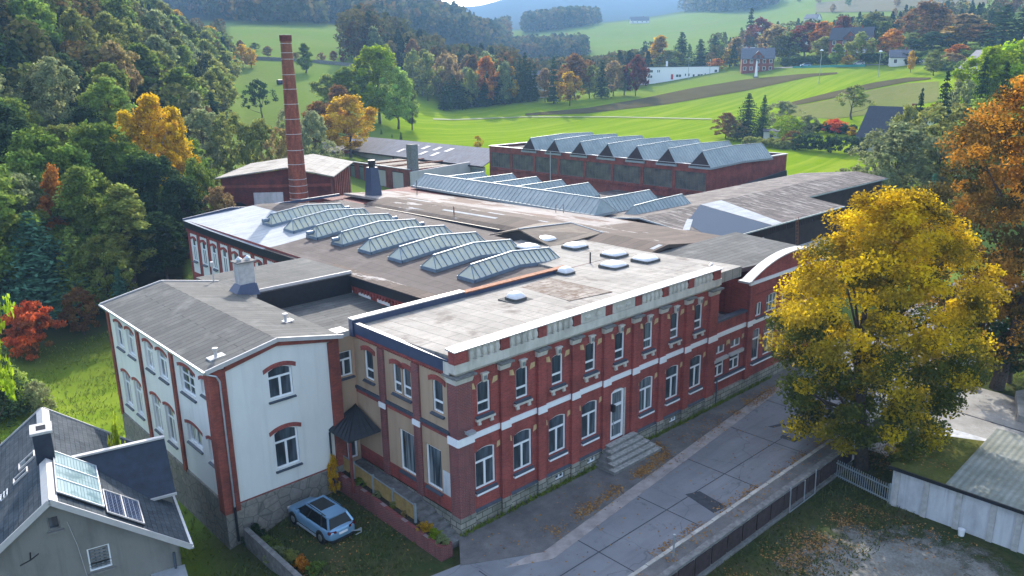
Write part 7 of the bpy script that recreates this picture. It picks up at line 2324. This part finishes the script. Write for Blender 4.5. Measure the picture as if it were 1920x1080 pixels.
# ---------------------------------------------------------------- houses of the valley and the village
def house(name, px, base, d, w, dep, h, rh, rot, wall, roofm, label, wins=3, floors=2, gable_front=False, chimney=True, flat=False, frame='white_paint', dormer=False, z=None):
    if d is None:
        p = at(px, base)
    else:
        p = polar(px, base, d)
    z = zg1(p[0], p[1]) if z is None else z
    # face the camera, turned by rot degrees
    a = math.atan2(p[0]-CAM[0], p[1]-CAM[1])
    r = root(name, (float(p[0]), float(p[1]), z), label, 'house' if not flat else 'building', None, -a+R(rot))
    WL[r] = (0, 0, 0)
    b = MB()
    b.box(-w/2, w/2, 0, dep, -3, h)
    if not flat:
        if gable_front:
            b.prism([(-w/2, h), (w/2, h), (0, h+rh)], 'y', .01, dep-.01)
        else:
            b.prism([(0, h), (dep, h), (dep/2, h+rh)], 'x', -w/2+.01, w/2-.01)
    part('wall', b, [wall], r)
    rf = MB()
    if flat:
        rf.box(-w/2-.2, w/2+.2, -.2, dep+.2, h, h+.35)
    elif gable_front:
        for s in (-1, 1):
            rf.hull8([(0, -.5, h+rh), (s*(w/2+.5), -.5, h-.5*rh/(w/2)), (s*(w/2+.5), dep+.5, h-.5*rh/(w/2)), (0, dep+.5, h+rh), (0, -.5, h+rh+.25), (s*(w/2+.5), -.5, h-.5*rh/(w/2)+.25), (s*(w/2+.5), dep+.5, h-.5*rh/(w/2)+.25), (0, dep+.5, h+rh+.25)])
    else:
        for s in (0, 1):
            y0 = -.5 if s == 0 else dep+.5
            k = h-.5*rh/(dep/2)
            rf.hull8([(-w/2-.4, y0, k), (w/2+.4, y0, k), (w/2+.4, dep/2, h+rh), (-w/2-.4, dep/2, h+rh), (-w/2-.4, y0, k+.25), (w/2+.4, y0, k+.25), (w/2+.4, dep/2, h+rh+.25), (-w/2-.4, dep/2, h+rh+.25)])
    ro = part('roof', rf, [roofm], r)
    if chimney:
        part('chimney', MB().box(w*.2, w*.2+.8, dep*.45, dep*.45+.8, h+rh*.4, h+rh+1.1), ['brick_old' if not flat else 'white_paint'], ro)
    for fl in range(floors):
        for i in range(wins):
            x = -w/2+w*(i+.5)/wins
            zz = h*(fl+.32)/floors
            ww = min(1.2, w/wins*.5)
            o = part('window', MB().box(x-ww/2, x+ww/2, -.05, .02, zz, zz+1.5), ['glass'], r)
            f = MB().box(x-ww/2-.12, x+ww/2+.12, -.08, -.051, zz-.12, zz).box(x-ww/2-.12, x+ww/2+.12, -.08, -.051, zz+1.5, zz+1.62).box(x-ww/2-.12, x-ww/2, -.08, -.051, zz, zz+1.5).box(x+ww/2, x+ww/2+.12, -.08, -.051, zz, zz+1.5)
            part('frame', f, [frame], o)
    if dormer:
        dm = MB().prism([(-2.6, h-.1), (2.6, h-.1), (2.6, h+.5), (0, h+3.2), (-2.6, h+.5)], 'y', -.3, dep*.45)
        part('dormer_gable', dm, [wall], r)
        dd = MB()
        for s in (-1, 1):
            dd.hull8([(0, -.6, h+3.2), (s*2.9, -.6, h+.3), (s*2.9, dep*.5, h+.3), (0, dep*.5, h+3.2), (0, -.6, h+3.45), (s*2.9, -.6, h+.55), (s*2.9, dep*.5, h+.55), (0, dep*.5, h+3.45)])
        part('dormer_roof', dd, [roofm], ro)
        for x in (-1.1, 0, 1.1):
            part('window', MB().box(x-.35, x+.35, -.36, -.29, h+.2, h+1.4), ['glass'], r)
    return r
house('village_house', 1022, 160, 395, 11, 9, 6.5, 4.5, 28, 'house_white', 'roof_slate', 'white village house with dark roof behind the meadow spruces, the upper one', 3, 2, False)
house('village_house', 1012, 172, 372, 11, 8, 4.0, 4.5, -10, 'house_white', 'roof_slate', 'white village house with dark roof behind the meadow spruces, the lower one', 4, 1, True)
wl_ = house('white_hall', 1273, 151, 432, 40, 14, 6.2, 0, 6, 'white_paint', 'slate_sill', 'long flat roofed white building above the ploughed strip', 0, 0, flat=True, chimney=False)
for x, z, w_ in ((-18.2, 3.6, 1), (-15.0, 3.6, 1), (-14.0, 3.6, .9), (-11.0, 3.6, .5), (-10.2, 3.6, .5), (-18, .9, 1), (-15.5, .9, 1), (-14.3, .9, 1), (-1, 1.2, 1.2), (.4, 1.2, 1.2), (3.2, 1.6, .5), (5, 1.6, .5), (7.4, 1.2, .9), (10, 1.2, 1.2), (11.4, 1.2, 1.2), (13.2, 1.6, .5), (18.5, 3.4, 1.3)):
    part('window', MB().box(x-w_/2, x+w_/2, -.06, .02, z, z+1.2), ['glass'], wl_)
part('door', MB().box(-4.2, -3.0, -.06, .02, 0, 2.6), ['red_door'], wl_)
part('chimney', MB().box(-6.8, -5.9, 1, 1.9, 6.2, 9.2), ['white_paint'], wl_)
house('red_house', 1420, 131, 415, 15, 10, 6.6, 4.6, 4, 'brick_old', 'roof_slate', 'red brick house with grey slate roof and pale gable beside the white mast', 5, 2, dormer=True)
vl = house('brick_villa', 1590, 112, 392, 17, 12, 9.0, 5.0, -8, 'brick_old', 'slate_dark', 'large red brick villa with dark blue roof in the upper village', 4, 3, dormer=True)
part('balcony', MB().box(2, 7, -2.2, 0, 3.2, 3.5).box(2, 7, -2.2, -2.1, 3.5, 4.5), ['white_paint'], vl)
house('dark_roof_house', 1660, 262, 218, 15.5, 11, 2.4, 8.2, -28, 'house_white', 'slate_dark', 'house with a steep dark blue roof at the garden with the crimson bush', 3, 1)
house('white_gable_house', 1856, 112, 300, 9, 8, 4.0, 5.0, 30, 'house_white', 'fibre_roof', 'white gabled house half hidden above the lime green trees', 2, 1, True)
house('white_cottage', 1690, 108, 365, 8, 7, 3.6, 2.6, 8, 'house_white', 'roof_slate', 'small white cottage behind the hedge near the orange maple', 2, 1)
for i, (px, py, d, w_, lab) in enumerate(((1393, 62, 560, 9, 'white roofed house up the hill below the tall dark conifer'), (1402, 74, 520, 11, 'white roofed house, second up the hill above the red house'), (1396, 90, 490, 11, 'white roofed house just above the roof of the red house'), (1508, 68, 520, 8, 'white roofed house beside the dark red tree'), (1520, 34, 790, 12, 'white farmhouse on the open hill among small trees'), (1412, 22, 760, 14, 'pale roofed house on the hill behind the tall conifer'))):
    house('hill_house', px, py, d, w_, 9, 3.6, 3.4, 25-12*i, 'house_white', 'coping' if i < 4 else 'roof_slate', lab, 3, 1)
# far farm on the ridge
house('far_farm', 1200, 32, 1180, 26, 10, 4, 5, 10, 'house_white', 'roof_slate', 'faint farm with long roof on the far field ridge', 4, 1)
p = polar(1418, 133, 396)
p[2] = zg1(p[0], p[1])
ms = MB().tube((p[0], p[1], p[2]-.3), (p[0], p[1], p[2]+7.4), .75, .28, 12).tube((p[0], p[1], p[2]-.3), (p[0], p[1], p[2]+.4), 1.5, 1.3, 12, 1)
single('white_mast', ms, ['white_paint', 'concrete_dark'], tuple(p), 'tall tapered white mast on the lawn before the red house', 'mast')
for i, (px, py, tp) in enumerate(((1538, 127, 95), (1649, 120, 97), (1331, 131, 112), (1291, 131, 108))):
    d = 340 if i < 2 else 420
    p = polar(px, py, d); z = zg1(p[0], p[1]); q = polar(px, tp, d)
    b = MB().tube((p[0], p[1], z-.3), (p[0], p[1], q[2]), .12, .08, 6)
    if i < 2:
        b.dome(p[0], p[1], q[2], .55, .55, .5, 1).box(p[0]-.55, p[0]+.55, p[1]-.55, p[1]+.55, q[2]-.05, q[2], 1)
    else:
        b.box(p[0]-.3, p[0]+.3, p[1]-.15, p[1]+.15, q[2]-.2, q[2], 1)
    single('street_lamp' if i < 2 else 'flag_pole', b, ['greysteel', 'white_paint'], (float(p[0]), float(p[1]), z), ('white globe street lamp left of the brick villa hedge', 'white globe street lamp left of the parked white car', 'thin pole beside the right end of the white hall', 'thin pole behind the middle of the white hall')[i], 'lamp' if i < 2 else 'pole')
for i, (px, py, col, lab) in enumerate(((1672, 120, 'coping', 'white car on the village street in front of the long hedge'), (1735, 119, 'coping', 'white car at the far right end of the village street'), (1610, 123, 'coping', 'white car below the brick villa on the village street'), (1510, 126, 'car_paint', 'blue white parked car on the street right of the white mast'))):
    p = at(px, py, 100)
    a = math.atan2(p[0]-CAM[0], p[1]-CAM[1])
    make_car('village_car', (float(p[0]), float(p[1]), float(p[2])+.2), -a+PI/2+R(4), lab, col, 'cars on the village street')
bf = MB()
prev = None
for px in range(1486, 1625, 8):
    p = at(px, 128-.02*(px-1490), 100)
    if prev is not None:
        bf.bar((prev[0], prev[1], prev[2]+.55), (p[0], p[1], p[2]+.55), .08, .9)
    prev = p
p = at(1550, 127, 100)
single('barrier_fence', bf, ['teal_fence'], tuple(p), 'low teal barrier fence along the village street edge', 'fence')
gs = root('garden_shed', tuple(at(1446, 262)), 'small grey garden shed with white front beside the broad spruce', 'shed', None, -R(58))
WL[gs] = (0, 0, 0)
part('wall', MB().box(-2.2, 2.2, 0, 3, -.5, 2.3), ['house_white'], gs)
part('roof', MB().hull8([(-2.5, -.4, 2.3), (2.5, -.4, 2.3), (2.5, 3.3, 2.8), (-2.5, 3.3, 2.8), (-2.5, -.4, 2.5), (2.5, -.4, 2.5), (2.5, 3.3, 3.0), (-2.5, 3.3, 3.0)]), ['slate_dark'], gs)
part('door', MB().box(-.5, .5, -.05, -.002, -.3, 1.9), ['slate_sill'], gs)
# ---------------------------------------------------------------- fallen leaves, grass tufts
def cards(name, pts, size, rng, mat, label, upright=False, h=.3):
    pts = np.asarray(pts, float)
    n = len(pts)
    ang = rng.random(n)*2*PI
    a = np.stack([np.cos(ang), np.sin(ang), np.zeros(n)], 1)
    s = size*(.6+.8*rng.random(n))[:, None]
    if upright:
        tip = pts+np.stack([rng.normal(size=n)*.12, rng.normal(size=n)*.12, h*(.5+rng.random(n))], 1)
        V = np.stack([pts-a*s, pts+a*s, tip+a*s*.2, tip-a*s*.2], 1).reshape(-1, 3)
    else:
        nz = rng.normal(size=(n, 3))*.35+np.array([0, 0, 1.0])
        nz /= np.linalg.norm(nz, axis=1)[:, None]
        a = np.cross(nz, a)
        a /= np.linalg.norm(a, axis=1)[:, None]
        b = np.cross(nz, a)
        V = np.stack([pts-a*s, pts-b*s*.7, pts+a*s, pts+b*s*.7], 1).reshape(-1, 3)
    me = mesh_np(name, V, rng.random(n), [mat])
    o = link(name, me)
    return tag(o, label, 'leaves' if not upright else 'grass', None, 'stuff')
rng = np.random.default_rng(77)
L_ = []
def band(n, x0, x1, y0, y1, sx, z=None, jitter=0):
    x = rng.uniform(x0, x1, n)
    f = (x-x0)/(x1-x0)
    y = y0+(y1-y0)*f+rng.normal(size=n)*sx
    keep = (np.sin(x*2.1)+np.sin(x*.9+1)+rng.normal(size=n)*.8) > -.2
    x, y = x[keep], y[keep]
    zz = np.full(len(x), z) if z is not None else zg(x, y)+.04
    L_.append(np.stack([x, y, zz], 1))
band(1700, 3.5, 15.0, -3.6, -2.6, .28, .055)
band(900, 1.5, 34, -3.3, -1.0, .6, .05)
band(1100, 14.5, 17.5, -1.4, -1.2, .35, .06)
band(700, 11, 16, -2.9, -2.4, .2, .06)
band(1300, 24.5, 33, -1.9, -1.6, .32, .06)
band(700, 15, 27, -2.5, -2.0, .8, .06)
band(260, -1, 30, -2.0, -1.4, 1.0, .06)
band(1500, 6, 27, -8.75, -8.75, .22, .02)
band(500, 2, 28, -9.6, -9.6, .25, .11)
band(400, 0, 30, -6, -6, 1.6, .02)
band(3000, 9, 21.5, -12.6, -13.6, .7)
band(900, 12, 22, -13, -17.5, 1.2)
band(250, 8, 20, -15, -18, 1.8, -1.44)
band(500, 23, 28, -15.5, -15.5, 1.0, 1.32)
band(900, 24, 30, -10.5, -13.5, 1.5)
band(600, -8, -2, 4, 5, 3.0)
band(500, 34, 46, -8, -10, 2.5, -1.4)
cards('fallen_leaves', np.concatenate(L_), .058, rng, 'litter', 'orange brown fallen leaves along the facade, kerb and yard')
T_ = []
def tufts(n, x0, x1, y0, y1):
    x = rng.uniform(x0, x1, n); y = rng.uniform(y0, y1, n)
    keep = (np.sin(x*.8)*np.cos(y*.7)+rng.normal(size=n)*.5) > -.3
    T_.append(np.stack([x[keep], y[keep], zg(x[keep], y[keep])-.02], 1))
tufts(9000, -26, -9.4, 6, 30)
tufts(14000, -26, 6, 30, 58)
TL = list(T_); T_.clear()
tufts(4500, 8, 23, -16, -10.6)
tufts(3500, -8, -2.2, -.5, 9.4)
tufts(3000, 23.5, 31, -14, -10.3)
tufts(2500, -13, -8.7, -4, 9)
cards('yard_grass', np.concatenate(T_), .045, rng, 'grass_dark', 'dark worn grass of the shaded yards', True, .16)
T_ = TL
tufts(2500, 48, 62, -15, -10)
x = rng.uniform(-.2, 33, 1500)
T_.append(np.stack([x, -.22-.18*rng.random(1500), np.full(1500, .02)], 1))
go = cards('grass_tufts', np.concatenate(T_), .05, rng, 'grass_blade', 'grass tufts and weeds on the lawns and along the walls', True, .22)
# ---------------------------------------------------------------- sky, sun, air
SUN_AZ, SUN_EL = R(38.0), R(30.0)
world = bpy.data.worlds.new('World')
SC.world = world
world.use_nodes = True
wt = world.node_tree
wt.nodes.clear()
sky = wt.nodes.new('ShaderNodeTexSky')
sky.sky_type = 'NISHITA'
sky.sun_disc = False
sky.sun_elevation = SUN_EL
sky.sun_rotation = SUN_AZ
sky.air_density = 1.0
sky.dust_density = 1.6
sky.ozone_density = 1.3
bg = wt.nodes.new('ShaderNodeBackground')
bg.inputs[1].default_value = .15
wo = wt.nodes.new('ShaderNodeOutputWorld')
hsv = wt.nodes.new('ShaderNodeHueSaturation')
hsv.inputs['Saturation'].default_value = .72
wt.links.new(sky.outputs[0], hsv.inputs['Color'])
wt.links.new(hsv.outputs[0], bg.inputs[0])
wt.links.new(bg.outputs[0], wo.inputs[0])
sun = bpy.data.lights.new('sun', 'SUN')
sun.energy = 2.3
sun.angle = R(.5)
sun.color = (1.0, .93, .82)
so = bpy.data.objects.new('sun', sun)
COL.objects.link(so)
sv = Vector((math.sin(SUN_AZ)*math.cos(SUN_EL), math.cos(SUN_AZ)*math.cos(SUN_EL), math.sin(SUN_EL)))
so.rotation_euler = (-sv).to_track_quat('-Z', 'Y').to_euler()
so.location = (60, 80, 120)
hm = bpy.data.materials.new('haze')
hm.use_nodes = True
ht = hm.node_tree
ht.nodes.clear()
hv = ht.nodes.new('ShaderNodeVolumePrincipled')
hv.inputs['Color'].default_value = (.36, .62, 1.0, 1)
hv.inputs['Density'].default_value = .00022
hv.inputs['Anisotropy'].default_value = .1
hout = ht.nodes.new('ShaderNodeOutputMaterial')
ht.links.new(hv.outputs[0], hout.inputs['Volume'])
M['haze'] = hm
hb = MB().box(-6400, 6400, -6400, 6400, -8, 400)
single('haze', hb, ['haze'], (0, 0, -8), 'thin blue autumn haze filling the valley', 'haze', None, 'stuff')
SC.view_settings.view_transform = 'Standard'
SC.view_settings.look = 'None'
SC.view_settings.gamma = 1
SC.view_settings.exposure = 1.85
SC.cycles.max_bounces = 6
SC.cycles.diffuse_bounces = 3
SC.cycles.glossy_bounces = 3
SC.cycles.transmission_bounces = 3
SC.cycles.volume_bounces = 1
SC.cycles.use_denoising = True
